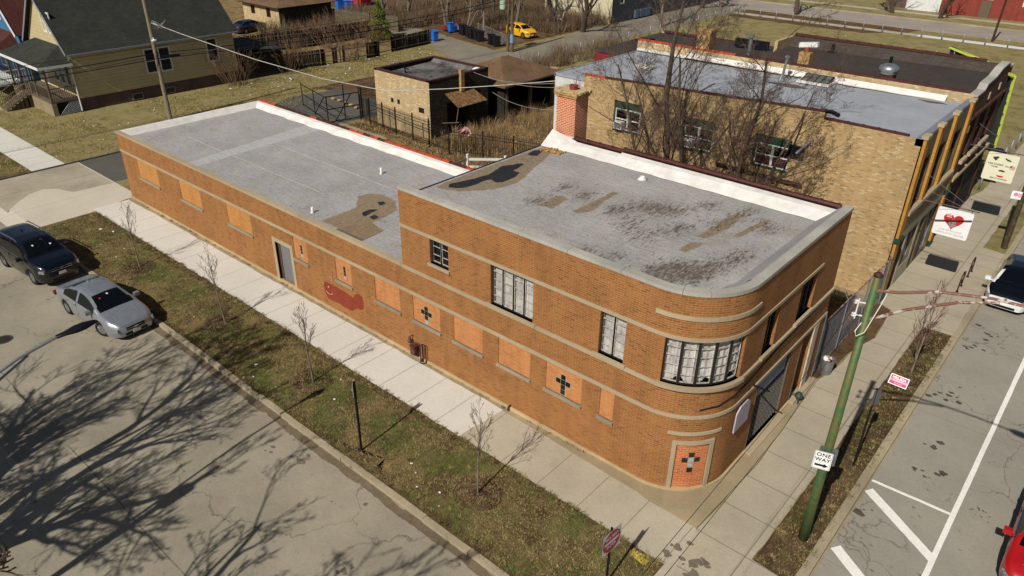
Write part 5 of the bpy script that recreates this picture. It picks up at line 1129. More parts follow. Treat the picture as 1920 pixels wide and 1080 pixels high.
# ================================================================ VEHICLES
def interp(P, x):
    if x <= P[0][0]: return P[0][1]
    for (a, za), (b, zb) in zip(P, P[1:]):
        if x <= b:
            t = (x-a)/(b-a); t = t*t*(3-2*t) if False else t
            return za+(zb-za)*t
    return P[-1][1]
def sm(P, x, r=.08): return (interp(P, x-r)+interp(P, x)*2+interp(P, x+r))/4
def car(name, label, body, L, W, top, belt, wheels, wr=.33, clear=.2, ws=(0, 0), rw=(0, 0), pill=(), sidex=(0, 0), loc=(0, 0, 0), rz=0, hoodm=None, roofm=None, roofx=None, rails=False, steer=0, grp=None, chromes=True, grille='wide', simple=False, tumble=.42, emblem=True, sticker=None):
    t = thing(name, label, 'car', loc, rz, grp)
    n = 72; xs = [-L/2+L*i/n for i in range(n+1)]; W2_ = W/2
    def ring(x):
        e = max(0, (abs(x)-(L/2-.75))/.75); w = W2_*(1-.26*e**2.4); e2 = max(0, (abs(x)-(L/2-.12))/.12)
        zt = sm(top, x); zb = sm(belt, x); h = max(.015, zt-zb); zl = clear+.04*e
        for wx in wheels:
            d = abs(x-wx); R_ = wr+.06
            if d < R_: zl = max(zl, wr+math.sqrt(R_*R_-d*d)*.97)
        z1 = max(zl+.03, clear+.12); z2 = max(zb*.62, z1+.04); z3 = max(zb-.09, z2+.02)
        sh = .05*e2
        k = w*.93; tw = k-tumble*h*(1 if h > .2 else .4)
        q = [(w*.955-sh, zl), (w*.985-sh, z1), (w-sh*.4, z2), (w*.985, z3), (w*.955, zb), (k, zb+min(.03, h*.2)), (tw, zb+h*.84), (tw-.13, zb+h*.955), (tw*.5, zt), (0, zt+.012)]
        xo = x
        return [(xo, y, z) for y, z in q]
    rings = [ring(x) for x in xs]
    B, G_, RF, HD = MB(), {}, MB(), MB()
    def add(mb, a, b, c, d, mb2=None): mb.face([a, b, c, d]); (mb2 or mb).face([(p[0], -p[1], p[2]) for p in (d, c, b, a)])
    for i in range(n):
        x = (xs[i]+xs[i+1])/2; h0 = sm(top, xs[i])-sm(belt, xs[i]); h1 = sm(top, xs[i+1])-sm(belt, xs[i+1])
        for j in range(9):
            a, b, c, d = rings[i][j], rings[i+1][j], rings[i+1][j+1], rings[i][j+1]; mb = B
            if j == 5 and min(h0, h1) > .1 and sidex[0] < x < sidex[1] and not any(p0 < x < p1 for p0, p1 in pill): k_ = sum(x > p1 for p0, p1 in pill); add(G_.setdefault(('side_window', k_, 1), MB()), a, b, c, d, G_.setdefault(('side_window', k_, 2), MB())); continue
            elif j >= 7 and ws[0] < x < ws[1]: mb = G_.setdefault('windshield', MB())
            elif j >= 7 and rw[0] < x < rw[1]: mb = G_.setdefault('rear_window', MB())
            elif roofm and j >= 6 and roofx[0] < x < roofx[1]: mb = RF
            elif hoodm and j >= 5 and x >= ws[1]: mb = HD
            add(mb, a, b, c, d)
    for k, s_ in ((0, -1), (n, 1)):
        r = rings[k]; full = [p for p in r]+[(p[0], -p[1], p[2]) for p in reversed(r[:-1])]
        B.face(full if s_ < 0 else full[::-1])
    bo = B.build('body', body, t, smooth=True, world=False, merge=True)
    if RF.f: RF.build('roof_panel', roofm, t, smooth=True, world=False, merge=True)
    if HD.f: HD.build('hood', hoodm, t, smooth=True, world=False, merge=True)
    for k, mb in G_.items(): mb.build(k if isinstance(k, str) else k[0], MATS['car_glass'], t, smooth=True, world=False, merge=True)
    u = MB(); u.box(-L/2+.25, L/2-.25, -W2_*.84, W2_*.84, clear-.02, .62); u.build('underbody', M_dark, t, world=False)
    for wx in wheels:
        for s_ in (-1, 1):
            rot = Matrix.Translation((wx, s_*(W2_-.13), wr)) @ Matrix.Rotation(R(steer) if wx > 0 else 0, 4, 'Z') @ Matrix.Rotation(math.pi/2, 4, 'X')
            w_ = MB(); w_.lathe([(wr*.55, -.11), (wr*.93, -.11), (wr, -.08), (wr, .08), (wr*.93, .11), (wr*.66, .115), (wr*.64, .07)], (0, 0, 0), 22)
            w_.v = [tuple(rot @ Vector((p[0], p[1], -p[2]*s_))) for p in w_.v]; ty = w_.build('tyre', M_tyre, t, smooth=False, world=False)
            r_ = MB(); r_.lathe([(.03, .1), (wr*.1, .1), (wr*.12, .07), (wr*.5, .06), (wr*.62, .1), (wr*.66, .1)], (0, 0, 0), 22)
            for q in range(0 if simple else 9): a = q*2*math.pi/9; r_.bar((wr*.1*math.cos(a), wr*.1*math.sin(a), .085), (wr*.6*math.cos(a), wr*.6*math.sin(a), .1), .035, .02)
            r_.v = [tuple(rot @ Vector((p[0], p[1], -p[2]*s_))) for p in r_.v]; r_.build('rim', M_rim, ty, world=False)
    zb = interp(belt, L/2-.2)
    for s_ in (-1, 1):
        c = MB(); M = Matrix.Translation((L/2-.2, s_*W2_*.66, zb-.13)) @ Matrix.Rotation(s_*R(-24), 4, 'Z'); c.box(-.14, .14, -.23, .23, -.065, .065, M); c.build('headlight', plain('headlight_lens', '#8c9196', .1, .3, var=.5, scale=20), t, world=False, bevel=.02)
        c = MB(); M = Matrix.Translation((-L/2+.12, s_*W2_*.74, interp(belt, -L/2+.1)-.14)); c.box(-.1, .08, -.2, .16, -.08, .08, M); c.build('tail_light', plain('tail_lens', '#6a1212', .2), t, world=False, bevel=.02)
        mx = ws[1]-.42
        c = MB(); c.box(mx-.07, mx+.1, s_*(W2_+.12)-.11, s_*(W2_+.12)+.11, interp(belt, mx)+.0, interp(belt, mx)+.15); c.bar((mx+.05, s_*W2_*.9, interp(belt, mx)+.02), (mx, s_*(W2_+.1), interp(belt, mx)+.05), .05); c.build('mirror', body, t, world=False, bevel=.03)
        if not simple:
            for hx in [p[0]-.12 for p in pill[:2]]+[sidex[0]+.35]:
                c = MB(); c.box(hx-.09, hx+.09, s_*(W2_*.99)-.02, s_*(W2_*.99)+.02, interp(belt, hx)-.15, interp(belt, hx)-.12); c.build('door_handle', M_chrome if chromes else body, t, world=False)
            c = MB()
            for dx in [(p0+p1)/2 for p0, p1 in pill]+[ws[1]-.75 if False else sidex[1]-.1]: c.box(dx-.006, dx+.006, s_*(W2_*.985)-.012, s_*(W2_*.985)+.012, .38, interp(belt, dx)-.02)
            c.build('door_gap', M_dark, t, world=False)
            if chromes:
                c = MB()
                for i in range(n):
                    if sidex[0] < xs[i] < sidex[1]: p = rings[i][5]; q = rings[i+1][5]; c.bar((p[0], s_*(p[1]+.008), p[2]), (q[0], s_*(q[1]+.008), q[2]), .025)
                c.build('window_trim', M_chrome, t, world=False)
    if grille == 'wide':
        c = MB(); c.box(L/2-.1, L/2+.012, -W2_*.42, W2_*.42, zb-.26, zb-.1); c.build('grille', M_black, t, world=False, bevel=.02)
        c = MB(); c.box(L/2-.1, L/2+.022, -W2_*.48, W2_*.48, zb-.185, zb-.17); c.box(L/2-.1, L/2+.025, -W2_*.5, W2_*.5, zb-.09, zb-.075); c.build('grille_trim', M_chrome, t, world=False)
    c = MB(); c.box(L/2-.12, L/2+.005, -W2_*.5, W2_*.5, clear+.06, clear+.17); c.build('intake', M_black, t, world=False)
    c = MB(); c.box(L/2, L/2+.03, -.16, .16, zb-.42, zb-.3); c.build('licence_plate', M_litter, t, world=False)
    if emblem:
        c = MB()
        if emblem == 'bowtie': c.box(L/2+.02, L/2+.035, -.1, .1, zb-.2, zb-.155); c.box(L/2+.02, L/2+.036, -.04, .04, zb-.215, zb-.14)
        else: c.box(L/2+.02, L/2+.035, -.05, .05, zb-.13, zb-.07)
        c.build('emblem', M_chrome, t, world=False)
    if sticker:
        for (x, y, m) in sticker:
            z = sm(top, x)+.03; sl = (sm(top, x+.1)-sm(top, x-.1))/.2; M = Matrix.Translation((x, y, z)) @ Matrix.Rotation(-math.atan(sl), 4, 'Y'); c = MB(); c.box(-.04, .04, -.035, .035, 0, .004, M); c.build('window_sticker', m, t, world=False)
    if rails:
        for s_ in (-1, 1): 
            c = MB(); c.tube([(roofx[0]+.1, s_*(W2_*.72), sm(top, roofx[0]+.1)-.02), (roofx[0]+.3, s_*W2_*.72, sm(top, roofx[0]+.3)+.05), (roofx[1]-.4, s_*W2_*.72, sm(top, roofx[1]-.4)+.04), (roofx[1]-.2, s_*W2_*.72, sm(top, roofx[1]-.2)-.02)], .025, 6); c.build('roof_rail', M_chrome, t, world=False)
    if not simple:
        c = MB(); c.box(-.08, .12, -.02, .02, sm(top, -.9)+.0, sm(top, -.9)+.07, Matrix.Translation((-.9, 0, 0))); c.build('antenna_fin', body, t, world=False)
        c = MB()
        for y in (-.3, .3): c.bar((ws[1]-.12, y-.25, sm(top, ws[1]-.12)+.03), (ws[1]-.2, y+.3, sm(top, ws[1]-.2)+.04), .018)
        c.build('wiper', M_black, t, world=False)
        for s_ in (-1, 1):
            c = MB()
            for i in range(n):
                if ws[1]+.15 < xs[i] < L/2-.45: 
                    zc = lambda q: sm(top, q)+.014; c.bar((xs[i], s_*(.42+.07*(L/2-xs[i])), zc(xs[i])-.008), (xs[i+1], s_*(.42+.07*(L/2-xs[i+1])), zc(xs[i+1])-.008), .05, .012)
            c.build('hood_crease', hoodm or body, t, world=False)
    return t
glass('car_glass', '#07090b', .12, .04)
P_silver = paint('silver_paint', '#96999d', .3, .6); P_black = paint('black_blue_paint', '#040508', .2, .0); P_white = paint('white_paint_car', '#d2d3d2', .3); P_red = paint('red_paint', '#9c0f12', .3); P_yellow = paint('yellow_paint', '#d6a010', .35)
M_redst = plain('red_sticker', '#a8321f', .6)
car('silver_sedan', 'silver four door sedan with red windscreen marking parked behind the black vehicle', P_silver, 5.1, 1.86,
    [(-2.55, .85), (-2.45, .98), (-1.75, 1.1), (-1.15, 1.36), (-.5, 1.47), (.1, 1.46), (.55, 1.36), (1.35, 1.0), (2.0, .9), (2.42, .78), (2.55, .66)], [(-2.55, .8), (-2.3, .95), (-1.4, .98), (1.2, .93), (2.1, .82), (2.55, .62)],
    (-1.45, 1.42), .34, ws=(.42, 1.34), rw=(-1.75, -1.0), pill=((-.42, -.3),), sidex=(-1.5, 1.0), loc=(-24.55, -6.78, -.12), rz=R(4.3), steer=18, emblem='bowtie', sticker=[(.72, -.35, M_redst), (.62, .02, M_litter)])
car('black_suv', 'black sport utility vehicle with chrome roof rails parked at the left edge', P_black, 4.85, 1.95,
    [(-2.42, 1.1), (-2.36, 1.35), (-2.15, 1.66), (-1.6, 1.75), (-.3, 1.78), (.35, 1.73), (.65, 1.6), (1.25, 1.2), (1.9, 1.13), (2.3, 1.03), (2.42, .9)], [(-2.42, 1.0), (-2.2, 1.14), (1.2, 1.1), (2.2, .98), (2.42, .86)],
    (-1.5, 1.42), .38, clear=.25, ws=(.5, 1.26), rw=(-2.36, -2.1), pill=((-.5, -.38), (-1.5, -1.4)), sidex=(-2.1, .95), loc=(-31.35, -6.95, -.12), rz=R(5), rails=True, roofx=(-2.1, .4), tumble=.3, sticker=[(.75, -.3, M_litter), (.9, .4, M_litter)])
car('white_hatchback', 'small white hatchback with black hood and roof parked beside the bike racks', P_white, 4.0, 1.78,
    [(-2.0, 1.0), (-1.9, 1.3), (-1.6, 1.5), (-.6, 1.57), (.1, 1.54), (.5, 1.42), (1.25, 1.05), (1.65, .95), (1.93, .82), (2.0, .7)], [(-2.0, .95), (-1.4, 1.02), (.2, .9), (1.2, .93), (1.75, .84), (2.0, .66)],
    (-1.28, 1.3), .35, ws=(.4, 1.26), rw=(-1.95, -1.6), pill=((-.35, -.25),), sidex=(-1.5, .9), loc=(4.45, 22.0, -.115), rz=R(-90), hoodm=P_black, roofm=P_black, roofx=(-1.6, .4), chromes=False, grille='', tumble=.33, emblem=True)
car('red_car', 'bright red car cut off at the lower right corner of the photo', P_red, 4.6, 1.82,
    [(-2.3, .9), (-2.2, 1.05), (-1.6, 1.15), (-1.0, 1.38), (-.4, 1.45), (.2, 1.42), (.6, 1.3), (1.3, 1.0), (1.9, .9), (2.25, .78), (2.3, .66)], [(-2.3, .85), (-2.0, .97), (1.1, .92), (1.9, .83), (2.3, .62)],
    (-1.35, 1.33), .33, ws=(.42, 1.3), rw=(-1.65, -1.0), pill=((-.42, -.3),), sidex=(-1.5, 1.0), loc=(8.38, 5.3, -.115), rz=R(-90))
yc = car('yellow_hatchback', 'bright yellow hatchback parked off the alley behind the wooden utility pole', P_yellow, 4.1, 1.75,
    [(-2.05, 1.0), (-1.95, 1.25), (-1.6, 1.42), (-.5, 1.48), (.15, 1.43), (.5, 1.32), (1.1, 1.0), (1.7, .9), (2.0, .76), (2.05, .68)], [(-2.05, .9), (-1.2, .98), (1.1, .92), (1.8, .8), (2.05, .64)],
    (-1.25, 1.25), .32, ws=(.4, 1.08), rw=(-1.95, -1.6), pill=((-.35, -.25),), sidex=(-1.5, .8), loc=(-53.2, 54.4, .01), rz=R(-8), simple=True, chromes=False)
car('dark_parked_car', 'small dark blue car parked by the far tan brick garage', paint('navy_paint', '#1d2233', .3), 4.3, 1.75,
    [(-2.15, .9), (-1.6, 1.1), (-1.0, 1.38), (.2, 1.4), (.6, 1.28), (1.2, 1.0), (2.0, .85), (2.15, .7)], [(-2.15, .85), (-1.2, .95), (1.1, .9), (2.15, .64)],
    (-1.25, 1.25), .32, ws=(.42, 1.18), rw=(-1.6, -1.05), pill=((-.35, -.25),), sidex=(-1.5, .8), loc=(-78.3, 33.4, .01), rz=R(100), simple=True, chromes=False)
tk = thing('red_skip', 'red steel waste container behind the two blue bins at the top edge', 'container', (-86.5, 55.8, 0), R(10))
c = MB(); c.box(-2.2, 2.2, -1.1, 1.1, .25, 2.3); c.build('body', plain('container_red', '#b01812', .5), tk, world=False, bevel=.04)
c = MB()
for i in range(7): c.box(-2.1+i*.68, -1.98+i*.68, -1.16, 1.16, .2, 2.2)
c.build('rib', MATS['container_red'], tk, world=False); c = MB(); c.box(-2.0, 2.0, -1.0, 1.0, 2.28, 2.33); c.build('lid', M_black, tk, world=False)
# ================================================================ STREET FURNITURE
# green light pole with mast arms
gp = thing('green_light_pole', 'tall tapering green painted light pole at the corner carrying a one way sign', 'light pole', (2.96, 1.17, 0))
c = MB(); c.tube([(2.96, 1.17, 0), (2.96, 1.17, 2.2), (2.955, 1.17, 8.69)], [.142, .128, .088], 16); c.build('shaft', M_greenpole, gp, smooth=True)
c = MB(); c.lathe([(.09, 0), (.105, .01), (.105, .06), (.06, .1)], (2.955, 1.17, 8.65), 14); c.build('cap', rusty('cap_rust', '#4a2a22', '#2f1c18', .5), gp)
c = MB(); c.tube([(2.97, 1.17, 8.28), (3.5, 1.17, 8.42), (4.23, 1.18, 8.72), (5.24, 1.2, 8.93), (6.5, 1.22, 9.0), (7.6, 1.22, 9.0)], [.045, .04, .038, .035, .033, .03], 8); c.build('upper_arm', M_rust, gp)
c = MB(); c.tube([(2.97, 1.17, 7.45), (3.72, 1.17, 8.05), (4.68, 1.18, 8.62), (5.4, 1.2, 8.88)], [.045, .04, .036, .03], 8); c.build('lower_arm', M_rust, gp)
lm = MB(); lm.lathe([(.02, 0), (.12, .05), (.16, .15), (.1, .2), (.02, .22)], (0, 0, 0), 14)
lm.v = [(x*2.6+7.9, y+1.22, z+8.86) for x, y, z in lm.v]; lm.build('lamp_head', M_black, gp, smooth=True)
c = MB()
for z in (7.9, 7.55): c.tube([(2.86, 1.14, z), (2.70, 1.08, z)], .018, 5); c.lathe([(.03, 0), (.055, .02), (.03, .05), (.055, .08), (.03, .1)], (2.68, 1.08, z-.05), 8)
c.bar((2.72, 1.08, 7.45), (2.72, 1.08, 8.0), .03); c.build('insulator_rack', M_whitepaint, gp)
c = MB(); c.tube([(2.9, 1.08, 7.4), (2.84, .95, 7.2), (2.9, .9, 7.1), (3.05, .95, 7.25), (3.2, 1.1, 8.0), (3.25, 1.15, 8.33)], .012, 5); c.build('looped_wire', M_whitepaint, gp)
M_signblk = plain('sign_black', '#121212', .5); M_signwht = plain('sign_white', '#dcdcda', .35, var=.03); M_signred = plain('sign_red', '#96202e', .5, var=.1); M_signback = plain('sign_back', '#6f7174', .5, .5)
def roundrect(w, h, r, n=5):
    out = []
    for cx, cy, a0 in ((w/2-r, h/2-r, 0), (-w/2+r, h/2-r, 90), (-w/2+r, -h/2+r, 180), (w/2-r, -h/2+r, 270)):
        for i in range(n+1): a = R(a0+90*i/n); out.append((cx+r*math.cos(a), cy+r*math.sin(a)))
    return out
def plate(name, w, h, r, M, m, back, parent, th=.004, poly=None):
    poly = poly or roundrect(w, h, r); mb = MB(); mb.face([M @ Vector((x, y, th/2)) for x, y in poly])
    mb.m = 1; mb.face([M @ Vector((x, y, -th/2)) for x, y in reversed(poly)])
    for i in range(len(poly)):
        a = poly[i]; b = poly[(i+1) % len(poly)]; mb.face([M @ Vector((a[0], a[1], -th/2)), M @ Vector((b[0], b[1], -th/2)), M @ Vector((b[0], b[1], th/2)), M @ Vector((a[0], a[1], th/2))])
    return mb.build(name, [m, back], parent, world=False)
def face_M(loc, yaw, pitch=0.0, roll=0.0):       # plate local x right, y up, z = facing direction (horizontal angle yaw from +X)
    z = Vector((math.cos(yaw), math.sin(yaw), 0)); y = Vector((0, 0, 1)); x = y.cross(z)
    return Matrix.Translation(loc) @ Matrix((x, y, z)).transposed().to_4x4() @ Matrix.Rotation(pitch, 4, 'X') @ Matrix.Rotation(roll, 4, 'Z')
def letters(parent, body, size, M, dx, dy, m, sp=1.0, bold=.0): return text_obj(body, size, m, 'lettering', parent, M @ Matrix.Translation((dx, dy, .004)), .001, sp, bold)
ow = thing('one_way_sign', 'white ONE WAY sign with black arrow strapped low on the green pole', 'sign', (2.93, 1.0, 3.1))
M = face_M((0, -.02, 0), R(-72)); plate('panel', .46, .6, .04, M, M_signwht, M_signback, ow)
b_ = MB(); pr = roundrect(.43, .57, .03); pi_ = roundrect(.415, .555, .025)
for i in range(len(pr)): j = (i+1) % len(pr); b_.face([M @ Vector((*pr[i], .0035)), M @ Vector((*pr[j], .0035)), M @ Vector((*pi_[j], .0035)), M @ Vector((*pi_[i], .0035))])
b_.build('border', M_signblk, ow, world=False)
letters(ow, 'ONE', .165, M, 0, .18, M_signblk, 1.1, .003); letters(ow, 'WAY', .165, M, 0, .02, M_signblk, 1.05, .003)
a_ = MB(); a_.face([M @ Vector((x, y, .006)) for x, y in [(-.17, -.2), (.06, -.2), (.06, -.235), (.18, -.165), (.06, -.095), (.06, -.13), (-.17, -.13)]]); a_.build('arrow', M_signblk, ow, world=False)
M2 = face_M((.06, .12, .1), R(108)); plate('rear_panel', .46, .6, .04, M2, M_signback, M_signback, ow)
def post(mb, x, y, h, w=.055): mb.box(x-w/2, x+w/2, y-w/4, y+w/4, 0, h); return mb
M_post = plain('dark_sign_post', '#171311', .7, .3)
dn = thing('do_not_enter_sign', 'red and white DO NOT ENTER sign on a dark post near the bottom edge', 'sign', (-.43, -3.93, 0))
c = MB(); c.box(-.03, .03, -.015, .015, 0, 2.12); c.build('post', M_post, dn, world=False)
M = face_M((.03, 0, 1.66), R(-4)); plate('panel', .76, .76, .05, M, plain('dirty_sign_white', '#bdb7bc', .5), M_signback, dn)
d_ = MB(); d_.face([M @ Vector((.36*math.cos(R(a)), .36*math.sin(R(a)), .004)) for a in range(0, 360, 10)]); d_.build('red_disc', M_signred, dn, world=False)
d_ = MB(); d_.face([M @ Vector((x, y, .006)) for x, y in ((-.3, -.05), (.3, -.05), (.3, .05), (-.3, .05))]); d_.build('bar', MATS['dirty_sign_white'], dn, world=False)
letters(dn, 'DO NOT', .13, M, 0, .16, MATS['dirty_sign_white'], 1.0, .002).location = (0.002, 0, 0); letters(dn, 'ENTER', .13, M, 0, -.16, MATS['dirty_sign_white'], 1.0, .002).location = (0.002, 0, 0)
ps = thing('parking_sign', 'thin dark sign post with edge on pale plate in the parkway grass', 'sign', (-9.53, -4.97, 0))
c = MB(); c.box(-.03, .03, -.03, .03, 0, 2.82); c.build('post', M_post, ps, world=False)
M = face_M((-.05, 0, 2.52), R(222)); plate('panel', .3, .5, .03, M, M_signback, M_signwht, ps)
st = thing('street_sign_post', 'dark post with grey sign seen from behind between green pole and young tree', 'sign', (2.98, 5.32, 0))
c = MB(); c.box(-.03, .03, -.03, .03, 0, 3.1); c.build('post', M_post, st, world=False)
M = face_M((.04, .02, 2.78), R(-28)); plate('panel', .32, .6, .03, M, M_signback, M_signback, st)
ys = thing('yard_sign', 'small pink and white campaign yard sign reading MELISSA on the dry parkway', 'sign', (2.72, 10.75, 0))
M = Matrix.Translation((0, 0, .30)) @ Matrix.Rotation(R(-2), 4, 'Z') @ Matrix.Rotation(R(52), 4, 'X'); plate('panel', .66, .4, .01, M, M_signwht, M_signwht, ys, .008)
d_ = MB(); d_.face([M @ Vector((x, y, .006)) for x, y in ((-.3, -.17), (.3, -.17), (.3, .17), (-.3, .17))]); d_.build('field', plain('magenta_field', '#a8174f', .5, var=.05), ys, world=False)
M_pink = plain('pink_band', '#d7709a', .5); d_ = MB(); d_.face([M @ Vector((x, y, .0065)) for x, y in ((-.29, -.06), (.29, -.06), (.29, .03), (-.29, .03))]); d_.build('band', M_pink, ys, world=False)
letters(ys, 'MELISSA', .135, M @ Matrix.Translation((0, 0, .004)), 0, .08, M_signwht, 1.0, .003); letters(ys, 'CONYEARS ERVIN', .06, M @ Matrix.Translation((0, 0, .004)), 0, -.02, M_signwht, 1.0, .001); letters(ys, 'TREASURER', .05, M @ Matrix.Translation((0, 0, .004)), 0, -.11, M_signwht, 1.2)
c = MB(); c.tube([(-.2, .1, 0), (-.2, .06, .3)], .006, 4); c.tube([(.2, .1, 0), (.2, .06, .3)], .006, 4); c.build('wire_leg', M_galv, ys, world=False)
# projecting shop signs
def hanging(name, label, y, x0, x1, z0, z1, m):
    t = thing(name, label, 'sign', ((x0+x1)/2, y, z0)); w, h = x1-x0, z1-z0; M = face_M((0, 0, h/2), R(-90)); plate('panel', w, h, .09, M, m, m, t, .08)
    b = MB(); b.tube([(-(x0+x1)/2+.02, 0, h+.1), (w/2+.15, 0, h+.12)], .022, 6); b.bar((-w*.42, 0, h), (-w*.42, 0, h+.1), .02); b.bar((w*.42, 0, h), (w*.42, 0, h+.11), .02); b.build('arm', rusty('arm_rust', '#4a2c25', '#2f1c18', .4), t, world=False)
    for a in (((-(x0+x1)/2+.02, .0, h+1.3), (w/2, 0, h+.12)), ((-(x0+x1)/2+.02, .9, h+.3), (w*.3, 0, h+.12)), ((-(x0+x1)/2+.02, -.9, h+.4), (w*.3, 0, h+.12))): b = MB(); b.tube(a, .007, 4); b.build('guy_wire', M_galvd, t, world=False)
    return t, M
M_banner = plain('white_sign_face', '#d9d6d6', .5, var=.04); hs, M = hanging('heart_sign', 'white hanging sign with a red heart over the sidewalk by the yellow brick shop', 19.5, .87, 2.29, 2.93, 4.2, M_banner)
def heart(sx, cx, cy): return [(cx+sx*16*math.sin(t)**3/16, cy+sx*(13*math.cos(t)-5*math.cos(2*t)-2*math.cos(3*t)-math.cos(4*t))/16) for t in [2*math.pi*i/40 for i in range(40)]]
d_ = MB(); d_.face([M @ Vector((x, y, .044)) for x, y in heart(.4, 0, .12)]); d_.build('heart', plain('heart_red', '#b3221f', .5, var=.05), hs, world=False)
d_ = MB(); d_.face([M @ Vector((.0+.15*math.cos(R(a)), .0+.2*math.sin(R(a)), .047)) for a in range(0, 360, 15)]); d_.build('grey_emblem', plain('emblem_grey', '#8d7a7e', .6, var=.5, scale=30), hs, world=False)
letters(hs, 'LIVE WITH LOVE', .11, M @ Matrix.Translation((0, 0, .042)), 0, -.36, plain('faded_grey_text', '#8f8d8d', .6), 1.1); letters(hs, 'COMMUNITY CENTER', .11, M @ Matrix.Translation((0, 0, .042)), 0, -.5, MATS['faded_grey_text'], 1.05); letters(hs, 'LIVE', .1, M @ Matrix.Translation((0, 0, .044)), -.2, .36, M_signwht, 1, .003); letters(hs, 'WITH', .08, M @ Matrix.Translation((0, 0, .044)), -.2, .27, M_signwht, 1, .002)
c = MB(); c.bar((-1.0, -.12, .55), (.7, -.12, 1.0), .035); c.build('cross_bar', M_dktile, hs, world=False)
M_cream_s = plain('cream_sign_face', '#cfcdb2', .5, var=.04); cs, M = hanging('cream_sign', 'cream hanging shop sign with black sketches and small flag further up the sidewalk', 29.0, .86, 2.3, 2.92, 4.4, M_cream_s)
M_blktxt = plain('faded_black_text', '#3c3d3a', .6, var=.3)
for s_, q in (('VISA UNISEX', (-.25, .14, .13)), ('773-488', (-.28, .0, .1)), ('CELL', (.3, .12, .1)), ('BEAUTY SUPPLIES', (.08, -.6, .1))): letters(cs, s_, q[2], M @ Matrix.Translation((0, 0, .042)), q[0], q[1], M_blktxt, 1, .002)
d_ = MB()
for cx, cy, rr_ in ((-.35, .45, .1), (-.25, .5, .07), (-.3, .38, .06), (.25, .45, .07), (.35, .42, .05), (.15, .5, .05)): d_.face([M @ Vector((cx+rr_*(1+.4*math.sin(a*3))*math.cos(a), cy+rr_*.8*math.sin(a), .045)) for a in [i*.4 for i in range(15)]])
d_.build('sketch', M_blktxt, cs, world=False)
d_ = MB(); d_.face([M @ Vector((.12+.16*math.cos(R(a)), -.2+.09*math.sin(R(a)), .045)) for a in range(0, 181, 20)]); d_.build('black_crescent', M_signblk, cs, world=False)
d_ = MB(); d_.face([M @ Vector((.12+.18*math.cos(R(a)), -.42+.09*math.sin(R(a)), .045)) for a in range(180, 361, 20)]); d_.build('red_crescent', MATS['heart_red'], cs, world=False)
d_ = MB(); d_.face([M @ Vector((x, y, .045)) for x, y in ((.42, .0), (.66, .0), (.66, .2), (.42, .2))]); d_.build('flag', plain('faded_flag', '#c79a86', .6, var=.3, scale=20), cs, world=False)
d_ = MB(); d_.face([M @ Vector((x, y, .048)) for x, y in ((.42, .1), (.52, .1), (.52, .2), (.42, .2))]); d_.build('flag_canton', plain('canton_blue', '#40507c', .6), cs, world=False)
bp = thing('wooden_sign_pole', 'short brown pole with a pink and white notice near the right edge', 'pole', (3.12, 27.45, 0))
c = MB(); c.tube([(0, 0, 0), (0, 0, 6.5)], [.15, .12], 10); c.build('shaft', rusty('mossy_pole', '#3f3226', '#4a5a24', .3), bp, world=False)
M = face_M((-.22, -.15, 2.95), R(-80)); plate('notice', .55, .42, .03, M, M_signwht, M_signwht, bp); d_ = MB(); d_.face([M @ Vector((-.08+.1*math.cos(R(a)), .03+.1*math.sin(R(a)), .006)) for a in range(0, 360, 24)]); d_.build('pink_emblem', M_pink, bp, world=False)
d_ = MB(); d_.face([M @ Vector((x, y, .006)) for x, y in ((.02, -.1), (.2, -.1), (.2, .12), (.02, .12))]); d_.build('pink_text_block', plain('pale_pink', '#c9a0a4', .6), bp, world=False)
# street lamp whose post stands off the lower left of the picture
sl = thing('street_lamp', 'grey mast arm street lamp reaching in from the left edge', 'street lamp', (-11.25, -18.9, 0))
def W(*p): return (p[0]+11.25, p[1]+18.9, p[2])
c = MB(); c.tube([W(-11.25, -18.9, 0), W(-11.35, -18.9, 9.6)], [.13, .09], 12); c.build('shaft', M_woodpole, sl, world=False)
c = MB(); c.tube([W(-11.35, -18.9, 5.0), W(-11.8, -16.5, 5.35), W(-12.3, -13.9, 5.86), W(-12.42, -12.6, 6.24), W(-12.45, -11.65, 6.41)], .04, 8); c.build('mast_arm', M_galv, sl, world=False)
c = MB(); c.tube([W(-11.35, -18.9, 4.3), W(-11.9, -15.9, 5.0), W(-12.35, -13.4, 5.78), W(-12.44, -12.35, 6.22)], .03, 8); c.build('brace', M_galvd, sl, world=False)
c = MB(); c.lathe([(.03, 0), (.075, .04), (.09, .25), (.15, .5), (.15, .72), (.08, .98), (.01, 1.05)], (0, 0, 0), 14)
Mh = Matrix.Translation(W(-12.45, -11.68, 6.41)) @ Matrix.Rotation(R(-88), 4, 'X') @ Matrix.Scale(.6, 4, (0, 1, 0)); c.v = [tuple(Mh @ Vector(p)) for p in c.v]; c.build('lamp_head', M_black, sl, smooth=True, world=False)
c = MB(); c.lathe([(.24, 0), (.24, .75), (.18, .8)], W(-11.35, -18.65, 7.55), 14); c.tube([W(-11.35, -18.6, 8.3), W(-11.4, -18.5, 8.55)], .08, 6); c.build('transformer', M_galvd, sl, world=False)
# wires: corner wires
for dx in (0, .28):
    c = MB(); c.tube([(2.7+dx*.3, 1.08, 7.9-dx), (2.72+dx, -3.6, 7.05), (2.78+dx, -8.4, 7.0), (2.9+dx, -16, 7.6), (3+dx, -28, 8.6)], .006, 4)
    single('overhead_wire', c, M_wire, ('thin overhead wire crossing the corner walk, the one nearer the curved wall', 'thin overhead wire crossing the corner walk, the one farther from the curved wall')[dx > 0], 'wire', (2.7+dx*.3, 1.08, 0), group='wires over the corner')
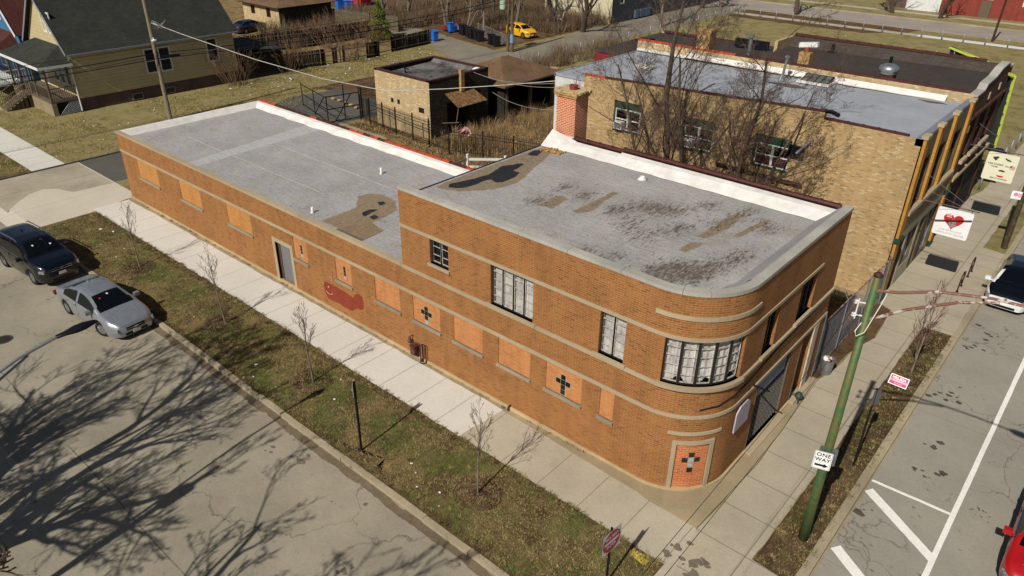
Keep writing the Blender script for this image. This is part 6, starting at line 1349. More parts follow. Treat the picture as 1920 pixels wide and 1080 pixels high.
# left utility pole and its cables
up = thing('utility_pole', 'weathered wooden utility pole with small lamp standing in the lot behind the low wing', 'utility pole', (-50.07, 9.1, 0))
c = MB(); c.tube([(0, 0, 0), (-.15, -.05, 11.5)], [.17, .11], 10); c.build('shaft', wood('grey_pole_wood', '#857a66', '#6a6050', (4, 4, .6)), up, world=False)
c = MB(); c.tube([(0, 0, 5.9), (.25, -.1, 6.15), (.5, -.2, 6.1)], .03, 5); c.lathe([(.02, 0), (.16, .05), (.2, .14), (.05, .2)], (.62, -.25, 5.92), 10); c.build('lamp', M_whitepaint, up, world=False)
c = MB(); c.tube([(.12, 0, 4.2), (.12, 0, 5.2)], .06, 6); c.tube([(.2, .2, 4.75), (.3, 1.6, 4.7)], .07, 6); c.build('cable_box', M_black, up, world=False)
def sagpts(a, b, sag, n=14):
    a = Vector(a); b = Vector(b); return [a.lerp(b, i/n)-Vector((0, 0, sag*4*(i/n)*(1-i/n))) for i in range(n+1)]
UP = Vector((-50.1, 9.1, 0)); PB = Vector((-48.0, 46.9, 0)); PA = Vector((-50.5, -30, 0))
for i, (za, zb, s0, rr_, dx) in enumerate(((5.0, 5.6, .55, .035, 0), (4.65, 5.2, .5, .03, .15), (5.5, 6.2, .4, .016, -.2), (4.85, 5.4, .75, .016, .1))):
    c = MB(); c.tube(sagpts(UP+Vector((dx, 0, za)), PB+Vector((dx, 0, zb)), s0), rr_, 4); c.tube(sagpts(UP+Vector((dx, 0, za)), PA+Vector((dx, 0, zb+.2)), s0), rr_, 4)
    single('utility_cable', c, M_wire, ('thickest black cable strung low past the yellow house to the alley pole', 'second thick black cable just below the thickest one on the pole', 'thin topmost black cable on the wooden pole by the yellow house', 'thin slack black cable sagging lowest past the yellow house')[i], 'cable', tuple(UP+Vector((dx, 0, za))), group='black cables on the utility pole')
c = MB(); pts = [(-50.0, 9.3, 7.1), (-47.5, 10.1, 6.55), (-41.4, 12.0, 5.4), (-34.5, 12.6, 5.1), (-29.0, 13.3, 5.15), (-25.5, 15.0, 5.6), (-22.3, 16.5, 6.1), (-19.05, 17.3, 6.75)]
pp = []
for i in range(len(pts)-1):
    for t_ in (0, .33, .66): pp.append(tuple(Vector(pts[i]).lerp(Vector(pts[i+1]), t_)))
c.tube(pp+[pts[-1]], .026, 5); single('service_cable', c, plain('pale_cable', '#aaa69e', .6), 'thick pale service cable sagging from the utility pole across the yard', 'cable', (-50, 9.3, 7.1))
c = MB()
for k in range(3): c.tube([(-49.3+.5*math.cos(a*.7)+.1*k, 9.3+.5*math.sin(a*.7), 7.0+.25*math.sin(a*1.1)+.1*k) for a in range(10)], .02, 4)
single('cable_coil', c, plain('grey_coil', '#8e8a84', .6), 'loose coil of cable hanging beside the top of the utility pole', 'cable', (-49.3, 9.3, 7.0))
for a, b, s_ in (((-33, 24.5, 4.0), (-19, 17.6, 6.6), .4), ((-33, 25, 3.8), (-19, 18.5, 6.2), .4), ((-31, 25, 2.6), (-19, 18.3, 5.0), .5)):
    c = MB(); c.tube(sagpts(a, b, s_), .018, 4); single('yard_wire', c, plain('pale_wire', '#8f857a', .6), 'thin pale wires strung from the brick garage to the white wall', 'wire', a, group='wires over the back yard')
ap_ = thing('alley_pole', 'wooden alley utility pole with transformer in front of the yellow hatchback', 'utility pole', (-47.95, 46.7, 0))
c = MB(); c.tube([(0, 0, 0), (0, 0, 10)], [.2, .14], 10); c.tube([(-.5, -.1, 0), (-.4, -.1, 6.0)], [.16, .14], 8); c.build('shaft', M_woodpole, ap_, world=False)
c = MB(); c.lathe([(.32, 0), (.34, .1), (.34, 1.3), (.2, 1.4)], (-.9, -.5, 4.4), 14); c.build('transformer', plain('pale_green_can', '#9fb09a', .5), ap_, world=False)
c = MB(); c.lathe([(.215, 0), (.215, .9)], (0, 0, 1.0), 10); c.build('blue_band', plain('blue_wrap', '#7089a8', .7), ap_, world=False)
c = MB(); c.tube([(-10.5, 92.5, 0), (-10.3, 92.4, 8.5)], [.14, .1], 8); single('far_pole', c, rusty('far_pole_brown', '#3c2a22', '#2c1f1a', .3), 'thin brown pole at the kerb of the far street', 'pole', (-10.5, 92.5, 0))
c = MB(); c.tube([(-78.6, 50.2, 0), (-78.4, 50.2, 8)], [.2, .15], 8); single('far_wooden_pole', c, M_woodpole, 'wooden pole beside the red container and blue bins', 'utility pole', (-78.6, 50.2, 0))
# ---- fences
M_iron = plain('iron_fence', '#1a1715', .7, .3)
def picket(name, label, pts, h=1.9, step=.13, post_every=2.0, grp=None, tall=.25):
    t = thing(name, label, 'fence', (*pts[0], 0), 0, grp); pk = MB(); rl = MB(); po = MB()
    for a, b in zip(pts, pts[1:]):
        a = Vector((*a, 0)); b = Vector((*b, 0)); L = (b-a).length; n = int(L/step)
        for i in range(n): q = a.lerp(b, i/n); pk.box(q.x-.009, q.x+.009, q.y-.009, q.y+.009, .1, h+tall*.3*(i % 2))
        for z in (.35, h-.35, h-.15): rl.bar(a+Vector((0, 0, z)), b+Vector((0, 0, z)), .03)
        k = max(1, round(L/post_every))
        for i in range(k+1 if b == Vector((*pts[-1], 0)) else k): q = a.lerp(b, i/k); po = MB(); po.box(q.x-.035, q.x+.035, q.y-.035, q.y+.035, 0, h+.15); po.build('post', M_iron, t)
    pk.build('pickets', M_iron, t); rl.build('rail', M_iron, t); return t
picket('iron_picket_fence', 'black iron picket fence in front of the flat roofed brick garage', [(-39.6, 19.2), (-38.1, 18.9), (-36.4, 18.75), (-34.7, 18.55), (-32.7, 18.4), (-30.9, 18.3)])
picket('iron_picket_fence', 'black iron picket fence running through the dry weeds behind the front half', [(-30.9, 18.3), (-28.6, 18.0), (-26.3, 18.9), (-24.2, 19.6), (-22, 20.2), (-20.2, 20.6)], 1.8)
picket('iron_picket_fence', 'short black iron fence panel left of the buff garage wall', [(-39.9, 19.6), (-40.3, 22.5)], 2.3, .11)
gt_ = thing('chain_link_gate', 'tall wide metal frame gate across the asphalt drive', 'gate', (-40.5, 16.8, 0))
c = MB()
for a, b in (((-40.5, 16.8, .12), (-39.9, 19.4, .12)), ((-40.5, 16.8, 2.05), (-39.9, 19.4, 2.05)), ((-40.5, 16.8, 1.1), (-39.9, 19.4, 1.1)), ((-40.5, 16.8, .1), (-40.5, 16.8, 2.1)), ((-39.9, 19.4, 0), (-39.9, 19.4, 2.6)), ((-40.2, 18.2, .1), (-40.2, 18.2, 2.8)), ((-40.4, 17.4, .1), (-40.1, 18.8, 2.0))): c.bar(a, b, .06)
c.build('frame', M_iron, gt_)
c = MB()
for a, b in (((-46.2, 18.5, 0), (-46.2, 18.5, 1.9)), ((-46.2, 18.5, 1.75), (-40.5, 16.8, 2.0)), ((-46.2, 18.5, 1.0), (-40.5, 16.8, 1.1)), ((-46.2, 18.5, .15), (-40.5, 16.8, .15)), ((-43.3, 17.6, 0), (-43.3, 17.6, 1.9)), ((-43.3, 17.6, .1), (-41.0, 16.95, 1.9))): c.bar(a, b, .05)
c.build('leaf', M_iron, gt_)
# chain link in the gap
def chainlink(name, label, a, b, h, arms=True):
    t = thing(name, label, 'fence', (a[0], a[1], 0)); a = Vector((*a, 0)); b = Vector((*b, 0)); L = (b-a).length; n = int(L/.14); mb = MB(); d = (b-a)/L
    k = int((L+h)/.14)
    for i in range(k):
        s0 = i*.14-h; 
        for sg in (1, -1):
            p0 = (s0, 0) if sg > 0 else (s0, h); p1 = (s0+h, h) if sg > 0 else (s0+h, 0)
            q = [p0, p1]
            if q[0][0] < 0: tt = -q[0][0]/h; q[0] = (0, q[0][1]+(q[1][1]-q[0][1])*tt)
            if q[1][0] > L: tt = (q[1][0]-L)/h; q[1] = (L, q[1][1]+((p0[1]-p1[1]))*tt)
            if q[1][0]-q[0][0] > .05: mb.tube([a+d*q[0][0]+Vector((0, 0, q[0][1])), a+d*q[1][0]+Vector((0, 0, q[1][1]))], .004, 3, False)
    mb.build('mesh', M_galvd, t); r_ = MB(); r_.tube([a+Vector((0, 0, h)), b+Vector((0, 0, h))], .022, 6); r_.tube([a+Vector((0, 0, .05)), b+Vector((0, 0, .05))], .012, 5); r_.build('rail', M_rust, t)
    m_ = max(1, round(L/2.4))
    for i in range(m_+1):
        r_ = MB(); q = a.lerp(b, i/m_); r_.tube([q, q+Vector((0, 0, h+.06))], .032, 7)
        if arms: r_.tube([q+Vector((0, 0, h)), q+Vector((-d.y*.25, d.x*.25, h+.4))], .014, 4)
        r_.build('post', M_galvd, t)
    return t
chainlink('chain_link_fence', 'rusty topped chain link fence closing the gap between the two brick buildings', (-.05, 9.3), (.1, 16.9), 2.3)
chainlink('chain_link_fence', 'chain link fence along the back of the dry lot by the alley', (-58, 52.0), (-49.4, 48.3), 1.2, False)
# board fences
def boards(name, label, pts, h, m, gaps=(), w=.15, seed=1):
    t = thing(name, label, 'fence', (*pts[0], 0)); bd = MB(); rn = random.Random(seed); rl = MB(); pos = 0
    for a, b in zip(pts, pts[1:]):
        a = Vector((*a, 0)); b = Vector((*b, 0)); L = (b-a).length; n = int(L/w); d = (b-a)/L; ang = math.atan2(d.y, d.x)
        for i in range(n):
            s_ = pos+i*w
            if any(g0 < s_ < g1 for g0, g1 in gaps):
                if bd.f: bd.build('boards', m, t); bd = MB()
                continue
            M = Matrix.Translation(a+d*(i*w)) @ Matrix.Rotation(ang, 4, 'Z') @ Matrix.Rotation(rn.uniform(-.02, .02), 4, 'Y'); bd.box(0, w*.9, -.012, .012, 0, h*rn.uniform(.95, 1.03), M)
        for z in (.3, h*.8): rl.bar(a+Vector((0, 0, z))-Vector((-d.y, d.x, 0))*.04, b+Vector((0, 0, z))-Vector((-d.y, d.x, 0))*.04, .05, .08)
        k = max(1, round(L/2.4))
        for i in range(k+1): q = a.lerp(b, i/k); rl.box(q.x-.05, q.x+.05, q.y-.05, q.y+.05, 0, h*1.02)
        pos += L
    if bd.f: bd.build('boards', m, t); rl.build('rails', M_woodgrey, t); return t
boards('board_fence', 'dark board fence with missing boards along the littered lot', [(-58.2, 24.6), (-57.2, 28.5), (-56.6, 34.8), (-57.2, 37.6), (-57.6, 43.7)], 1.55, M_wooddark, [(4.4, 5.2), (5.8, 6.3), (6.6, 9.2), (11.0, 13.2)])
boards('board_fence', 'tall dark board fence further back behind the bushes', [(-67.2, 25.0), (-65.6, 33.5), (-65.4, 43.2)], 1.9, M_wooddark, seed=4)
boards('board_fence', 'brown board fence ending at the blue bins near the top edge', [(-77.0, 44.0), (-70.0, 45.2), (-65.5, 45.8)], 1.8, M_woodgrey, seed=6)
wr_ = thing('white_rail_fence', 'short white wooden rail section behind the roof edge', 'fence', (-25.2, 16.3, 0))
c = MB()
for x, y, h in ((-25.2, 16.3, 1.3), (-23.4, 17.9, 1.2)): c.box(x-.07, x+.07, y-.07, y+.07, 0, h)
for z in (.95, .45): c.bar((-25.2, 16.3, z), (-23.4, 17.9, z), .04, .16)
c.build('rails', M_whitepaint, wr_); c = MB(); c.bar((-25.2, 16.3, 1.0), (-26.2, 13.8, .3), .06, .14); c.bar((-25.2, 16.3, .5), (-25.6, 13.9, .05), .06, .1); c.build('slanted_rail', M_woodgrey, wr_)
# alley and lot posts
proto = thing('guard_post', 'x', 'post'); c = MB(); c.tube([(0, 0, 0), (0, 0, 1.15)], .06, 8); c.build('shaft', M_galvd, proto, world=False, smooth=True); c = MB(); c.lathe([(.065, 0), (.065, .02), (.03, .05), (.001, .055)], (0, 0, 1.15), 8); c.build('cap', M_galv, proto, world=False)
ORD = ['first', 'second', 'third', 'fourth', 'fifth', 'sixth', 'seventh', 'eighth', 'ninth', 'tenth', 'eleventh', 'twelfth', 'thirteenth', 'fourteenth', 'fifteenth', 'sixteenth', 'seventeenth', 'eighteenth', 'nineteenth', 'twentieth']
used = False
for i in range(20):
    place(proto, used, (-42.3+random.uniform(-.06, .06), 44.4+i*2.38, .01), 0, 'grey steel post by the alley, %s from the hip roofed garage' % ORD[i], 'guard posts along the alley'); used = True
for i in range(19): place(proto, True, (-41.2+i*2.35, 89.2+random.uniform(-.05, .05), .02), 0, 'grey steel post by the far street, %s from the alley corner' % ORD[i], 'guard posts along the far street')
for i in range(13): place(proto, True, (.15+random.uniform(-.04, .04), 36.0+i*2.2, .01), 0, 'grey steel post by the main sidewalk, %s beyond the dark building' % ORD[i], 'guard posts by the main sidewalk')
c = MB(); c.tube([(-12.5, 35.5, .5), (-40.5, 63.0, .5)], .05, 4)
single('guard_cable', MB().tube(sagpts((-41.0, 71, .6), (-13.2, 40.5, .9), .1), .04, 4), M_coping, 'thin pale pipe rail across the vacant lot behind the black roof', 'rail', (-41, 71, .6))
# bike racks, can, bins
proto = thing('bike_rack', 'x', 'bike rack'); c = MB(); c.tube([(0, -.38, 0), (0, -.38, .62), (0, -.3, .8), (0, 0, .88), (0, .3, .8), (0, .38, .62), (0, .38, 0)], .03, 8); c.build('hoop', M_dktile, proto, world=False, smooth=True); c = MB(); c.box(-.06, .06, -.46, -.3, 0, .015); c.box(-.06, .06, .3, .46, 0, .015); c.build('foot_plate', M_dktile, proto, world=False)
place(proto, False, (2.5, 20.9, .02), 0, 'dark hoop bike rack, the nearer of the two by the white car', 'bike racks'); place(proto, True, (2.5, 22.9, .02), 0, 'dark hoop bike rack, the farther of the two by the white car', 'bike racks')
tc = thing('metal_dustbin', 'galvanised dustbin heaped with white and red rubbish by the doorway step', 'bin', (.33, 9.85, 0))
c = MB(); c.lathe([(.19, .0), (.25, .62), (.27, .63), (.265, .66), (.23, .64), (.21, .5)], (0, 0, 0), 18); c.build('can', M_galv, tc, world=False, smooth=False)
c = MB(); rn = random.Random(9)
for i in range(9): c.sphere((rn.uniform(-.12, .12), rn.uniform(-.12, .12), .62+rn.uniform(0, .1)), rn.uniform(.06, .11), 7, 4, .7)
c.build('rubbish', M_litter, tc, world=False); c = MB()
for i in range(4): c.sphere((rn.uniform(-.1, .1), rn.uniform(-.1, .1), .72), .05, 6, 4, .6)
c.build('red_rubbish', plain('rubbish_red', '#a02c26', .7), tc, world=False)
def bin_proto(m, nm):
    t = thing(nm, 'x', 'bin'); c = MB(); b = [(-.24, -.26), (.24, -.26), (.24, .26), (-.24, .26)]; tp = [(x*1.22, y*1.25) for x, y in b]
    for i in range(4): j = (i+1) % 4; c.face([(*b[i], .1), (*b[j], .1), (*tp[j], .98), (*tp[i], .98)])
    c.face([(*q, .1) for q in b[::-1]]); c.face([(*q, .98) for q in tp]); c.build('tub', m, t, world=False)
    c = MB(); c.face([(-.31, -.36, .98), (.31, -.36, .98), (.31, .36, 1.05), (-.31, .36, 1.05)]); c.box(-.31, .31, -.36, -.33, .93, .99); c.box(-.25, .25, .33, .42, 1.0, 1.05); c.build('lid', m, t, world=False)
    for s_ in (-1, 1): c = MB(); c.tube([(s_*.2, .27, .1), (s_*.27, .27, .1)], .1, 10); c.build('wheel', M_tyre, t, world=False)
    return t
M_binblk = plain('bin_black', '#16171a', .5, var=.1); M_binblue = plain('bin_blue', '#1d5fb8', .5, var=.08)
pb = bin_proto(M_binblk, 'wheeled_bin'); u_ = False
for i, (x, y) in enumerate([(-57.3, 49.7), (-56.3, 49.2), (-55.3, 48.95), (-54.4, 48.6), (-52.3, 48.2), (-51.1, 47.7), (-59.3, 50.6), (-58.6, 50.1)]): place(pb, u_, (x, y, .012), R(155+random.uniform(-12, 12)), 'black wheeled bin by the alley, %s' % ('leftmost in the row of four', 'second from left in the row of four', 'third from left in the row of four', 'rightmost in the row of four', 'left one of the pair by the pole', 'right one of the pair by the pole', 'nearest the blue bin', 'second from the blue bin')[i], 'black bins along the alley', 1.15); u_ = True
pb2 = bin_proto(M_binblue, 'wheeled_bin'); place(pb2, False, (-60.7, 50.1, .012), R(170), 'blue wheeled bin left of the black bins by the alley', None, 1.15); place(pb2, True, (-58.3, 45.0, .012), R(80), 'blue wheeled bin half hidden at the end of the board fence'); place(pb2, True, (-82.6, 50.2, .012), R(170), 'light blue wheeled bin, left of the pair at the top edge', 'blue bins at the top', 1.6); place(pb2, True, (-80.9, 50.5, .012), R(165), 'light blue wheeled bin, right of the pair at the top edge', 'blue bins at the top', 1.6)
ch_ = thing('garden_chair', 'white plastic chair standing under the trees by the cream house', 'chair', (-55.0, 64.4, 0), R(200)); c = MB(); c.box(-.25, .25, -.25, .25, .42, .46); c.build('seat', M_whitepaint, ch_, world=False); c = MB(); M = Matrix.Translation((-.25, 0, .45)) @ Matrix.Rotation(R(-12), 4, 'Y'); c.box(-.02, .02, -.25, .25, 0, .6, M); c.build('backrest', M_whitepaint, ch_, world=False)
for x, y in ((-.22, -.22), (.22, -.22), (.22, .22), (-.22, .22)): c = MB(); c.box(x-.03, x+.03, y-.03, y+.03, 0, .75 if x > 0 else .45); c.build('leg', M_whitepaint, ch_, world=False)
ch_.scale = (1.5,)*3
# wheel stops, manhole
proto = None
for i, (x, y) in enumerate([(-45.9, 21.3), (-45.0, 21.3), (-44.1, 21.2), (-43.2, 21.1), (-42.3, 20.9), (-41.4, 20.7)]):
    c = MB(); c.sphere((0, 0, .16), .27, 8, 5, .6); o = c.build('boulder', plain('tan_boulder', '#a08050', .9, var=.3), None, world=False); o.location = (x, y, 0); o.rotation_euler = (0, 0, i*1.3); o.scale = (.9, .6, .7); tag(o, 'tan boulder in the row across the asphalt drive behind the gate', 'rock', 'boulders across the drive')
mh = thing('manhole_cover', 'round cast iron manhole cover in the street at the left edge', 'manhole cover', (-25.8, -10.4, -.118)); c = MB(); c.lathe([(.36, 0), (.36, .006), (.3, .006)], (0, 0, 0), 28); c.build('rim', plain('cast_iron', '#4a433c', .7, .3), mh, world=False); c = MB()
for i in range(-3, 4): w_ = math.sqrt(max(0, .27**2-(i*.075)**2)); c.box(-w_, w_, i*.075-.02, i*.075+.02, .004, .012)
c.build('ribs', M_black, mh, world=False)
# litter as separate scraps
rn = random.Random(31); base = None
def scrap(x, y, s_, z=.02, grp='litter scraps on the turf', lab='small white scrap of litter lying on the turf'):
    global base
    if base is None: mbs = []
    mb = MB(); n = 6; mb.face([(s_*rn.uniform(.5, 1)*math.cos(i/n*6.28), s_*rn.uniform(.4, .8)*math.sin(i/n*6.28), rn.uniform(0, s_*.4)) for i in range(n)])
    o = mb.build('litter_scrap', M_litter, None, world=False); o.location = (x, y, z); tag(o, lab, 'litter', grp)
for x, y, s_ in [(-33.5, -3.2, .16), (-32.7, -2.9, .1), (-30.3, -3.4, .06), (-31.6, -4.0, .05), (-29.6, -4.1, .07), (-26.5, -5.0, .04), (-17.2, -5.0, .05), (-16.4, -4.6, .12), (-15.8, -5.1, .06), (-14.6, -4.9, .05), (-12.4, -3.9, .07), (-7.8, -4.3, .07), (-7.4, -4.5, .05), (-6.9, -4.9, .05), (-6.2, -4.6, .06), (-5.8, -5.0, .04), (-13.2, -3.0, .05), (-21.5, -4.4, .05)]: scrap(x, y, s_, .03)
for i in range(64):
    t_ = rn.random(); y = 17+24*t_; x = -55.2+2.2*t_*0+rn.gauss(0, 1.2)+ (2 if rn.random() < .3 else 0); scrap(x, y, rn.uniform(.05, .17), .03, 'litter scraps across the lot', 'white litter scrap scattered in the rough lot by the board fence')
for i in range(30): scrap(rn.uniform(-56, -46), rn.uniform(-4, 16), rn.uniform(.04, .12), .03, 'litter scraps on the far lawn', 'small pale litter scrap on the lawn beside the yellow house')
for i in range(24): scrap(rn.uniform(-30.5, -22), rn.uniform(19, 25), rn.uniform(.08, .2), .12, 'litter scraps in the weeds', 'white litter scrap caught in the dry weeds behind the yard')
for i in range(10): scrap(rn.uniform(-38, -3), rn.uniform(40, 85), rn.uniform(.1, .2), .03, 'litter scraps in the vacant lot', 'white litter scrap on the green vacant lot')
# ================================================================ VEGETATION
def grow(rn, base, direction, length, radius, levels, kids=(5, 4, 4, 3), up=.25, wander=.16, angle=(.35, .75), ratio=.62, start=.25, twig_r=.006, cutoff=.022, gnarl=1.0, thin=(.45, .65)):
    wood_, twig_ = MB(), MB()
    def br(p, d, L, r, lv):
        n = 6 if lv == 0 else (5 if lv == 1 else (4 if lv == 2 else 3)); pts = [p.copy()]; rr = [r]; dd = d.normalized()
        for i in range(n):
            dd = (dd + Vector((rn.gauss(0, 1), rn.gauss(0, 1), rn.gauss(0, .6)))*wander*gnarl + Vector((0, 0, up))*.35).normalized()
            p = p + dd*(L/n); pts.append(p.copy()); rr.append(max(twig_r, r*(1-.72*(i+1)/n)))
        (wood_ if r > cutoff else twig_).tube(pts, rr, 7 if r > .08 else (5 if r > .03 else 3), False)
        if lv >= levels: return
        k = kids[min(lv, len(kids)-1)]
        for j in range(k):
            t = start+(1-start)*(j+rn.random()*.9)/k; i = min(n-1, int(t*n)); f = t*n-i; q = pts[i].lerp(pts[i+1], f); ax = (pts[i+1]-pts[i]).normalized()
            a = rn.uniform(*angle); phi = rn.uniform(0, 6.283)+j*2.4; o = ax.orthogonal().normalized(); o = (Matrix.Rotation(phi, 3, ax) @ o)
            nd = (ax*math.cos(a)+o*math.sin(a)).normalized(); br(q, nd, L*ratio*rn.uniform(.7, 1.15)*(1-.35*t), max(twig_r, rr[i]*rn.uniform(*thin)), lv+1)
    if isinstance(base, list):
        for (p, d, L, r) in base: br(Vector(p), Vector(d), L, r, 0)
    else: br(Vector(base), Vector(direction), length, radius, 0)
    return wood_, twig_
def tree(name, label, loc, stems, levels, seed, group=None, mb_=None, mt=None, **k):
    rn = random.Random(seed); t = thing(name, label, 'tree', loc, 0, group); w_, g_ = grow(rn, stems, None, 0, 0, levels, **k)
    w_.build('trunk', mb_ or M_bark, t, world=False, smooth=True)
    if g_.f: g_.build('crown', mt or M_twig, t, world=False)
    return t
# the two ragged trees between the buildings
tree('bare_tree', 'tall bare many stemmed tree, left of the two in front of the yellow brick wall', (-9.4, 14.3, 0), [((0, 0, 0), (.02, 0, 1), 12.6, .19), ((.3, .1, 0), (.28, .05, 1), 10.2, .15), ((-.1, .1, .2), (-.32, 0, 1), 9.6, .12), ((.1, .1, 3.0), (-.55, -.05, .85), 6.2, .09), ((.2, 0, 3.4), (.5, .1, .9), 6.0, .08)], 4, 11, kids=(15, 9, 7, 4), up=.12, ratio=.47, angle=(.55, 1.0), wander=.1, start=.3, twig_r=.004, cutoff=.03, thin=(.28, .42))
tree('bare_tree', 'bare spreading tree, right of the two in front of the yellow brick wall', (-6.9, 14.6, 0), [((0, 0, 0), (-.06, 0, 1), 11.2, .15), ((.2, 0, 0), (.22, 0, 1), 9.0, .13), ((.3, -.1, .1), (.05, .1, 1), 9.4, .1), ((.4, 0, 3.4), (.5, 0, .8), 4.6, .08), ((.1, 0, 3.2), (-.6, 0, .8), 5.2, .07)], 4, 23, kids=(14, 9, 7, 4), up=.12, ratio=.41, angle=(.55, 1.0), wander=.12, start=.3, twig_r=.004, cutoff=.03, thin=(.28, .42))
for i, (x, y, h) in enumerate([(-11.3, 15.8, 3.0), (-12.3, 14.8, 3.4), (-10.6, 13.6, 2.6)]):
    tree('brush_clump', 'clump of thin bare suckers at the foot of the yellow brick wall', (x, y, 0), [((random.Random(i*20+q).uniform(-.5, .5), random.Random(i*30+q).uniform(-.4, .4), 0), (random.Random(q).uniform(-.25, .25), random.Random(q+9).uniform(-.2, .2), 1), h*1.7*random.Random(q+3).uniform(.6, 1.1), .025) for q in range(9)], 2, 40+i, 'suckers by the wall', kids=(7, 4), ratio=.35, up=.3, twig_r=.006)
# street saplings
SAPL = ['slender bare sapling nearest the parked cars', 'slender bare sapling beside the grey door', 'slender bare sapling opposite the gas meter', 'slender bare sapling in the widest mulch ring near the corner']
for i, (x, y, h, ln) in enumerate([(-27.83, -3.78, 2.9, (-.1, 0)), (-20.06, -3.77, 3.1, (-.08, 0)), (-13.89, -3.76, 3.1, (-.03, 0)), (-5.32, -3.81, 3.05, (.02, 0))]):
    tree('street_sapling', SAPL[i], (x, y, 0), [((0, 0, 0), (ln[0], ln[1], 1), h*.93, .038)], 3, 60+i, 'young street trees', M_barklt, M_barklt, kids=(15, 5, 3), ratio=.4, up=.3, angle=(.4, .7), wander=.03, start=.42, twig_r=.0045, cutoff=.02)
tree('street_sapling', 'bushy bare young tree with reddish tips on the main street parkway', (2.85, 12.1, 0), [((0, 0, 0), (.03, .06, 1), 3.2, .045), ((0, .05, .3), (-.15, .2, 1), 2.4, .03)], 3, 71, None, M_barklt, plain('reddish_twig', '#6a463c', .9, var=.3), kids=(13, 6, 3), ratio=.42, up=.35, angle=(.3, .6), wander=.05, start=.2, twig_r=.005, cutoff=.02)
# big street trees standing off the lower left; their shadows lie on the side street
tree('street_tree', 'large bare tree out of frame that throws branch shadows on the side street', (-14.3, -19.6, 0), [((0, 0, 0), (.0, .04, 1), 9.5, .5), ((.9, .2, 0), (.22, .12, 1), 7.6, .4), ((-.8, 0, 0), (-.3, .1, 1), 8.5, .4), ((-1.4, .4, 0), (-.6, .3, 1), 7.5, .3), ((.1, .1, 2.6), (.3, .3, .9), 6.6, .26), ((-.1, .1, 3.0), (-.45, .4, .9), 7.2, .24), ((0, .1, 3.4), (-.1, .55, .8), 6.5, .2)], 4, 5, None, kids=(7, 6, 5, 4), ratio=.62, up=.2, angle=(.4, .85), wander=.15, start=.35, twig_r=.014)  # extra thick stems added out of view to deepen the shadow mass
tree('street_tree', 'smaller bare tree out of frame that shadows the bottom of the side street', (-6.3, -20.2, 0), [((0, 0, 0), (.06, .1, 1), 8.2, .3), ((0, .1, 2.6), (-.3, .5, .9), 6.2, .18), ((.1, .1, 3), (.3, .4, .9), 5.6, .15)], 4, 8, None, kids=(5, 4, 4, 3), ratio=.6, up=.2, angle=(.4, .85), wander=.18, start=.35, twig_r=.014)
# shrubs
def shrub(name, label, loc, h, w, n, seed, m, group=None, cat='shrub', kids=(5, 3)):
    rn = random.Random(seed); st = []
    for _ in range(n): a = rn.uniform(0, 6.28); rr_ = rn.random()**.6; st.append(((math.cos(a)*rr_*w*.25, math.sin(a)*rr_*w*.25, 0), (math.cos(a)*rr_*.75, math.sin(a)*rr_*.75, 1), h*rn.uniform(.7, 1.1), .022))
    rn2 = random.Random(seed+1); w_, g_ = grow(rn2, st, None, 0, 0, 2, kids=kids, up=.12, ratio=.42, wander=.09, start=.25, twig_r=.008, cutoff=.0)
    t = thing(name, label, cat, loc, 0, group); w_.build('stems', m, t, world=False); return t
M_shr = plain('shrub_stem', '#7a5f49', .9, var=.3, scale=4)
for i, (x, y, h, w, lb) in enumerate([(-55.9, 18.3, 3.2, 3.6, 'leggy bare shrub at the rear corner of the yellow house'), (-57.0, 24.4, 3.4, 3.2, 'bare shrub in front of the broken board fence, left of two'), (-57.0, 31.8, 3.4, 3.4, 'bare shrub in front of the broken board fence, right of two'), (-60.5, 26.6, 3, 4, 'dark thicket shrub between the two board fences'), (-63.5, 34, 3.6, 3.6, 'thin bare shrub against the tall back board fence'), (-58.5, 21.6, 2.6, 3.0, 'low bare shrub beside the lean-to of the yellow house'), (-62.0, 38.5, 3, 3.6, 'bare shrub left of the evergreen')]):
    shrub('bare_shrub', lb, (x, y, 0), h, w, 30, 90+i, M_shr)
# evergreen
eg = thing('evergreen_shrub', 'green and bronze cone shaped evergreen between the board fences', 'tree', (-64.0, 41.7, 0)); rn = random.Random(6)
c = MB(); c.tube([(0, 0, 0), (0, 0, 2.6)], [.12, .03], 6); c.build('trunk', M_bark, eg, world=False)
cm = [MB(), MB(), MB()]
for i in range(8000):
    z = 4.0*rn.random()**1.25+.05; rmax = 1.5*(1-(z/4.2)**1.6)*(.85+.15*math.sin(z*5)); a = rn.uniform(0, 6.28); r_ = rmax*(.55+.5*rn.random()**.5); p = Vector((r_*math.cos(a), r_*math.sin(a), z)); s_ = rn.uniform(.04, .11)
    d1 = Vector((rn.gauss(0, 1), rn.gauss(0, 1), rn.gauss(.8, .6))).normalized(); d2 = d1.orthogonal().normalized(); cm[0 if rn.random() < .5 else (1 if z > 1.4 else 2)].face([p, p+d1*s_+d2*s_*.5, p+d1*s_*1.8, p+d1*s_-d2*s_*.5])
for q, cc in zip(cm, ('#4a5c1e', '#66702a', '#7a6a35')): q.build('foliage', plain('ev_'+cc[1:], cc, .9, var=.3), eg, world=False)
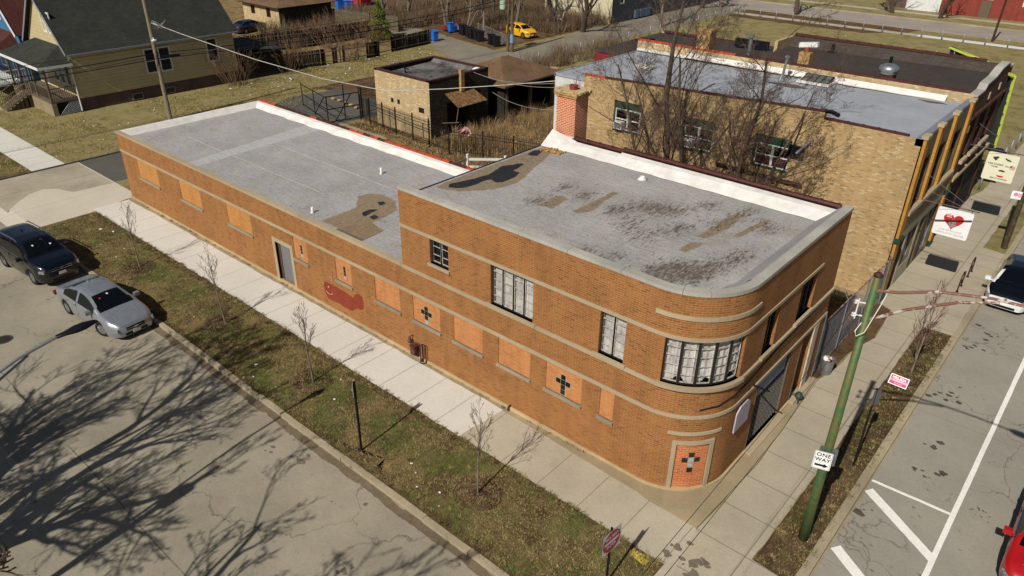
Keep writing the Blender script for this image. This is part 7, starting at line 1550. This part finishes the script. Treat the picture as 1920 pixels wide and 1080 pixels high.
# far trees, copied from three grown forms
forms = []
for i, (lv, h, r_) in enumerate(((3, 7.5, .22), (3, 6.0, .15), (3, 8.5, .34))):
    forms.append([tree('bare_tree', 'x', (0, 0, 0), [((0, 0, 0), (.05*i, .05, 1), h, r_)]+([((.2, .2, .4), (.3, .1, 1), h*.8, r_*.6)] if i == 1 else []), lv, 200+i, 'bare trees beyond the alley', M_barklt if i != 2 else M_bark, kids=(9, 6, 5), ratio=.55, up=.2, twig_r=.012, start=.22, gnarl=1.3), False])
FT = [(-60.3, 52.4, 1, 'multi stemmed bare tree behind the row of black bins'), (-58.2, 53.2, 1, 'pale bare tree above the black bins'), (-63.5, 52.0, 0, 'bare tree left of the alley bins'), (-56.0, 56.8, 0, 'bare tree behind the yellow hatchback'), (-49.6, 62.0, 2, 'thick trunked tree at the alley edge by the cream house'), (-51.4, 64.8, 1, 'forked dark tree in front of the cream house'), (-52.6, 60.5, 1, 'twisted bare tree left of the thick trunk'), (-67.0, 55.5, 0, 'bare tree in the brown thicket'), (-72.0, 53.0, 1, 'small pale tree in the brown thicket'), (-60.0, 60.0, 2, 'dark tree behind the pale bins'), (-64.5, 62.0, 0, 'bare tree deep in the thicket'), (-57.6, 66.0, 2, 'dark tree left of the cream house'), (-48.6, 90.5, 2, 'dark tree at the far end of the alley'), (-36.3, 95.6, 2, 'stout street tree with long shadow on the far street'), (-26.5, 107.0, 2, 'street tree across the far street before the dark shed'), (-20.0, 107.0, 2, 'street tree across the far street before the white garage'), (-46.8, 93.0, 0, 'thin tree by the alley mouth on the far street'), (-69.8, 47.5, 0, 'bare tree beside the blue bins'), (-45.0, 107, 0, 'street tree across the far street at the top'), (-44.6, 72.0, 0, 'slim roadside tree along the alley')]
for i, (x, y, k, lb) in enumerate(FT):
    o = place(forms[k][0], forms[k][1], (x, y, 0), i*1.7, lb, None, 1+.12*math.sin(i*2)); forms[k][1] = True
# brushwood thickets and dry weeds
def stalks(name, label, cat, areas, n, hmin, hmax, m, seed, w=.012, lean=.25, fork=True):
    rn = random.Random(seed); v = []; f = []; mi = []
    for (x0, x1, y0, y1, wt) in areas:
        for _ in range(int(n*wt)):
            x, y = rn.uniform(x0, x1), rn.uniform(y0, y1)
            if noise.noise(Vector((x*.45, y*.45, seed))) < -.12 and rn.random() < .8: continue
            h = rn.uniform(hmin, hmax)*(1+.5*noise.noise(Vector((x*.3, y*.3, 3)))); a = rn.uniform(0, 6.28); dx, dy = rn.gauss(0, lean)*h, rn.gauss(0, lean)*h; c = rn.randrange(len(m))
            for b in range(3 if fork else 1):
                n0 = len(v); t0 = .35*b*rn.random()*h if b else 0; ex, ey = dx+rn.gauss(0, .18)*h*(b > 0), dy+rn.gauss(0, .18)*h*(b > 0); fr_ = t0/h
                v += [(x+dx*fr_-w*math.cos(a), y+dy*fr_-w*math.sin(a), t0), (x+dx*fr_+w*math.cos(a), y+dy*fr_+w*math.sin(a), t0), (x+ex, y+ey, h*(1 if b == 0 else rn.uniform(.6, 1)))]; f.append((n0, n0+1, n0+2)); mi.append(c)
    me = bpy.data.meshes.new(name); me.from_pydata(v, [], f); me.polygons.foreach_set("material_index", mi)
    for q in m: me.materials.append(q)
    o = bpy.data.objects.new(name, me); col.objects.link(o); return tag(o, label, cat, None, 'stuff')
WD = [plain('weed_tan', '#a58655', .9, var=.3, scale=5), plain('weed_brown', '#755a3c', .9, var=.3, scale=5), plain('weed_grey', '#77664f', .9, var=.3, scale=5)]
stalks('dry_weeds', 'tall dry tan weeds filling the fenced back yard', 'weeds', [(-31.2, -21.5, 18.6, 23, .4), (-31.2, -19.5, 23, 31, .45), (-25, -20, 16.2, 19, .12), (-12.6, -1, 13.0, 16.6, .1)], 7000, .45, 1.25, WD, 3)
stalks('low_weeds', 'low matted weeds and leaves along the yard slabs', 'weeds', [(-39, -31, 17.6, 19.2, .2), (-31, -24, 15.8, 18.2, .25), (-36, -20, 9.4, 16, .15), (-31, -20, 19, 27, .4)], 9000, .05, .28, WD, 5, .02, .7)
stalks('brush_thicket', 'brown brushwood thicket beyond the alley at the top of the photo', 'brush', [(-78, -57, 53, 70, .5), (-80, -66, 46.5, 53, .2), (-57, -50.6, 58, 69, .12), (-77, -66.5, 33, 43, .08), (-43, -39.5, 42, 58, .05), (-36, -31, 34, 42, .05)], 26000, .5, 2.0, [WD[1], WD[2], M_bark], 7, .02, .3)
stalks('lot_grass', 'rough dry grass tufts on the lot beside the yellow house', 'grass', [(-57, -46, 9, 20, .3), (-57, -49.5, 20, 40, .4), (-66, -45.6, -.2, 5, .2), (-66, -45.6, -5.4, -2.4, .12)], 26000, .04, .16, [plain('tuft_olive', '#5d5f2c', .9, var=.3), WD[0], plain('tuft_straw', '#8a7a4a', .9, var=.2)], 9, .02, .8, False)
# branch pile and yard rubbish
rn = random.Random(12); c = MB()
for i in range(60): p = Vector((-37.5+rn.gauss(0, 1.3), 39.6+rn.gauss(0, 1.6), .1)); a = rn.uniform(0, 6.28); L = rn.uniform(.6, 2.2); c.tube([p, p+Vector((math.cos(a)*L*.5, math.sin(a)*L*.5, rn.uniform(.1, .7))), p+Vector((math.cos(a)*L, math.sin(a)*L, rn.uniform(0, .4)))], .035, 4)
tag(c.build('branch_pile', M_barklt), 'pile of cut branches beyond the hip roofed garage', 'branches', kind='stuff').location = (0, 0, 0)
c = MB(); c.lathe([(.45, 0), (.5, .1), (.5, .45), (.45, .5)], (-38.6, 42.2, 0), 10)
single('log_round', c, plain('cut_log', '#a58a5c', .9, var=.3), 'round pale cut log lying by the branch pile', 'log', (-38.6, 42.2, 0))
c = MB()
for i in range(26): M = Matrix.Translation((-24.4+rn.gauss(0, .6), 27.8+rn.gauss(0, .8), .25+rn.random()*.7)) @ Matrix.Rotation(rn.uniform(0, 3), 4, 'Z') @ Matrix.Rotation(rn.uniform(-.6, .6), 4, 'X'); s_ = rn.uniform(.15, .4); c.box(-s_, s_, -s_*.6, s_*.6, -.08, .08, M)
tag(c.build('rubble_pile', M_slab), 'heap of broken grey concrete left of the red chimney', 'rubble', kind='stuff')
c = MB(); q = [(rn.uniform(-.5, .5), rn.uniform(-.4, .4), rn.uniform(0, .9)) for _ in range(14)]
for i in range(12): c.face([q[i], q[(i+3) % 14], q[(i+5) % 14]])
c.v = [(x-29.3, y+20.2, z+.5) for x, y, z in c.v]
single('pink_cloth', c, plain('pink_fabric', '#c49a9c', .9, var=.3), 'crumpled pink and white cloth caught on the picket fence', 'cloth', (-29.3, 20.2, 0))
c = MB(); c.tube([(-22.6, 23.6, .4), (-21.9, 23.8, .4)], .22, 10)
single('pale_drum', c, plain('pale_blue_plastic', '#76868c', .6), 'pale blue grey plastic drum lying in the weeds', 'drum', (-22.6, 23.6, 0))
c = MB()
for (x, y) in [(-61.3, 50.9), (-62.0, 50.4), (-60.0, 51.3), (-59.3, 51.6), (-61.6, 51.9)]:
    M = Matrix.Translation((x, y, .4)) @ Matrix.Rotation(rn.uniform(0, 3), 4, 'Z') @ Matrix.Rotation(rn.uniform(-.5, .5), 4, 'X'); c.m = (c.m+1) % 3; s_ = rn.uniform(.3, .55); c.box(-s_, s_, -s_, s_, -s_*.6, s_*.7, M)
tag(c.build('junk_heap', [plain('junk_blue', '#3d5f8c', .6, var=.3), plain('junk_white', '#b0aeb0', .6, var=.3), plain('junk_red', '#7a2a26', .6, var=.3)]), 'heap of mixed junk behind the blue bin by the alley', 'junk', kind='stuff')
for n_ in list(bpy.data.objects):
    if n_.get('label') == 'x': bpy.data.objects.remove(n_)
